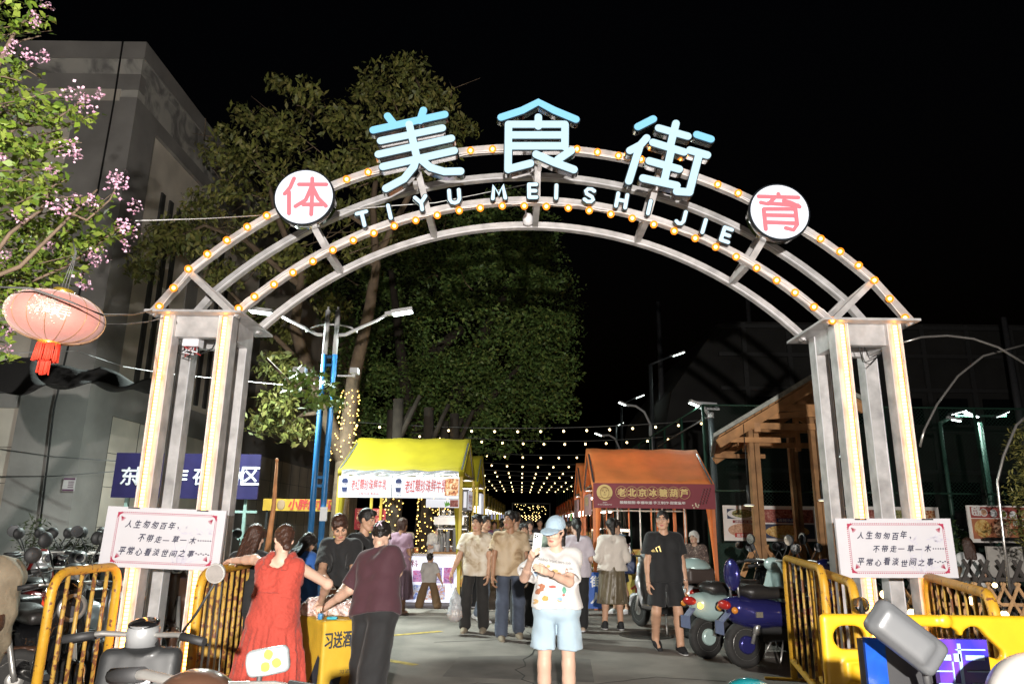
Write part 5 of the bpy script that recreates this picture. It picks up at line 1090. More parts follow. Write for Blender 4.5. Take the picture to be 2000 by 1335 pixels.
for k, (a, c) in enumerate((((-10, 875), (230, 900)), ((-10, 930), (225, 920)))):
    cable([at(*a, 17.6), (at(*a, 17.6) + at(*c, 16.5)) / 2 - ZU * .05, at(*c, 16.5)], .012, ['upper', 'lower'][k] + ' wire stretched across the pale hall wall to the blue sign')
# ---- metal hoops at the right
for k, pp in enumerate((((1765, 668), (1800, 658), (1850, 655), (1900, 661), (1950, 678), (2005, 712)), ((1797, 872), (1805, 840), (1830, 790), (1870, 735), (1920, 695), (2005, 672)), ((1972, 1150), (1960, 1050), (1950, 960), (1948, 940), (1960, 890), (1985, 830), (2005, 812)))):
    Y = (8.2, 8.6, 7.6)[k]; b = MB(); b.tube(pxl(Y, *pp), .014, 8); tag(part('metal_hoop', b, mat('hoop_steel', (.4, .38, .36), .3, .8)), ['bowed metal hoop curving down to the right from the right tower', 'bowed metal hoop rising from behind the right tower', 'slender metal hoop standing in front of the red menu board'][k], 'hoop', 'bare metal hoops at the right')
# ================================================================ SMOOTH SOLIDS (distance fields meshed once, for bodies, clothes and scooter panels)
class Field:
    def __init__(s, lo, hi, h):
        s.lo = np.asarray(lo, float); s.h = h; s.n = np.maximum(3, np.ceil((np.asarray(hi) - s.lo) / h).astype(int) + 1)
        s.ax = [s.lo[i] + h * np.arange(s.n[i]) for i in range(3)]; s.d = np.full(tuple(s.n), 1.0)
    def sl(s, lo, hi):
        r = []
        for i in range(3):
            a = int(max(0, math.floor((lo[i] - s.lo[i]) / s.h))); b = int(min(s.n[i], math.ceil((hi[i] - s.lo[i]) / s.h) + 1))
            if b <= a: return None
            r.append(slice(a, b))
        return tuple(r)
    def xyz(s, sl): return s.ax[0][sl[0]][:, None, None], s.ax[1][sl[1]][None, :, None], s.ax[2][sl[2]][None, None, :]
    def op(s, fn, lo, hi, k=.02, sub=False, pad=None):
        m = (pad if pad is not None else k + 2.5 * s.h); sl = s.sl(np.asarray(lo) - m, np.asarray(hi) + m)
        if sl is None: return s
        b = fn(*s.xyz(sl)); a = s.d[sl]
        if sub: b = -b; hh = np.clip(.5 - .5 * (b - a) / k * -1, 0, 1) if False else None
        if sub:
            hh = np.clip(.5 + .5 * (b - a) / k, 0, 1); s.d[sl] = a + (b - a) * hh + k * hh * (1 - hh)
        else:
            hh = np.clip(.5 + .5 * (b - a) / k, 0, 1); s.d[sl] = b + (a - b) * hh - k * hh * (1 - hh)
        return s
    def cone(s, a, b, ra, rb, k=.02, sub=False, cut=None):
        a = np.asarray(a, float); b = np.asarray(b, float); ab = b - a; L2 = max(1e-9, ab @ ab); r = max(ra, rb)
        def fn(X, Y, Z):
            t = np.clip(((X - a[0]) * ab[0] + (Y - a[1]) * ab[1] + (Z - a[2]) * ab[2]) / L2, 0, 1)
            d = np.sqrt((X - a[0] - t * ab[0]) ** 2 + (Y - a[1] - t * ab[1]) ** 2 + (Z - a[2] - t * ab[2]) ** 2) - (ra + (rb - ra) * t)
            if cut is not None:
                for c, n in cut: d = np.maximum(d, (X - c[0]) * n[0] + (Y - c[1]) * n[1] + (Z - c[2]) * n[2])
            return d
        return s.op(fn, np.minimum(a, b) - r, np.maximum(a, b) + r, k, sub)
    def ell(s, c, r, k=.02, sub=False, R=None):
        c = np.asarray(c, float); r = np.asarray(r, float); m = max(r)
        def fn(X, Y, Z):
            x, y, z = X - c[0], Y - c[1], Z - c[2]
            if R is not None: x, y, z = R[0, 0] * x + R[1, 0] * y + R[2, 0] * z, R[0, 1] * x + R[1, 1] * y + R[2, 1] * z, R[0, 2] * x + R[1, 2] * y + R[2, 2] * z
            k0 = np.sqrt((x / r[0]) ** 2 + (y / r[1]) ** 2 + (z / r[2]) ** 2); k1 = np.sqrt((x / r[0] ** 2) ** 2 + (y / r[1] ** 2) ** 2 + (z / r[2] ** 2) ** 2) + 1e-9
            return k0 * (k0 - 1) / k1
        return s.op(fn, c - m, c + m, k, sub)
    def rbox(s, c, half, rad, k=.02, sub=False, R=None):
        c = np.asarray(c, float); hf = np.asarray(half, float) - rad; m = np.linalg.norm(half) if R is not None else None
        def fn(X, Y, Z):
            x, y, z = X - c[0], Y - c[1], Z - c[2]
            if R is not None: x, y, z = R[0, 0] * x + R[1, 0] * y + R[2, 0] * z, R[0, 1] * x + R[1, 1] * y + R[2, 1] * z, R[0, 2] * x + R[1, 2] * y + R[2, 2] * z
            qx, qy, qz = np.abs(x) - hf[0], np.abs(y) - hf[1], np.abs(z) - hf[2]
            return np.sqrt(np.maximum(qx, 0) ** 2 + np.maximum(qy, 0) ** 2 + np.maximum(qz, 0) ** 2) + np.minimum(np.maximum(qx, np.maximum(qy, qz)), 0) - rad
        e = np.asarray(half) if m is None else np.array([m] * 3)
        return s.op(fn, c - e, c + e, k, sub)
    def plane(s, c, n):                              # keep the side n points away from
        X, Y, Z = s.xyz((slice(None),) * 3); s.d = np.maximum(s.d, (X - c[0]) * n[0] + (Y - c[1]) * n[1] + (Z - c[2]) * n[2]); return s
    def ripple(s, amp, f, seed=0):
        X, Y, Z = s.xyz((slice(None),) * 3); q = seed * 1.7
        s.d = s.d + amp * (np.sin(f * (X * 1.3 + Z * .9) + q + 1.5 * np.sin(f * .6 * Y + q)) * np.sin(f * (Y * 1.1 - Z * .7) + 2 * q + 1.3 * np.sin(f * .5 * X)) + .5 * np.sin(f * 2.1 * (Z * .5 + X) + q) * np.sin(f * 1.8 * (Y + .3 * Z))); return s
    def mesh(s):
        d = s.d; n0, n1, n2 = d.shape; ins = d < 0
        C = {}
        cnt = np.zeros((n0 - 1, n1 - 1, n2 - 1), np.int8)
        cor = [(i, j, k) for i in (0, 1) for j in (0, 1) for k in (0, 1)]
        for i, j, k in cor: cnt += ins[i:n0 - 1 + i, j:n1 - 1 + j, k:n2 - 1 + k]
        act = (cnt > 0) & (cnt < 8); I, J, K = np.nonzero(act); N = len(I)
        if N == 0: return [], []
        idx = -np.ones(act.shape, np.int32); idx[I, J, K] = np.arange(N); vals = {c: d[I + c[0], J + c[1], K + c[2]] for c in cor}
        acc = np.zeros((N, 3)); w = np.zeros(N)
        for a in cor:
            for q in range(3):
                if a[q] == 0:
                    b = list(a); b[q] = 1; b = tuple(b); va, vb = vals[a], vals[b]; m = (va < 0) != (vb < 0); t = np.where(m, va / np.where(m, va - vb, 1), 0)
                    p = np.zeros((N, 3)); p[:] = a; p[:, q] += t; acc += p * m[:, None]; w += m
        V = (acc / w[:, None] + np.stack([I, J, K], 1)) * s.h + s.lo; F = []
        for q in range(3):
            sl0 = [slice(None)] * 3; sl1 = [slice(None)] * 3; sl0[q] = slice(0, -1); sl1[q] = slice(1, None); A, B = ins[tuple(sl0)], ins[tuple(sl1)]; P = np.argwhere(A != B)
            u, v = (q + 1) % 3, (q + 2) % 3; P = P[(P[:, u] > 0) & (P[:, v] > 0) & (P[:, u] < act.shape[u]) & (P[:, v] < act.shape[v])]
            if not len(P): continue
            def ix(du, dv):
                Q = P.copy(); Q[:, u] -= du; Q[:, v] -= dv; return idx[Q[:, 0], Q[:, 1], Q[:, 2]]
            f = np.stack([ix(0, 0), ix(1, 0), ix(1, 1), ix(0, 1)], 1); fl = A[P[:, 0], P[:, 1], P[:, 2]]; f[~fl] = f[~fl][:, ::-1]; F.append(f)
        return V, np.concatenate(F) if F else []
def np_obj(name, parts_, mats, parent):
    """parts_: list of (V, F, material index array or int) joined into ONE mesh"""
    Vs, Fs, Ms, o = [], [], [], 0
    for V, F, mi in parts_:
        if len(V) == 0: continue
        Vs.append(np.asarray(V)); F = np.asarray(F); Fs.append(F + o); Ms.append(np.full(len(F), mi) if np.isscalar(mi) else mi); o += len(V)
    V = np.concatenate(Vs); F = np.concatenate(Fs); M = np.concatenate(Ms); n = len(F)
    me = bpy.data.meshes.new(name); me.vertices.add(len(V)); me.vertices.foreach_set('co', V.astype(np.float32).ravel()); me.loops.add(4 * n); me.loops.foreach_set('vertex_index', F.astype(np.int32).ravel())
    me.polygons.add(n); me.polygons.foreach_set('loop_start', np.arange(0, 4 * n, 4, dtype=np.int32)); me.polygons.foreach_set('loop_total', np.full(n, 4, dtype=np.int32))
    for m in mats: me.materials.append(m)
    me.polygons.foreach_set('material_index', M.astype(np.int32)); me.polygons.foreach_set('use_smooth', np.ones(n, dtype=bool)); me.update(calc_edges=True)
    ob = bpy.data.objects.new(name, me); COL.objects.link(ob)
    if parent is not None: adopt(ob, parent)
    return ob
# ================================================================ PEOPLE
def rotm(ax, a):
    c, s = math.cos(a), math.sin(a)
    return np.array([[1, 0, 0], [0, c, -s], [0, s, c]]) if ax == 0 else np.array([[c, 0, s], [0, 1, 0], [-s, 0, c]]) if ax == 1 else np.array([[c, -s, 0], [s, c, 0], [0, 0, 1]])
SKIN = {'fair': (.62, .40, .30), 'mid': (.50, .29, .19), 'tan': (.36, .19, .11), 'old': (.42, .26, .18)}
def skin_m(k): return mat('skin_' + k, SKIN[k], .5, var=.06, scale=9, spec=.4)
m_hair = mat('black_hair', (.014, .011, .010), .38, var=.3, scale=40, bump=.5, bscale=90, spec=.5); m_hairb = mat('brown_hair', (.05, .022, .014), .4, var=.3, scale=40, bump=.5, bscale=90); m_hairg = mat('white_hair', (.5, .48, .45), .6, var=.15, scale=30, bump=.4, bscale=80)
m_eye = mat('dark_eye', (.012, .009, .008), .2, var=0); m_eyew = mat('eye_white', (.55, .52, .5), .3, var=0); m_lip = mat('lip', (.42, .13, .11), .45, var=0); m_brow = mat('brow', (.03, .022, .018), .7, var=0)
CLOTH = {}
def cloth(name, c, rough=.85, var=.10, bump=.5, bscale=9, scale=5, sheen=.1): return mat(name, c, rough, var=var, scale=scale, bump=bump, bscale=bscale, sheen=sheen, bdet=2)
def stained(name, cols): return mat_patches(name, cols, 4.5, .9, detail=7, bump=.1)
class Pose: pass
def hand_parts(W, d, pn, side, h, curl=.35, r=1.0, spread=.12, thumb=.5):
    """hand at wrist W pointing along d, palm facing pn; side=+1/-1 puts the thumb"""
    d = nrm(d); pn = nrm(pn - d * (pn @ d)); l = np.cross(d, pn) * side           # towards the thumb
    f = Field(W - .21 * r - .02, W + .21 * r + .02, h); q = lambda a, b, c: W + (d * a + l * b + pn * c) * r
    f.cone(q(-.02, 0, 0), q(.03, 0, 0), .026 * r, .028 * r, .02)
    for b in (-.024, -.008, .008, .024): f.cone(q(.02, b * .7, 0), q(.082, b, .0), .015 * r, .0135 * r, .014)
    lens = {-.024: (.030, .021, .017), -.008: (.040, .027, .02), .008: (.043, .030, .021), .024: (.038, .026, .02)}
    for b, ls in lens.items():
        p = q(.085, b, 0); a = curl * .9 + abs(b) * 2
        for j, L in enumerate(ls):
            dir_ = d * math.cos(a) + pn * math.sin(a) + l * b * spread * 8 * (1 if j == 0 else .3); e = p + nrm(dir_) * L * r
            f.cone(p, e, (.0092 - .0009 * j) * r, (.0086 - .001 * j) * r, .003); p = e; a += curl * (1.2 if j == 0 else .9)
    p = q(.022, .024, .006); a = nrm(d * .62 + l * .62 + pn * thumb); e = p + a * .042 * r; f.cone(p, e, .0145 * r, .0108 * r, .01); a2 = nrm(d * .8 + l * .25 + pn * (thumb + .1)); f.cone(e, e + a2 * .034 * r, .0105 * r, .0085 * r, .004)
    return f.mesh()
def build_person(label, foot, Hm=1.68, rz=0., lean=(0, 0), head=(0, 0, 0), arm_a=((.12, 0, -1), (.05, -.2, -1)), arm_b=((.12, 0, -1), (.05, -.2, -1)), leg_a=((0, 0, -1), (0, 0, -1)), leg_b=((0, 0, -1), (0, 0, -1)),
                 skin='mid', girth=1., female=False, hair='short', hair_m=None, top=None, bottom=None, shoes=None, h=.012, curl=(.4, .4), palm=(None, None), pts_a=None, pts_b=None, lift=0., ground=True, seed=0, group=None, head_s=1., glasses=False, cap=None, hide_legs=False, name='person', bulk=1., name_hint=None):
    """a figure facing -y turned by rz; side a is -x, side b is +x in its own frame; every limb given by directions or world points"""
    S = Hm / 1.70; g = girth; RZ = rotm(2, math.radians(rz)); t = thing(name, label, 'person', (foot[0], foot[1], 0), group)
    HIP, KN, AN = .90 * S, .42 * S, .40 * S
    hipx = .088 * S * (1.04 if female else 1)
    pel = np.array([0, 0, .93 * S]); TR = rotm(1, math.radians(lean[1])) @ rotm(0, math.radians(lean[0]))
    def T(p): return pel + TR @ (np.array(p) * S - pel)
    J = Pose(); shw = (.150 if female else .172) * (1 + (bulk - 1) * .5)
    J.neck = T((0, .012, 1.435)); J.shA, J.shB = T((-shw, .01, 1.365)), T((shw, .01, 1.365))
    def leg(sx, dd):
        hp = np.array([sx * hipx, 0, .91 * S]); k = hp + nrm(dd[0]) * KN; a = k + nrm(dd[1]) * AN; return hp, k, a
    J.hA, J.kA, J.aA = leg(-1, leg_a); J.hB, J.kB, J.aB = leg(1, leg_b)
    low = min(J.aA[2], J.aB[2]); dz = (.078 * S - low) if ground else 0.
    off = np.array([0, 0, dz + lift])
    def inv(w): return RZ.T @ (np.asarray(w, float) - np.array([foot[0], foot[1], 0])) - off
    def arm(sx, sh, dd, pts):
        if pts is not None: return inv(pts[0]), inv(pts[1])
        u = np.array(dd[0], float) * np.array([sx, 1, 1]); w = np.array(dd[1], float) * np.array([sx, 1, 1]); e = sh + nrm(u) * .285 * S; return e, e + nrm(w) * .245 * S
    J.eA, J.wA = arm(-1, J.shA, arm_a, pts_a); J.eB, J.wB = arm(1, J.shB, arm_b, pts_b)
    HR = TR @ rotm(2, math.radians(head[0])) @ rotm(0, math.radians(head[1])) @ rotm(1, math.radians(head[2])); HS = S * .98 * head_s * (1.0 if not female else .96)
    J.head = J.neck + TR @ np.array([0, -.022, .155]) * S
    J.head = J.head + (HR - TR) @ np.array([0, -.02, .06]) * S
    allp = np.array([J.neck, J.head + .14, J.head - .14, J.shA, J.shB, J.hA, J.hB, J.kA, J.kB, J.aA - .1, J.aB - .1, J.eA, J.eB, J.wA, J.wB]); lo, hi = allp.min(0) - .26, allp.max(0) + .26
    def W(V):                                        # local to world
        return (np.asarray(V) + off) @ RZ.T + np.array([foot[0], foot[1], 0])
    def torso(f, inf, k=.06, zlo=None):
        i = inf; ch = (.100 if not female else .090) * S * g * bulk; wa = (.094 if not female else .078) * S * g * bulk; hp = (.103 if not female else .112) * S * g
        for s in (-1, 1):
            f.cone(T((s * .078, .0, .93)), T((s * (.066 if not female else .058) * g, 0, 1.10)), hp + i, wa + i, k); f.cone(T((s * (.066 if not female else .058) * g, 0, 1.10)), T((s * .085, .0, 1.29)), wa + i, ch + i, k)
            f.cone(T((s * .085, .0, 1.28)), T((s * shw * .8, .012, 1.345)), ch * .90 + i * .9, .056 * S * bulk + i * .7, k); f.cone(T((s * .028, .012, 1.412)), T((s * shw, .012, 1.368)), .036 * S + i * .6, .046 * S * bulk + i * .7, .04)
            if female: f.ell(T((s * .075, -.075, 1.265)), np.array([.062, .055, .06]) * S + i, .05)
    def limb_(f, a, b, c, ra, rb, rc, i=0., k=.03):
        f.cone(a, b, ra + i, rb + i, k); f.cone(b, c, rb + i, rc + i, k)
    ar = ((.050, .040, .029) if not female else (.043, .034, .025)); lr = ((.076, .052, .036) if not female else (.084, .054, .035))
    ar = [a * S * g for a in ar]; lr = [a * S * g for a in lr]
    sk = skin_m(skin)
    # body
    f = Field(lo, hi, h); torso(f, -.012)
    for sh, e, w in ((J.shA, J.eA, J.wA), (J.shB, J.eB, J.wB)):
        limb_(f, sh, e, w, *ar); f.cone(e, e + (w - e) * .45, ar[1] * 1.02, ar[1] * .98, .02)
    for hp, kk, a, dd in ((J.hA, J.kA, J.aA, leg_a), (J.hB, J.kB, J.aB, leg_b)):
        limb_(f, hp, kk, a, *lr); f.ell(kk + np.array([0, -.012, 0]) * S, np.array([lr[1] * .82, lr[1] * .98, lr[1] * 1.15]), .02); c = kk + (a - kk) * .3 + np.array([0, .020, 0]) * S; f.cone(kk + (a - kk) * .12, c, lr[1] * .9, lr[1] * .98, .03); f.cone(c, a, lr[1] * .9, lr[2], .03)
        fd = np.array([0, -1, 0.]); sd_ = nrm(a - kk); fd = nrm(fd - sd_ * (fd @ sd_) * .85); J_ = a + np.array([0, 0, -.045]) * S; f.cone(a, J_ + fd * .13 * S, .036 * S, .024 * S, .03); f.cone(a + fd * -.03 * S, J_ + fd * -.03 * S, .03 * S, .028 * S, .02)
    f.cone(J.neck - TR @ np.array([0, 0, .03]), J.head + HR @ np.array([0, .012, -.03]) * HS, (.056 if not female else .047) * S * min(g, 1.1), (.053 if not female else .045) * S, .03)
    Vb, Fb = f.mesh(); PARTS = [(W(Vb), Fb, 0)]
    # hands
    hh = .0055 if h <= .012 else .007
    for w, e, s, cu, pm in ((J.wA, J.eA, -1, curl[0], palm[0]), (J.wB, J.eB, 1, curl[1], palm[1])):
        d = nrm(w - e); pn = np.array([-s * 1.0, .15, 0]) if pm is None else RZ.T @ np.asarray(pm, float)
        V, F = hand_parts(w + d * .01, d, pn, 1 if s < 0 else -1, hh, cu, S * (.95 if female else 1.0) * min(1, head_s * 1.0))
        PARTS.append((W(V), F, 0))
    # head
    hf = .0065 if h <= .012 else .009; f = Field(np.array([-.125, -.16, -.16]) * HS, np.array([.125, .135, .15]) * HS, hf)
    Lh = lambda *p: np.array(p) * HS
    f.ell(Lh(0, .014, .034), Lh(.074, .094, .086), .02); f.ell(Lh(0, -.026, -.036), Lh(.061, .066, .078), .03); f.cone(Lh(-.018, -.068, -.096), Lh(.018, -.068, -.096), .022 * HS, .022 * HS, .03)
    f.cone(Lh(-.046, -.02, -.065), Lh(-.02, -.06, -.093), .024 * HS, .02 * HS, .03); f.cone(Lh(.046, -.02, -.065), Lh(.02, -.06, -.093), .024 * HS, .02 * HS, .03)
    for s in (-1, 1):
        f.ell(Lh(s * .042, -.064, -.022), Lh(.024, .022, .022), .025); f.ell(Lh(s * .031, -.098, .013), Lh(.017, .014, .011), .012, sub=True); f.ell(Lh(s * .076, .008, -.004), Lh(.011, .022, .033), .012); f.cone(Lh(s * .016, -.089, .031), Lh(s * .044, -.076, .030), .009 * HS, .007 * HS, .014)
    f.cone(Lh(0, -.088, .018), Lh(0, -.104, -.022), .008 * HS, .0125 * HS, .012)
    for s in (-1, 1): f.ell(Lh(s * .012, -.094, -.028), Lh(.009, .010, .008), .008)
    f.ell(Lh(0, -.090, -.058), Lh(.022, .010, .0065), .006); f.ell(Lh(0, -.088, -.068), Lh(.019, .011, .0065), .006)
    f.cone(Lh(0, .01, -.05), Lh(0, .02, -.12), .050 * HS, .036 * HS, .03)
    V, F = f.mesh(); c = V[F].mean(1) / HS; mi = np.zeros(len(F), int)
    mi[(np.abs(c[:, 0]) < .024) & (c[:, 2] < -.052) & (c[:, 2] > -.0745) & (c[:, 1] < -.083) & ((c[:, 0] / .024) ** 2 + ((c[:, 2] + .063) / .0115) ** 2 < 1.)] = 1
    mi[(np.abs(np.abs(c[:, 0]) - .031) < .018) & (np.abs(c[:, 2] - .034 - .004 * np.sign(.5) + np.abs(np.abs(c[:, 0]) - .034) * .15) < .0048) & (c[:, 1] < -.05)] = 2
    def tohead(V): return W((HR @ np.asarray(V).T).T + J.head)
    PARTS.append((tohead(V), F, mi))
    for s in (-1, 1):
        for (cx_, r_, m_) in ((Lh(s * .031, -.083, .012), Lh(.0145, .008, .0062), 3), (Lh(s * .031 + .0, -.0865, .012), Lh(.0062, .006, .0062), 4)):
            e = MB(); e.ball((0, 0, 0), 1, 10); V = np.array(e.v) * r_ + cx_; Fq = np.array([q for q in e.f]); PARTS.append((tohead(V), Fq, m_))
        e = MB(); e.ball((0, 0, 0), 1, 8); V = np.array(e.v) * Lh(.0155, .006, .0022) + Lh(s * .031, -.0885, .0185); PARTS.append((tohead(V), np.array(e.f), 4))
    np_obj('body', PARTS, [sk, m_lip, m_brow, m_eyew, m_eye], t)
    # hair
    if hair:
        hm = hair_m or m_hair; f = Field(np.array([-.17, -.16, -.42]) * HS, np.array([.17, .25, .19]) * HS, hf * 1.15); th = .012 if hair in ('short', 'crop') else .016
        if hair == 'crop': th = .008
        f.ell(Lh(0, .018, .036), Lh(.074 + th, .094 + th, .086 + th + (.006 if hair == 'short' else 0)), .01)
        if hair in ('short', 'crop'):
            f.ell(Lh(0, -.10, -.045), Lh(.067, .090, .112), .010, sub=True); f.plane(Lh(0, 0, -.045), (0, -.35, -1)); 
            for s in (-1, 1): f.ell(Lh(s * .088, -.0, -.03), Lh(.026, .035, .05), .01, sub=True)
            if hair == 'short':
                for k in range(4): q_ = (-1) ** seed; f.cone(Lh(q_ * (-.05 + .026 * k), -.05, .102), Lh(q_ * (-.052 + .022 * k), -.084, .078 + .006 * k), .020 * HS, .007 * HS, .010)
        else:
            f.ell(Lh(0, -.112, -.050), Lh(.063, .088, .108), .012, sub=True); f.cone(Lh(-.05, -.045, .09), Lh(-.072, -.06, .03), .024 * HS, .016 * HS, .015); f.cone(Lh(.03, -.06, .095), Lh(.072, -.055, .03), .024 * HS, .016 * HS, .015)
            f.cone(Lh(0, .06, -.02), Lh(0, .062, -.06), .05 * HS, .03 * HS, .03)
            if hair == 'bun': f.ell(Lh(0, .115, -.01), Lh(.05, .042, .048), .012)
            if hair == 'lowbun': f.cone(Lh(0, .075, -.03), Lh(-.01, .10, -.12), .05 * HS, .034 * HS, .025)
            if hair == 'pony': f.cone(Lh(0, .10, .03), Lh(0, .145, -.04), .03 * HS, .04 * HS, .02); f.cone(Lh(0, .145, -.04), Lh(.01, .13, -.24), .04 * HS, .018 * HS, .03)
            if hair == 'long':
                for s in (-1, 0, 1): f.cone(Lh(s * .055, .05, -.02), Lh(s * .07, .075, -.27), .05 * HS, .035 * HS, .03)
            if hair == 'bob':
                for s in (-1, 0, 1): f.cone(Lh(s * .055, .04, .0), Lh(s * .06, .035, -.085), .045 * HS, .032 * HS, .03)
        f.ripple(.0030, 75, seed)
        if cap: f.plane(Lh(0, 0, .012), (0, -.15, 1))
        V, F = f.mesh()
        if len(V): np_obj('hair', [(tohead(V), F, 0)], [hm], t)
    # clothes -----------------------------------------------------------------
    if top:
        m_, kind = top['m'], top.get('kind', 'tee'); i = top.get('inf', .016); f = Field(lo, hi, h)
        torso(f, i); hem = top.get('hem', .86)
        for s in (-1, 1): f.cone(T((s * .078, 0, 1.08)), T((s * .085, -.004, hem - .05)), (.096 if not female else .088) * S * g * bulk + i, (.106 if not female else .108) * S * g + i + top.get('flare', 0.), .06)
        sl = top.get('sleeve', .55); n_dn = TR @ np.array([0, 0, -1.])
        f.plane(T((0, 0, hem)), n_dn)
        cuffs = []
        for sh, e, w in ((J.shA, J.eA, J.wA), (J.shB, J.eB, J.wB)):
            if sl <= 0: continue
            lr_ = top.get('loose', .016)
            if sl <= 1: c = sh + (e - sh) * sl; d = nrm(e - sh); f.cone(sh, sh + (e - sh) * min(1, sl + .15), ar[0] + i + .004, ar[0] + i + lr_, .035, cut=[(c, d)]); cuffs.append((c, d, ar[0] + lr_ - .002))
            else: f.cone(sh, e, ar[0] + i, ar[1] + i + .01, .035); d = nrm(w - e); c = e + (w - e) * (sl - 1); f.cone(e, w, ar[1] + i + .01, ar[2] + i, .02, cut=[(c, d)]); cuffs.append((c, d, ar[2] + i - .008))
        f.ripple(top.get('rip', .0045), top.get('rf', 26), seed)
        for c, d, r in cuffs: f.cone(c - d * .05, c + d * .05, r, r, .004, sub=True)
        nr = top.get('neck', .062) * S; f.ell(T((0, -.02, 1.455)), (nr, nr * 1.1, nr * .85), .006, sub=True)
        if top.get('deep'): f.ell(T((0, .03 if top['deep'] == 'back' else -.05, 1.46)), (.12 * S, .14 * S, .135 * S), .01, sub=True)
        V, F = f.mesh(); np_obj(top.get('name', 'shirt'), [(W(V), F, 0)], [m_], t)
        if top.get('straps'):
            for s in (-1, 1):
                b = MB(); P = [W(np.array([T((s * .088, -.10 * g, 1.31)), T((s * .094, -.055, 1.42)), T((s * .094, .01, 1.452)), T((s * .092, .07, 1.41)), T((s * .088, .105 * g, 1.31))])[k][None])[0] for k in range(5)]
                Q = [P[0] + (P[1] - P[0]) * u for u in np.linspace(0, 1, 5)] + [P[1] + (P[2] - P[1]) * u for u in np.linspace(.2, 1, 5)] + [P[2] + (P[3] - P[2]) * u for u in np.linspace(.2, 1, 5)] + [P[3] + (P[4] - P[3]) * u for u in np.linspace(.2, 1, 5)]
                b.tube(Q, [.026 + .006 * math.sin(k * 2.2) for k in range(len(Q))], 10); part('strap', b, m_, t)
    if bottom:
        m_, kind = bottom['m'], bottom['kind']; i = bottom.get('inf', .014); f = Field(lo, hi, h); wz = bottom.get('waist', 1.03)
        hpR = (.103 if not female else .112) * S * g; waR = (.094 if not female else .078) * S * g * bulk
        if kind in ('pants', 'shorts'):
            for s in (-1, 1): f.cone(np.array([s * .078, 0, .93]) * S, T((s * .062, 0, wz + .02)), hpR + i, waR + i, .05)
            fl = bottom.get('flare', .012); kl = bottom.get('len', 1.0)
            for hp, kk, a in ((J.hA, J.kA, J.aA), (J.hB, J.kB, J.aB)):
                if kind == 'shorts': c = hp + (kk - hp) * kl; d = nrm(kk - hp); f.cone(hp + (kk - hp) * .1, kk, lr[0] + i, lr[0] * .86 + i + fl, .014, cut=[(c, d)])
                else:
                    e = a + (kk - a) * .06; f.cone(hp, kk, lr[0] + i, lr[1] + i + fl, .022); f.cone(kk, e, lr[1] + i + fl, lr[2] + i + fl * 1.3 + .008, .018)
            if kind == 'shorts': f.rbox(np.array([(J.kA[0] + J.kB[0]) / 2, 0, .60 * S]), (.008 * S, .4, .21 * S), .004, .022, sub=True)
            f.plane(T((0, 0, wz)), TR @ np.array([0, 0, 1.])); f.ripple(bottom.get('rip', .0045), bottom.get('rf', 24), seed + 3)
        else:                                        # skirt or dress bottom
            zb = bottom.get('len', .35) * S; zt = wz * S; r1 = bottom.get('r1', .26) * S; nf = bottom.get('folds', 14); amp = bottom.get('amp', .018); ysq = bottom.get('ysq', .8); ph = seed; tiers = bottom.get('tiers', ())
            cb = np.array([(J.kA[0] + J.kB[0]) / 2, (J.kA[1] + J.kB[1]) / 2]); ct = T((0, 0, wz))[:2]; dzz = pel[2] - zb
            def fn(X, Y, Z):
                u = np.clip((zt - Z) / (zt - zb), 0, 1); w0 = bottom.get('w0', .060) * S; R = (waR + w0 + i) + (hpR + .080 * S + i - waR - w0 - i) * np.clip(u * 3.2, 0, 1) ** .8 + (r1 - hpR - .080 * S - i) * np.clip((u - .2) / .8, 0, 1) ** bottom.get('pw', 1.2)
                for tz in tiers: R = R + .014 * np.clip((tz * S - Z) / .02, 0, 1) * np.exp(-np.clip(tz * S - Z, 0, 1) / .12)
                cx_ = ct[0] + (cb[0] * .8 - ct[0]) * u; cy_ = ct[1] + (cb[1] * .8 - ct[1]) * u; th = np.arctan2(Y - cy_, X - cx_)
                R = R + amp * np.clip(u * 1.6, 0, 1) * (np.sin(nf * th + ph + 2.5 * np.sin(2 * th + ph)) + .5 * np.sin(nf * 1.7 * th + 2 + 6 * u) )
                rr = np.sqrt((X - cx_) ** 2 + ((Y - cy_) / ysq) ** 2)
                return np.maximum(np.maximum((rr - R) * .75, zb - Z), np.maximum(Z - zt, -(np.maximum((rr - R + .02) * .75, Z - zb - .10))))
            
            for s_ in (-1, 1): f.cone(np.array([s_ * .078, 0, .93]) * S, T((s_ * .06, 0, wz)), hpR + i, waR + i, .05); f.cone((J.hA if s_ < 0 else J.hB), (J.kA if s_ < 0 else J.kB), lr[0] + i, lr[1] + i, .04)
            f.plane(np.array([0, 0, zb + .03]), np.array([0, 0, -1.])); f.plane(T((0, 0, wz)), TR @ np.array([0, 0, 1.]))
            m2 = r1 + .1; f.op(fn, [min(cb[0], ct[0]) - m2, min(cb[1], ct[1]) - m2, zb - .02], [max(cb[0], ct[0]) + m2, max(cb[1], ct[1]) + m2, zt + .02], .01); f.ripple(bottom.get('rip', .002), 30, seed)
        V, F = f.mesh(); np_obj(bottom.get('name', {'pants': 'trousers', 'shorts': 'shorts'}.get(kind, 'skirt')), [(W(V), F, 0)], [m_], t)
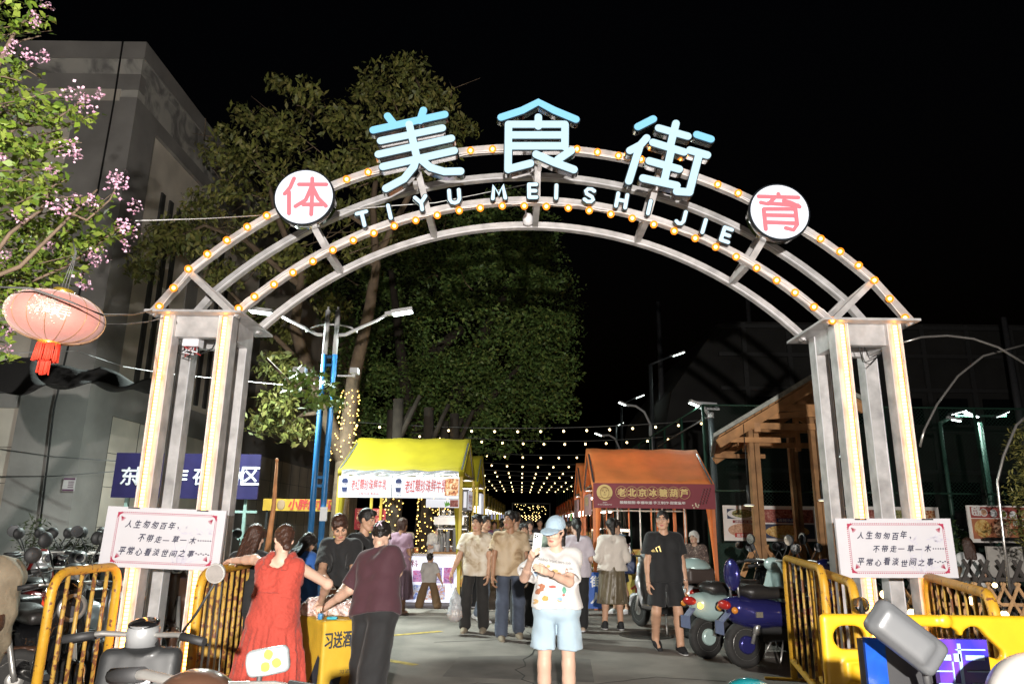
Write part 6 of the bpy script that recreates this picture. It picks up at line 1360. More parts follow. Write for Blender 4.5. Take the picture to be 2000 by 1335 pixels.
    if shoes:
        for hp, kk, a in ((J.hA, J.kA, J.aA), (J.hB, J.kB, J.aB)):
            sd_ = nrm(a - kk); fd = np.array([0, -1, 0.]); fd = nrm(fd - sd_ * (fd @ sd_) * .85); dn = nrm(sd_ - fd * (sd_ @ fd)); sx = np.cross(fd, dn)
            o = a + dn * .045 * S; f = Field(a - .30, a + .30, .008 if h <= .012 else .01); kk_ = shoes.get('kind', 'shoe')
            def q(x, y, z): return o + (fd * x + sx * y + dn * z) * S
            if kk_ == 'shoe': f.cone(q(-.045, 0, -.01), q(-.035, 0, -.058), .045 * S, .044 * S, .02)
            f.cone(q(-.058, 0, .003), q(.07, 0, .006), .041 * S, .047 * S, .02); f.cone(q(.06, 0, .006), q(.165, 0, .012), .047 * S, .034 * S, .02)
            if kk_ == 'shoe': f.cone(q(-.02, 0, -.035), q(.10, 0, -.0), .040 * S, .036 * S, .03)
            c = q(0, 0, .034); f.plane(c, dn); V, F = f.mesh(); z = (V - o) @ dn / S; mi = ((z[F].mean(1)) > .014).astype(int); np_obj('shoe', [(W(V), F, mi)], [shoes['m'], shoes.get('sole', m_white)], t)
    if glasses:
        b = MB()
        for s in (-1, 1): b.tube([tohead(Lh(s * .032 + .024 * math.cos(a), -.101, .010 + .019 * math.sin(a))[None])[0] for a in np.linspace(0, 2 * PI, 15)[:-1]], .0022, 5, closed=True); b.tube([tohead(Lh(s * .056, -.10, .014)[None])[0], tohead(Lh(s * .078, -.0, .014)[None])[0]], .002, 5)
        b.tube([tohead(Lh(-.008, -.103, .012)[None])[0], tohead(Lh(.008, -.103, .012)[None])[0]], .002, 5); part('glasses', b, mat('glasses_frame', (.25, .2, .18), .3, .6, var=0), t)
    J.W = W; J.tohead = tohead; J.Lh = Lh; J.t = t; J.off = off; J.wp = lambda p: W(np.asarray(p)[None])[0]; J.T = T; J.S = S
    return J
m_blk = cloth('black_cotton', (.011, .011, .012)); m_blkp = cloth('black_trouser', (.012, .012, .013)); m_wht_t = cloth('white_cotton', (.60, .59, .58), var=.03); m_denim = cloth('pale_denim', (.36, .47, .55), var=.06)
m_sneak = mat('black_knit', (.015, .015, .017), .8, var=.1); m_sneakw = mat('white_leather', (.6, .6, .6), .5, var=.05); m_mud = mat('muddy_canvas', (.22, .18, .13), .9, var=.3); m_sole = mat('grey_sole', (.3, .28, .25), .8)
m_sand = mat('sandal_pink', (.5, .28, .25), .6)
def fp(x, y): return gr(x, y)[:2]
# -- woman with the phone -----------------------------------------------------------------
JW = build_person('woman in pale blue cap, white printed tee and light denim shorts raising a phone', (.405, 6.35), 1.66, rz=-4, head=(-26, 17, 6), skin='fair', female=True, girth=.98, h=.010, hair='pony', seed=1,
    pts_a=(at(1024, 1128, 6.22), at(1036, 1092, 5.95)), pts_b=(at(1112, 1136, 6.20), at(1072, 1118, 6.02)), palm=((.75, .55, .1), (-.05, .8, -.25)), curl=(.55, .12),
    leg_a=((-.035, -.06, -1), (0, .04, -1)), leg_b=((.02, .03, -1), (.01, .06, -1)),
    cap=True, top=dict(m=m_wht_t, sleeve=.86, hem=.945, inf=.024, loose=.034, neck=.066, rip=.006, rf=20, flare=.012, name='tee_shirt'), bottom=dict(m=m_denim, kind='shorts', len=.70, inf=.020, flare=.050, waist=1.02, rip=.004), shoes=dict(m=m_sneakw))
def cap_on(J, m, brim=True):
    f = Field(np.array([-.15, -.27, -.05]), np.array([.15, .16, .19]), .0065); s = 1.0
    f.ell((0, .016, .040), (.088, .108, .098), .01); f.plane((0, 0, .030), (0, .12, -1)); f.ell((0, .014, .02), (.081, .1, .085), .004, sub=True)
    if brim: f.ell((0, -.105, .034), (.082, .105, .022), .008); f.ell((0, -.105, .012), (.088, .115, .026), .006, sub=True)
    f.ell((0, .016, .138), (.009, .009, .006), .003); f.ripple(.0012, 60); V, F = f.mesh(); np_obj('cap', [(J.tohead(V * J.S * .98), F, 0)], [m], J.t)
cap_on(JW, cloth('cap_denim', (.34, .46, .56), var=.10, bscale=90))
# prints on her shirt: a curved line of lettering and patches lying on the cloth
def cloth_print(J, body_name, items, m_list, name):
    """flat marks pressed on the front of a garment: each vertex is dropped onto the cloth along the figure's facing"""
    ob = [c for c in J.t.children if c.name.split('.')[0] == body_name][0]; from mathutils.bvhtree import BVHTree
    bvh = BVHTree.FromPolygons([v.co.copy() for v in ob.data.vertices], [tuple(p.vertices) for p in ob.data.polygons])
    b = MB()
    for vs, fs, mi in items:
        out = []
        for x, y, Y0 in vs:
            o = Vector(at(x, y, Y0)); d = Vector(nrm(ray(x, y))); hit = bvh.ray_cast(o, d, 1.6)
            out.append(tuple(hit[0] - d * .004) if hit[0] else None)
        ok = [f for f in fs if all(out[q] is not None for q in f) and max((Vector(out[q]) - Vector(out[f[0]])).length for q in f) < .09]
        b.add([q or (0, 0, 0) for q in out], ok, mi)
    part(name, b, m_list, J.t)
def word_px(s, x0, x1, y0, y1, hh, Y0, mi, sag=0, offset=0.):
    vs, fs = glyphs(s); V = np.array(vs); a, b = V.min(0), V.max(0); out = []
    for p in V:
        u = (p[0] - a[0]) / (b[0] - a[0]); out.append((x0 + (x1 - x0) * u, y0 + (y1 - y0) * u + sag * 4 * u * (1 - u) - (p[1] - a[1]) / (b[1] - a[1]) * hh, Y0))
    return (out, fs, mi)
def blob_px(cx_, cy_, rx, ry, Y0, mi, n=14, seed=0):
    r = np.random.default_rng(seed); vs = [(cx_, cy_, Y0)] + [(cx_ + rx * math.cos(2 * PI * k / n) * r.uniform(.75, 1.1), cy_ + ry * math.sin(2 * PI * k / n) * r.uniform(.75, 1.1), Y0) for k in range(n)]
    return (vs, [(0, 1 + (k + 1) % n, 1 + k) for k in range(n)], mi)
bpy.context.view_layer.update()
PM = [mat('print_black', (.03, .03, .03), .8, var=0), mat('print_brown', (.38, .15, .08), .8, var=.3, scale=60), mat('print_tan', (.55, .36, .16), .8, var=.2, scale=60), mat('print_red', (.55, .10, .08), .8, var=.2, scale=60), mat('print_green', (.12, .35, .25), .8, var=.2, scale=60), mat('print_blue', (.25, .4, .6), .8, var=.2, scale=60), mat('print_orange', (.6, .3, .08), .8, var=.2, scale=60)]
items = [word_px('Outdoor brand, retro style', 1050, 1115, 1094, 1104, 8, 5.6, 0, 1)]
for k, (x, y, rx, ry, mi) in enumerate(((1056, 1146, 9, 8, 1), (1050, 1155, 6, 6, 1), (1079, 1145, 8, 3, 3), (1065, 1168, 7, 6, 6), (1102, 1152, 4, 8, 4), (1101, 1161, 3, 3, 3), (1093, 1169, 6, 5, 5), (1093, 1172, 5, 3, 2), (1084, 1114, 7, 4, 2), (1090, 1120, 6, 3, 6), (1107, 1117, 3, 8, 1), (1098, 1124, 5, 2, 5), (1045, 1174, 8, 5, 2), (1046, 1120, 4, 5, 5), (1071, 1105, 4, 3, 2))): items.append(blob_px(x, y, rx, ry, 5.6, mi, seed=k))
cloth_print(JW, 'tee_shirt', items, PM, 'shirt_print')
# phone held in her raised hand
pc_ = at(1049, 1059, 5.87); pt = thing('phone', 'white smartphone held up by the woman in the blue cap', 'phone', pc_); f_ = nrm(np.array([.25, -1, .1])); s_ = nrm(np.cross(f_, ZU)); s_ = s_ if s_[0] > 0 else -s_; u_ = np.cross(s_, f_); u_ = u_ if u_[2] > 0 else -u_; u_ = nrm(u_ + s_ * .14); s_ = nrm(np.cross(u_, f_)); s_ = s_ if s_[0] > 0 else -s_
b = MB(); rr_ = .012; poly = []
for qx, qy, a0 in ((.036 - rr_, .075 - rr_, 0), (-.036 + rr_, .075 - rr_, PI / 2), (-.036 + rr_, -.075 + rr_, PI), (.036 - rr_, -.075 + rr_, 1.5 * PI)):
    poly += [(qx + rr_ * math.cos(a0 + k * PI / 8), qy + rr_ * math.sin(a0 + k * PI / 8)) for k in range(5)]
b.prism(poly, pc_, s_, u_, .009); part('case', b, mat('phone_white', (.62, .66, .64), .25, var=.02), pt)
b = MB(); fr = np.cross(s_, u_); fr = fr if fr[1] < 0 else -fr
for dx, dz in ((-.022, .056), (-.022, .038), (-.005, .048)): b.lathe([(.006, 0), (.006, .002)], pc_ + s_ * dx + u_ * dz + fr * .0105, fr, 12)
part('lens', b, m_eye, pt)
b = MB(); bw = JW.wp(JW.wB - nrm(JW.wB - JW.eB) * .035); ax_ = nrm(JW.wp(JW.wB) - JW.wp(JW.eB)); b.tube([bw + (np.cross(ax_, ZU) * math.cos(a) + np.cross(ax_, np.cross(ax_, ZU)) * math.sin(a)) * .029 for a in np.linspace(0, 2 * PI, 17)[:-1]], .003, 5, closed=True); part('bracelet', b, m_cap, JW.t)
# -- two workmen ---------------------------------------------------------------------------
st1 = stained('stained_white', [(.26, .17, .09), (.52, .43, .32), (.64, .57, .48), (.68, .62, .54)]); st2 = stained('stained_tan', [(.22, .13, .06), (.47, .35, .22), (.54, .42, .29), (.56, .45, .32)])
c1 = (fp(908, 1238) + fp(946, 1230)) / 2
JM1 = build_person('smiling man in a mud stained white tee and black trousers carrying a plastic bag', c1, 1.72, rz=-8, head=(-8, 6, 0), skin='mid', h=.012, hair='short', seed=4, arm_a=((.34, -.05, -1), (.42, -.10, -1)), arm_b=((.10, -.12, -1), (.0, -.3, -1)), leg_a=((-.14, -.10, -1), (-.02, .10, -1)), leg_b=((.04, .06, -1), (.02, .16, -1)),
    top=dict(m=st1, sleeve=.72, hem=.82, inf=.022, loose=.03, rip=.007, rf=20), bottom=dict(m=cloth('worn_black', (.018, .016, .015), var=.3), kind='pants', flare=.024), shoes=dict(m=m_mud, sole=m_sole))
c2 = (fp(978, 1254) + fp(1010, 1242)) / 2
JM2 = build_person('tall man in a dirty tan tee and worn blue jeans turning his head left', c2, 1.77, rz=8, head=(-42, 0, 0), skin='tan', h=.012, hair='short', seed=5, arm_a=((.22, -.04, -1), (.05, -.18, -1)), arm_b=((.22, .12, -1), (.12, .1, -1)), leg_a=((-.06, -.20, -1), (-.02, .06, -1)), leg_b=((.10, .02, -1), (.06, .42, -1)),
    top=dict(m=st2, sleeve=.66, hem=.85, inf=.022, loose=.03, rip=.006, rf=20), bottom=dict(m=cloth('worn_denim', (.055, .068, .10), var=.35, scale=3), kind='pants', flare=.026), shoes=dict(m=m_mud, sole=m_sole), curl=(.5, .4))
# plastic bag of snacks
hb = at(890, 1148, c1[1] - .25); bg_ = thing('plastic_bag', 'translucent plastic bag of brown snacks hanging from the smiling man', 'bag', hb)
f = Field(hb + np.array([-.16, -.14, -.46]), hb + np.array([.16, .14, .04]), .010); f.cone(hb, hb - ZU * .16, .018, .07, .03); f.cone(hb - ZU * .16, hb - ZU * .36, .07, .115, .05); f.ripple(.006, 32, 2); V, F = f.mesh(); np_obj('film', [(V, F, 0)], [mat('clear_film', (.75, .76, .8), .22, var=.05, trans=.55, bump=.5, bscale=30)], bg_)
f = Field(hb + np.array([-.14, -.12, -.46]), hb + np.array([.14, .12, -.25]), .012); f.ell(hb - ZU * .375, (.115, .085, .065), .02); f.ripple(.008, 60, 1); V, F = f.mesh(); np_obj('snacks', [(V, F, 0)], [FOOD['skewers']], bg_)
# -- man in black -----------------------------------------------------------------------------
c3 = (fp(1318, 1276) + fp(1292, 1262)) / 2 * .5 + .5 * np.array([2.04, 9.7])
JB = build_person('bespectacled man in a black tee with gold bars and black shorts walking forward', c3, 1.79, rz=6, head=(-26, 0, 0), skin='mid', girth=1.08, h=.011, hair='crop', seed=6, arm_a=((.16, -.02, -1), (.05, -.12, -1)), arm_b=((.20, .05, -1), (.12, -.16, -1)), leg_a=((-.10, .00, -1), (.12, .62, -1)), leg_b=((.10, -.14, -1), (.05, .06, -1)), glasses=True,
    top=dict(m=m_blk, sleeve=.70, hem=.84, inf=.024, loose=.030, rip=.005, rf=18, name='tee_shirt'), bottom=dict(m=m_blk, kind='shorts', len=.84, flare=.036, inf=.020), shoes=dict(m=m_sneak, sole=m_sneakw))
bpy.context.view_layer.update()
items = [([(a, 1078, 9.2), (a + 6, 1078, 9.2), (d + 6 * .9, c_, 9.2), (d, c_ + 2.5, 9.2)], [(0, 1, 2, 3)], 0) for a, d, c_ in ()]
for xx, ww, top_ in ((1274, 7, 1070), (1283, 9, 1064), (1294, 10.5, 1057)): items.append(([(xx, 1077, 9.2), (xx + ww, 1077, 9.2), (xx + ww - 5.5 + (1077 - top_) * .12, top_ + 1, 9.2), (xx - 3 + (1077 - top_) * .0, top_ + 5, 9.2)], [(0, 1, 2, 3)], 0))
cloth_print(JB, 'tee_shirt', items, [mat('gold_foil_print', (.60, .45, .16), .35, .4, var=.3, scale=50)], 'gold_bars')
wp_ = JB.wp(JB.wB); b = MB(); ax_ = nrm(wp_ - JB.wp(JB.eB)); e1 = nrm(np.cross(ax_, np.array([0, 1, 0]))); e2 = np.cross(ax_, e1); b.tube([wp_ - ax_ * .02 + (e1 * math.cos(a) + e2 * math.sin(a)) * .032 for a in np.linspace(0, 2 * PI, 17)[:-1]], .005, 6, closed=True); part('watch', b, m_steel, JB.t)
# -- woman in maroon top ---------------------------------------------------------------------
m_mar = cloth('maroon_knit', (.055, .018, .026), var=.08)
JR = build_person('woman in a dark maroon top and black trousers bending over the yellow table', (-1.10, 6.2), 1.66, rz=152, lean=(16, 11), head=(30, 30, 0), skin='fair', female=True, girth=1.16, h=.011, hair='bun', seed=8,
    pts_b=(at(684, 1150, 6.42), at(636, 1184, 6.62)), pts_a=(at(776, 1116, 6.32), at(756, 1148, 6.62)), palm=(None, (0, 0, -1)), curl=(.4, .6), leg_a=((.10, .10, -1), (.06, .12, -1)), leg_b=((-.02, -.02, -1), (0, .02, -1)),
    top=dict(m=m_mar, sleeve=.90, hem=.87, inf=.020, loose=.024, rip=.004, rf=20), bottom=dict(m=m_blkp, kind='pants', flare=.045, waist=1.05), shoes=dict(m=m_sneak))
b = MB(); q = [JR.tohead(JR.Lh(*p)[None])[0] for p in ((-.03, .135, .06), (.0, .165, .0), (.03, .15, -.04))]; b.tube(q, .006, 6); b.tube([JR.tohead(JR.Lh(*p)[None])[0] for p in ((.03, .14, .03), (.0, .168, .0), (-.02, .15, -.035))], .005, 6); part('hair_clip', b, mat('clip_white', (.6, .5, .6), .3), JR.t)
# -- woman in red dress ----------------------------------------------------------------------
m_redd = cloth('brick_red_crepe', (.40, .050, .032), var=.12, bump=.7, bscale=30)
JD = build_person('woman in a long brick red sundress seen from behind at the yellow table', (-1.80, 5.75), 1.58, rz=172, lean=(10, 0), head=(34, 22, 0), skin='fair', female=True, girth=1.12, h=.010, hair='lowbun', hair_m=m_hairb, seed=9,
    pts_b=(at(498, 1092, 5.95), at(458, 1094, 6.15)), pts_a=(at(640, 1140, 6.0), at(627, 1172, 6.30)), palm=((0, 0, -1), (0, 0, -1)), curl=(.5, .2),
    top=dict(m=m_redd, sleeve=0, hem=1.10, inf=.016, rip=.003, rf=60, neck=.05, deep='back', straps=True, name='bodice'), bottom=dict(m=m_redd, kind='dress', name='dress_skirt', w0=.092, waist=1.16, len=.08, r1=.36, folds=19, amp=.013, tiers=(.72, .40), ysq=.78, pw=1.0), shoes=dict(m=m_sand, kind='sandal'))
# -- man in black tee behind the table and others at the table ----------------------------------
JT = build_person('man in a black tee reaching across the yellow table towards the snacks', (-1.72, 7.75), 1.70, rz=-20, lean=(14, 0), head=(36, 28, 0), skin='mid', h=.012, hair='short', hair_m=m_hairb, seed=10, pts_a=(at(628, 1120, 7.35), at(646, 1146, 7.05)), pts_b=(at(690, 1120, 7.4), at(668, 1150, 7.0)), curl=(.6, .6), palm=((0, 0, -1), (0, 0, -1)),
    top=dict(m=m_blk, sleeve=.80, hem=.86, inf=.022), bottom=dict(m=m_blkp, kind='pants'), shoes=dict(m=m_sneak))
JT2 = build_person('dark haired man standing behind the black tee man, only his head showing', (-1.72, 8.7), 1.74, rz=60, head=(10, 12, 0), skin='mid', h=.014, hair='short', seed=11, top=dict(m=m_blk), bottom=dict(m=m_blkp, kind='pants'), shoes=dict(m=m_sneak))
JT3 = build_person('person in a bright blue jacket half hidden behind the red dress woman', (-2.42, 8.3), 1.50, rz=150, lean=(18, 0), head=(0, 25, 0), skin='mid', h=.014, hair='long', seed=12, top=dict(m=cloth('royal_blue', (.02, .09, .32)), sleeve=1.9, inf=.03), bottom=dict(m=m_blkp, kind='pants'), shoes=dict(m=m_sneak))
JT4 = build_person('long haired woman in black just left of the red dress woman', (-2.42, 6.85), 1.57, rz=175, lean=(8, 0), head=(-10, 16, 0), skin='fair', female=True, h=.014, hair='long', hair_m=m_hairb, seed=13, top=dict(m=m_blk, sleeve=1.8), bottom=dict(m=m_blkp, kind='pants'), shoes=dict(m=m_sneak))
# -- by the milk stall ---------------------------------------------------------------------------
m_lav = cloth('lavender_linen', (.26, .155, .21), var=.06)
build_person('short haired woman in a long lavender dress, back turned, at the milk stall', (-1.97, 13.35), 1.66, rz=164, head=(-10, 4, 0), skin='tan', female=True, girth=1.08, h=.013, hair='bob', hair_m=m_hairb, seed=14, arm_a=((.12, .02, -1), (.02, -.05, -1)), arm_b=((.2, -.3, -.7), (.2, -.9, .1)),
    top=dict(m=m_lav, sleeve=.72, hem=1.0, inf=.02, loose=.03), bottom=dict(m=m_lav, kind='dress', name='dress_skirt', w0=.085, waist=1.10, len=.28, r1=.27, folds=11, amp=.014), shoes=dict(m=mat('slipper_pink', (.6, .40, .36), .6), kind='sandal', sole=mat('slipper_pink', (.6, .40, .36), .6)))
ck = (fp(815, 1187) + fp(857, 1187)) / 2
build_person('small boy in a grey tee and brown trousers standing astride before the photo counter', ck, 1.00, rz=172, head=(-8, 4, 0), skin='mid', girth=1.16, h=.010, hair='short', seed=15, head_s=1.32, arm_a=((.45, -.1, -1), (.5, -.1, -1)), arm_b=((.15, -.3, -.9), (0, -.8, -.3)), leg_a=((-.30, 0, -1), (-.25, .0, -1)), leg_b=((.30, 0, -1), (.25, .0, -1)),
    top=dict(m=cloth('grey_cotton', (.42, .39, .37)), sleeve=.85, hem=.84, loose=.02), bottom=dict(m=cloth('brown_cotton', (.13, .075, .035)), kind='pants', flare=.026, inf=.016), shoes=dict(m=m_sneakw))
JV = build_person('stall vendor in a white tee, face mask and hair net stirring a pot', (-1.62, 16.25), 1.62, rz=25, lean=(6, 0), head=(28, 20, 0), skin='fair', female=True, h=.013, hair='bob', seed=16, arm_a=((.2, -.35, -.8), (-.2, -1, .15)), arm_b=((.25, -.4, -.8), (.1, -1, -.1)), top=dict(m=m_wht_t, sleeve=.8, inf=.02), bottom=dict(m=m_blkp, kind='pants'), shoes=dict(m=m_sneak))
f = Field(np.array([-.14, -.14, -.03]), np.array([.14, .16, .17]), .009); f.ell((0, .018, .05), (.10, .115, .09), .01); f.plane((0, 0, .02), (0, 0, -1)); V, F = f.mesh(); np_obj('hair_net', [(JV.tohead(V), F, 0)], [mat('net_white', (.5, .52, .54), .8, bump=.5, bscale=80)], JV.t)
f = Field(np.array([-.1, -.15, -.12]), np.array([.1, .0, .02]), .008); f.ell((0, -.05, -.045), (.07, .068, .05), .01); V, F = f.mesh(); np_obj('face_mask', [(JV.tohead(V), F, 0)], [mat('mask_white', (.55, .55, .54), .8)], JV.t)
JS = build_person('stall helper in a cream vest reaching sideways behind the lavender dress woman', (-2.25, 15.5), 1.64, rz=20, head=(0, 14, 0), skin='tan', h=.014, hair='short', seed=17, pts_a=(at(722, 1018, 15.2), at(705, 1014, 15.0)), arm_b=((.15, 0, -1), (.0, -.4, -1)), top=dict(m=cloth('cream_cotton', (.5, .46, .4)), sleeve=.25), bottom=dict(m=m_blkp, kind='pants'), shoes=dict(m=m_sneak))
# -- crowd down the street --------------------------------------------------------------------------
build_person('man in a plum shirt walking just behind the two workmen', (-.42, 12.6), 1.72, rz=60, head=(-20, 0, 0), skin='mid', h=.014, hair='short', seed=18, leg_a=((0, -.2, -1), (0, .15, -1)), leg_b=((0, .15, -1), (0, .3, -1)), top=dict(m=cloth('plum_cotton', (.07, .045, .08)), sleeve=.7), bottom=dict(m=cloth('grey_blue', (.12, .15, .2)), kind='pants'), shoes=dict(m=m_sneakw))
build_person('woman in a black and white striped top behind the tan tee man', (.23, 12.1), 1.60, rz=8, head=(0, 2, 0), skin='mid', female=True, h=.013, hair='lowbun', seed=19, top=dict(m=m_blk, sleeve=.9, name='striped_top'), bottom=dict(m=m_blkp, kind='pants', flare=.05), shoes=dict(m=m_blk, kind='sandal'))
def stripes(m):
    nt = m.node_tree; N = nt.nodes; L = nt.links; b = N['Principled BSDF']; tc = N.new('ShaderNodeTexCoord'); sp = N.new('ShaderNodeSeparateXYZ'); L.new(tc.outputs['Object'], sp.inputs[0]); mu = N.new('ShaderNodeMath'); mu.operation = 'MULTIPLY'; mu.inputs[1].default_value = 2 * PI / .055; L.new(sp.outputs['Z'], mu.inputs[0])
    si = N.new('ShaderNodeMath'); si.operation = 'SINE'; L.new(mu.outputs[0], si.inputs[0]); r = N.new('ShaderNodeValToRGB'); r.color_ramp.interpolation = 'CONSTANT'; r.color_ramp.elements[0].color = (.015, .015, .017, 1); r.color_ramp.elements[1].position = .5; r.color_ramp.elements[1].color = (.6, .58, .55, 1)
    a = N.new('ShaderNodeMath'); a.operation = 'MULTIPLY_ADD'; a.inputs[1].default_value = .5; a.inputs[2].default_value = .5; L.new(si.outputs[0], a.inputs[0]); L.new(a.outputs[0], r.inputs['Fac']); L.new(r.outputs['Color'], b.inputs['Base Color']); return m
sm_ = stripes(mat('striped_knit', (.5, .5, .5), .85, var=0))
for o in bpy.data.objects:
    if o.name.startswith('striped_top'): o.data.materials[0] = sm_
build_person('tall dark haired man in khaki with his back turned deeper in the street', (.12, 14.2), 1.80, rz=170, skin='mid', h=.015, hair='short', seed=20, top=dict(m=cloth('khaki', (.3, .24, .16)), sleeve=.8), bottom=dict(m=m_blkp, kind='pants'), shoes=dict(m=m_sneak))
build_person('woman in beige facing the camera in the gap beside the blue cap', (.42, 15.5), 1.66, rz=0, skin='fair', female=True, h=.015, hair='bob', seed=21, top=dict(m=cloth('beige_knit', (.42, .36, .3)), sleeve=.7), bottom=dict(m=m_blkp, kind='pants'), shoes=dict(m=m_sneakw))
build_person('person in a pale green shirt behind the blue cap, seen from behind', (.72, 13.5), 1.62, rz=175, skin='mid', h=.015, hair='short', seed=22, top=dict(m=cloth('sage_cotton', (.3, .36, .3)), sleeve=.8), bottom=dict(m=cloth('navy_twill', (.03, .035, .06)), kind='pants'), shoes=dict(m=m_sneak))
build_person('man in dark clothes at the edge of the yellow stalls behind the workmen', (-.62, 14.6), 1.66, rz=80, skin='mid', h=.015, hair='short', seed=23, top=dict(m=m_blk, sleeve=.8), bottom=dict(m=m_blkp, kind='pants'), shoes=dict(m=m_sneak))
for k, (x, Y, c, lab, hh_, r_) in enumerate(((-.2, 20, (.3, .3, .34), 'distant walker in grey between the yellow stalls and the crowd', 1.7, 180), (.9, 22, (.05, .05, .06), 'distant walker in black in the middle of the street', 1.72, 10), (.35, 26, (.45, .4, .38), 'farthest walker in pale clothes under the string lights', 1.68, 175), (1.35, 19, (.12, .1, .2), 'distant walker in violet beside the orange stalls', 1.62, 190))):
    build_person(lab, (x, Y), hh_, rz=r_, skin='mid', h=.02, hair='short', seed=30 + k, top=dict(m=cloth('walker_cloth_%d' % k, c), sleeve=.8), bottom=dict(m=m_blkp, kind='pants'), shoes=dict(m=m_sneak))
# -- by the orange stall ------------------------------------------------------------------------------
cpn = gr(1128, 1240)
build_person('woman with a black ponytail in a pale lilac shirt and black trousers, back turned', (1.06, 11.6), 1.68, rz=172, head=(20, 0, 0), skin='fair', female=True, girth=1.05, h=.012, hair='pony', seed=25, arm_a=((.25, -.05, -1), (-.05, -.8, -.3)), arm_b=((.15, 0, -1), (0, -.5, -.5)), leg_a=((.02, -.05, -1), (.0, .10, -1)), leg_b=((0, .1, -1), (0, .2, -1)),
    top=dict(m=cloth('lilac_cotton', (.52, .47, .52)), sleeve=.85, hem=.82, inf=.026, loose=.03), bottom=dict(m=m_blkp, kind='pants', flare=.02), shoes=dict(m=mat('beige_heel', (.5, .38, .28), .5), kind='sandal'))
cs_ = (fp(1184, 1231) + fp(1212, 1226)) / 2
build_person('woman in a cream blouse and long olive satin skirt with her back turned', cs_, 1.69, rz=180, head=(6, 0, 0), skin='mid', female=True, girth=1.0, h=.012, hair='lowbun', seed=26, arm_a=((.30, .05, -1), (-.35, -.9, -.2)), arm_b=((.30, .05, -1), (-.35, -.9, -.2)), leg_a=((-.02, .02, -1), (-.03, .04, -1)), leg_b=((.05, -.05, -1), (.05, .05, -1)),
    top=dict(m=cloth('cream_chiffon', (.60, .54, .48), var=.04), sleeve=1.55, hem=.90, inf=.030, rip=.007, rf=24, flare=.02, neck=.05, name='blouse'), bottom=dict(m=mat('olive_satin', (.115, .088, .05), .42, var=.08, bump=.1, sheen=.2), kind='skirt', waist=1.04, len=.40, r1=.245, folds=9, amp=.009, pw=1.6), shoes=dict(m=m_sneak, sole=m_sneakw))
JU = build_person('man in a dark blue tee looking down at the orange stall with a handbag', (2.05, 13.9), 1.68, rz=-62, head=(-6, 22, 0), skin='mid', h=.013, hair='short', seed=27, glasses=True, arm_a=((.1, -.2, -1), (-.1, -1, -.1)), arm_b=((.1, -.1, -1), (-.1, -.9, -.25)), leg_a=((0, -.1, -1), (0, .05, -1)), leg_b=((0, .12, -1), (0, .2, -1)), top=dict(m=cloth('petrol_cotton', (.015, .07, .14)), sleeve=.8, hem=.85), bottom=dict(m=m_blk, kind='shorts', len=.8, flare=.04), shoes=dict(m=m_sneakw))
bc = at(1225, 1097, 13.55); bagt = thing('handbag', 'slouchy dark blue tote bag held beside the man in the blue tee', 'bag', bc); f = Field(bc - .35, bc + .35, .012); f.rbox(bc - ZU * .03, (.16, .07, .17), .05, .03); f.ripple(.006, 25, 3); V, F = f.mesh(); np_obj('bag_body', [(V, F, 0)], [mat('navy_leather', (.03, .045, .12), .4, bump=.2)], bagt); b = MB(); b.tube([bc + np.array([-.1, 0, .12]), bc + np.array([-.06, 0, .3]), bc + np.array([.06, 0, .3]), bc + np.array([.1, 0, .12])], .010, 6); part('strap', b, MATS['navy_leather'], bagt)
m_flor = mat_patches('floral_print', [(.30, .22, .18), (.07, .05, .045), (.09, .06, .05), (.4, .3, .25)], 32, .85)
build_person('white haired elderly woman in a dark floral blouse behind the man in black', (3.25, 12.9), 1.50, rz=-30, head=(-10, 6, 0), skin='old', female=True, girth=1.12, h=.013, hair='bob', hair_m=m_hairg, seed=28, arm_a=((.15, -.1, -1), (0, -.6, -.7)), arm_b=((.15, -.1, -1), (0, -.5, -.8)), top=dict(m=m_flor, sleeve=.95, hem=.80, inf=.028, name='blouse'), bottom=dict(m=m_blkp, kind='pants', flare=.03), shoes=dict(m=m_sneak))
build_person('dark haired woman in a white top beyond the lattice fence at the right edge', (at(1897, 1110, 11.5)[0], 11.5), 1.46, rz=160, head=(0, 10, 0), skin='mid', female=True, h=.014, hair='long', hair_m=m_hairb, seed=29, top=dict(m=m_wht_t, sleeve=.6), bottom=dict(m=m_blkp, kind='pants'), shoes=dict(m=m_sneak))

for k, (x, Y, c, lab, hh_, r_) in enumerate(((-.15, 16.5, (.32, .12, .1), 'walker in a rust red top between the crowd and the yellow stalls', 1.6, 20), (.95, 17.2, (.5, .48, .5), 'walker in a white shirt beyond the ponytail woman', 1.7, 170), (.25, 18.4, (.03, .04, .07), 'walker in navy seen through the gap left of the blue cap', 1.74, 185), (1.25, 15.4, (.08, .09, .08), 'shopper in dark green leaning to the orange stalls', 1.64, -70), (-.75, 17.8, (.4, .35, .2), 'shopper in mustard standing at the second yellow stall', 1.66, 90), (.6, 29, (.2, .2, .25), 'tiny distant walker near the far end of the lane', 1.7, 0), (-.5, 23.5, (.3, .1, .2), 'distant walker in wine red near the yellow stalls', 1.64, 15))):
    build_person(lab, (x, Y), hh_, rz=r_, skin='mid', h=.018, hair=('short', 'bob', 'pony')[k % 3], female=k % 3 > 0, seed=50 + k, leg_a=((0, -.15, -1), (0, .1, -1)), leg_b=((0, .12, -1), (0, .25, -1)), top=dict(m=cloth('passer_cloth_%d' % k, c), sleeve=.8), bottom=dict(m=m_blkp, kind='pants'), shoes=dict(m=m_sneak))
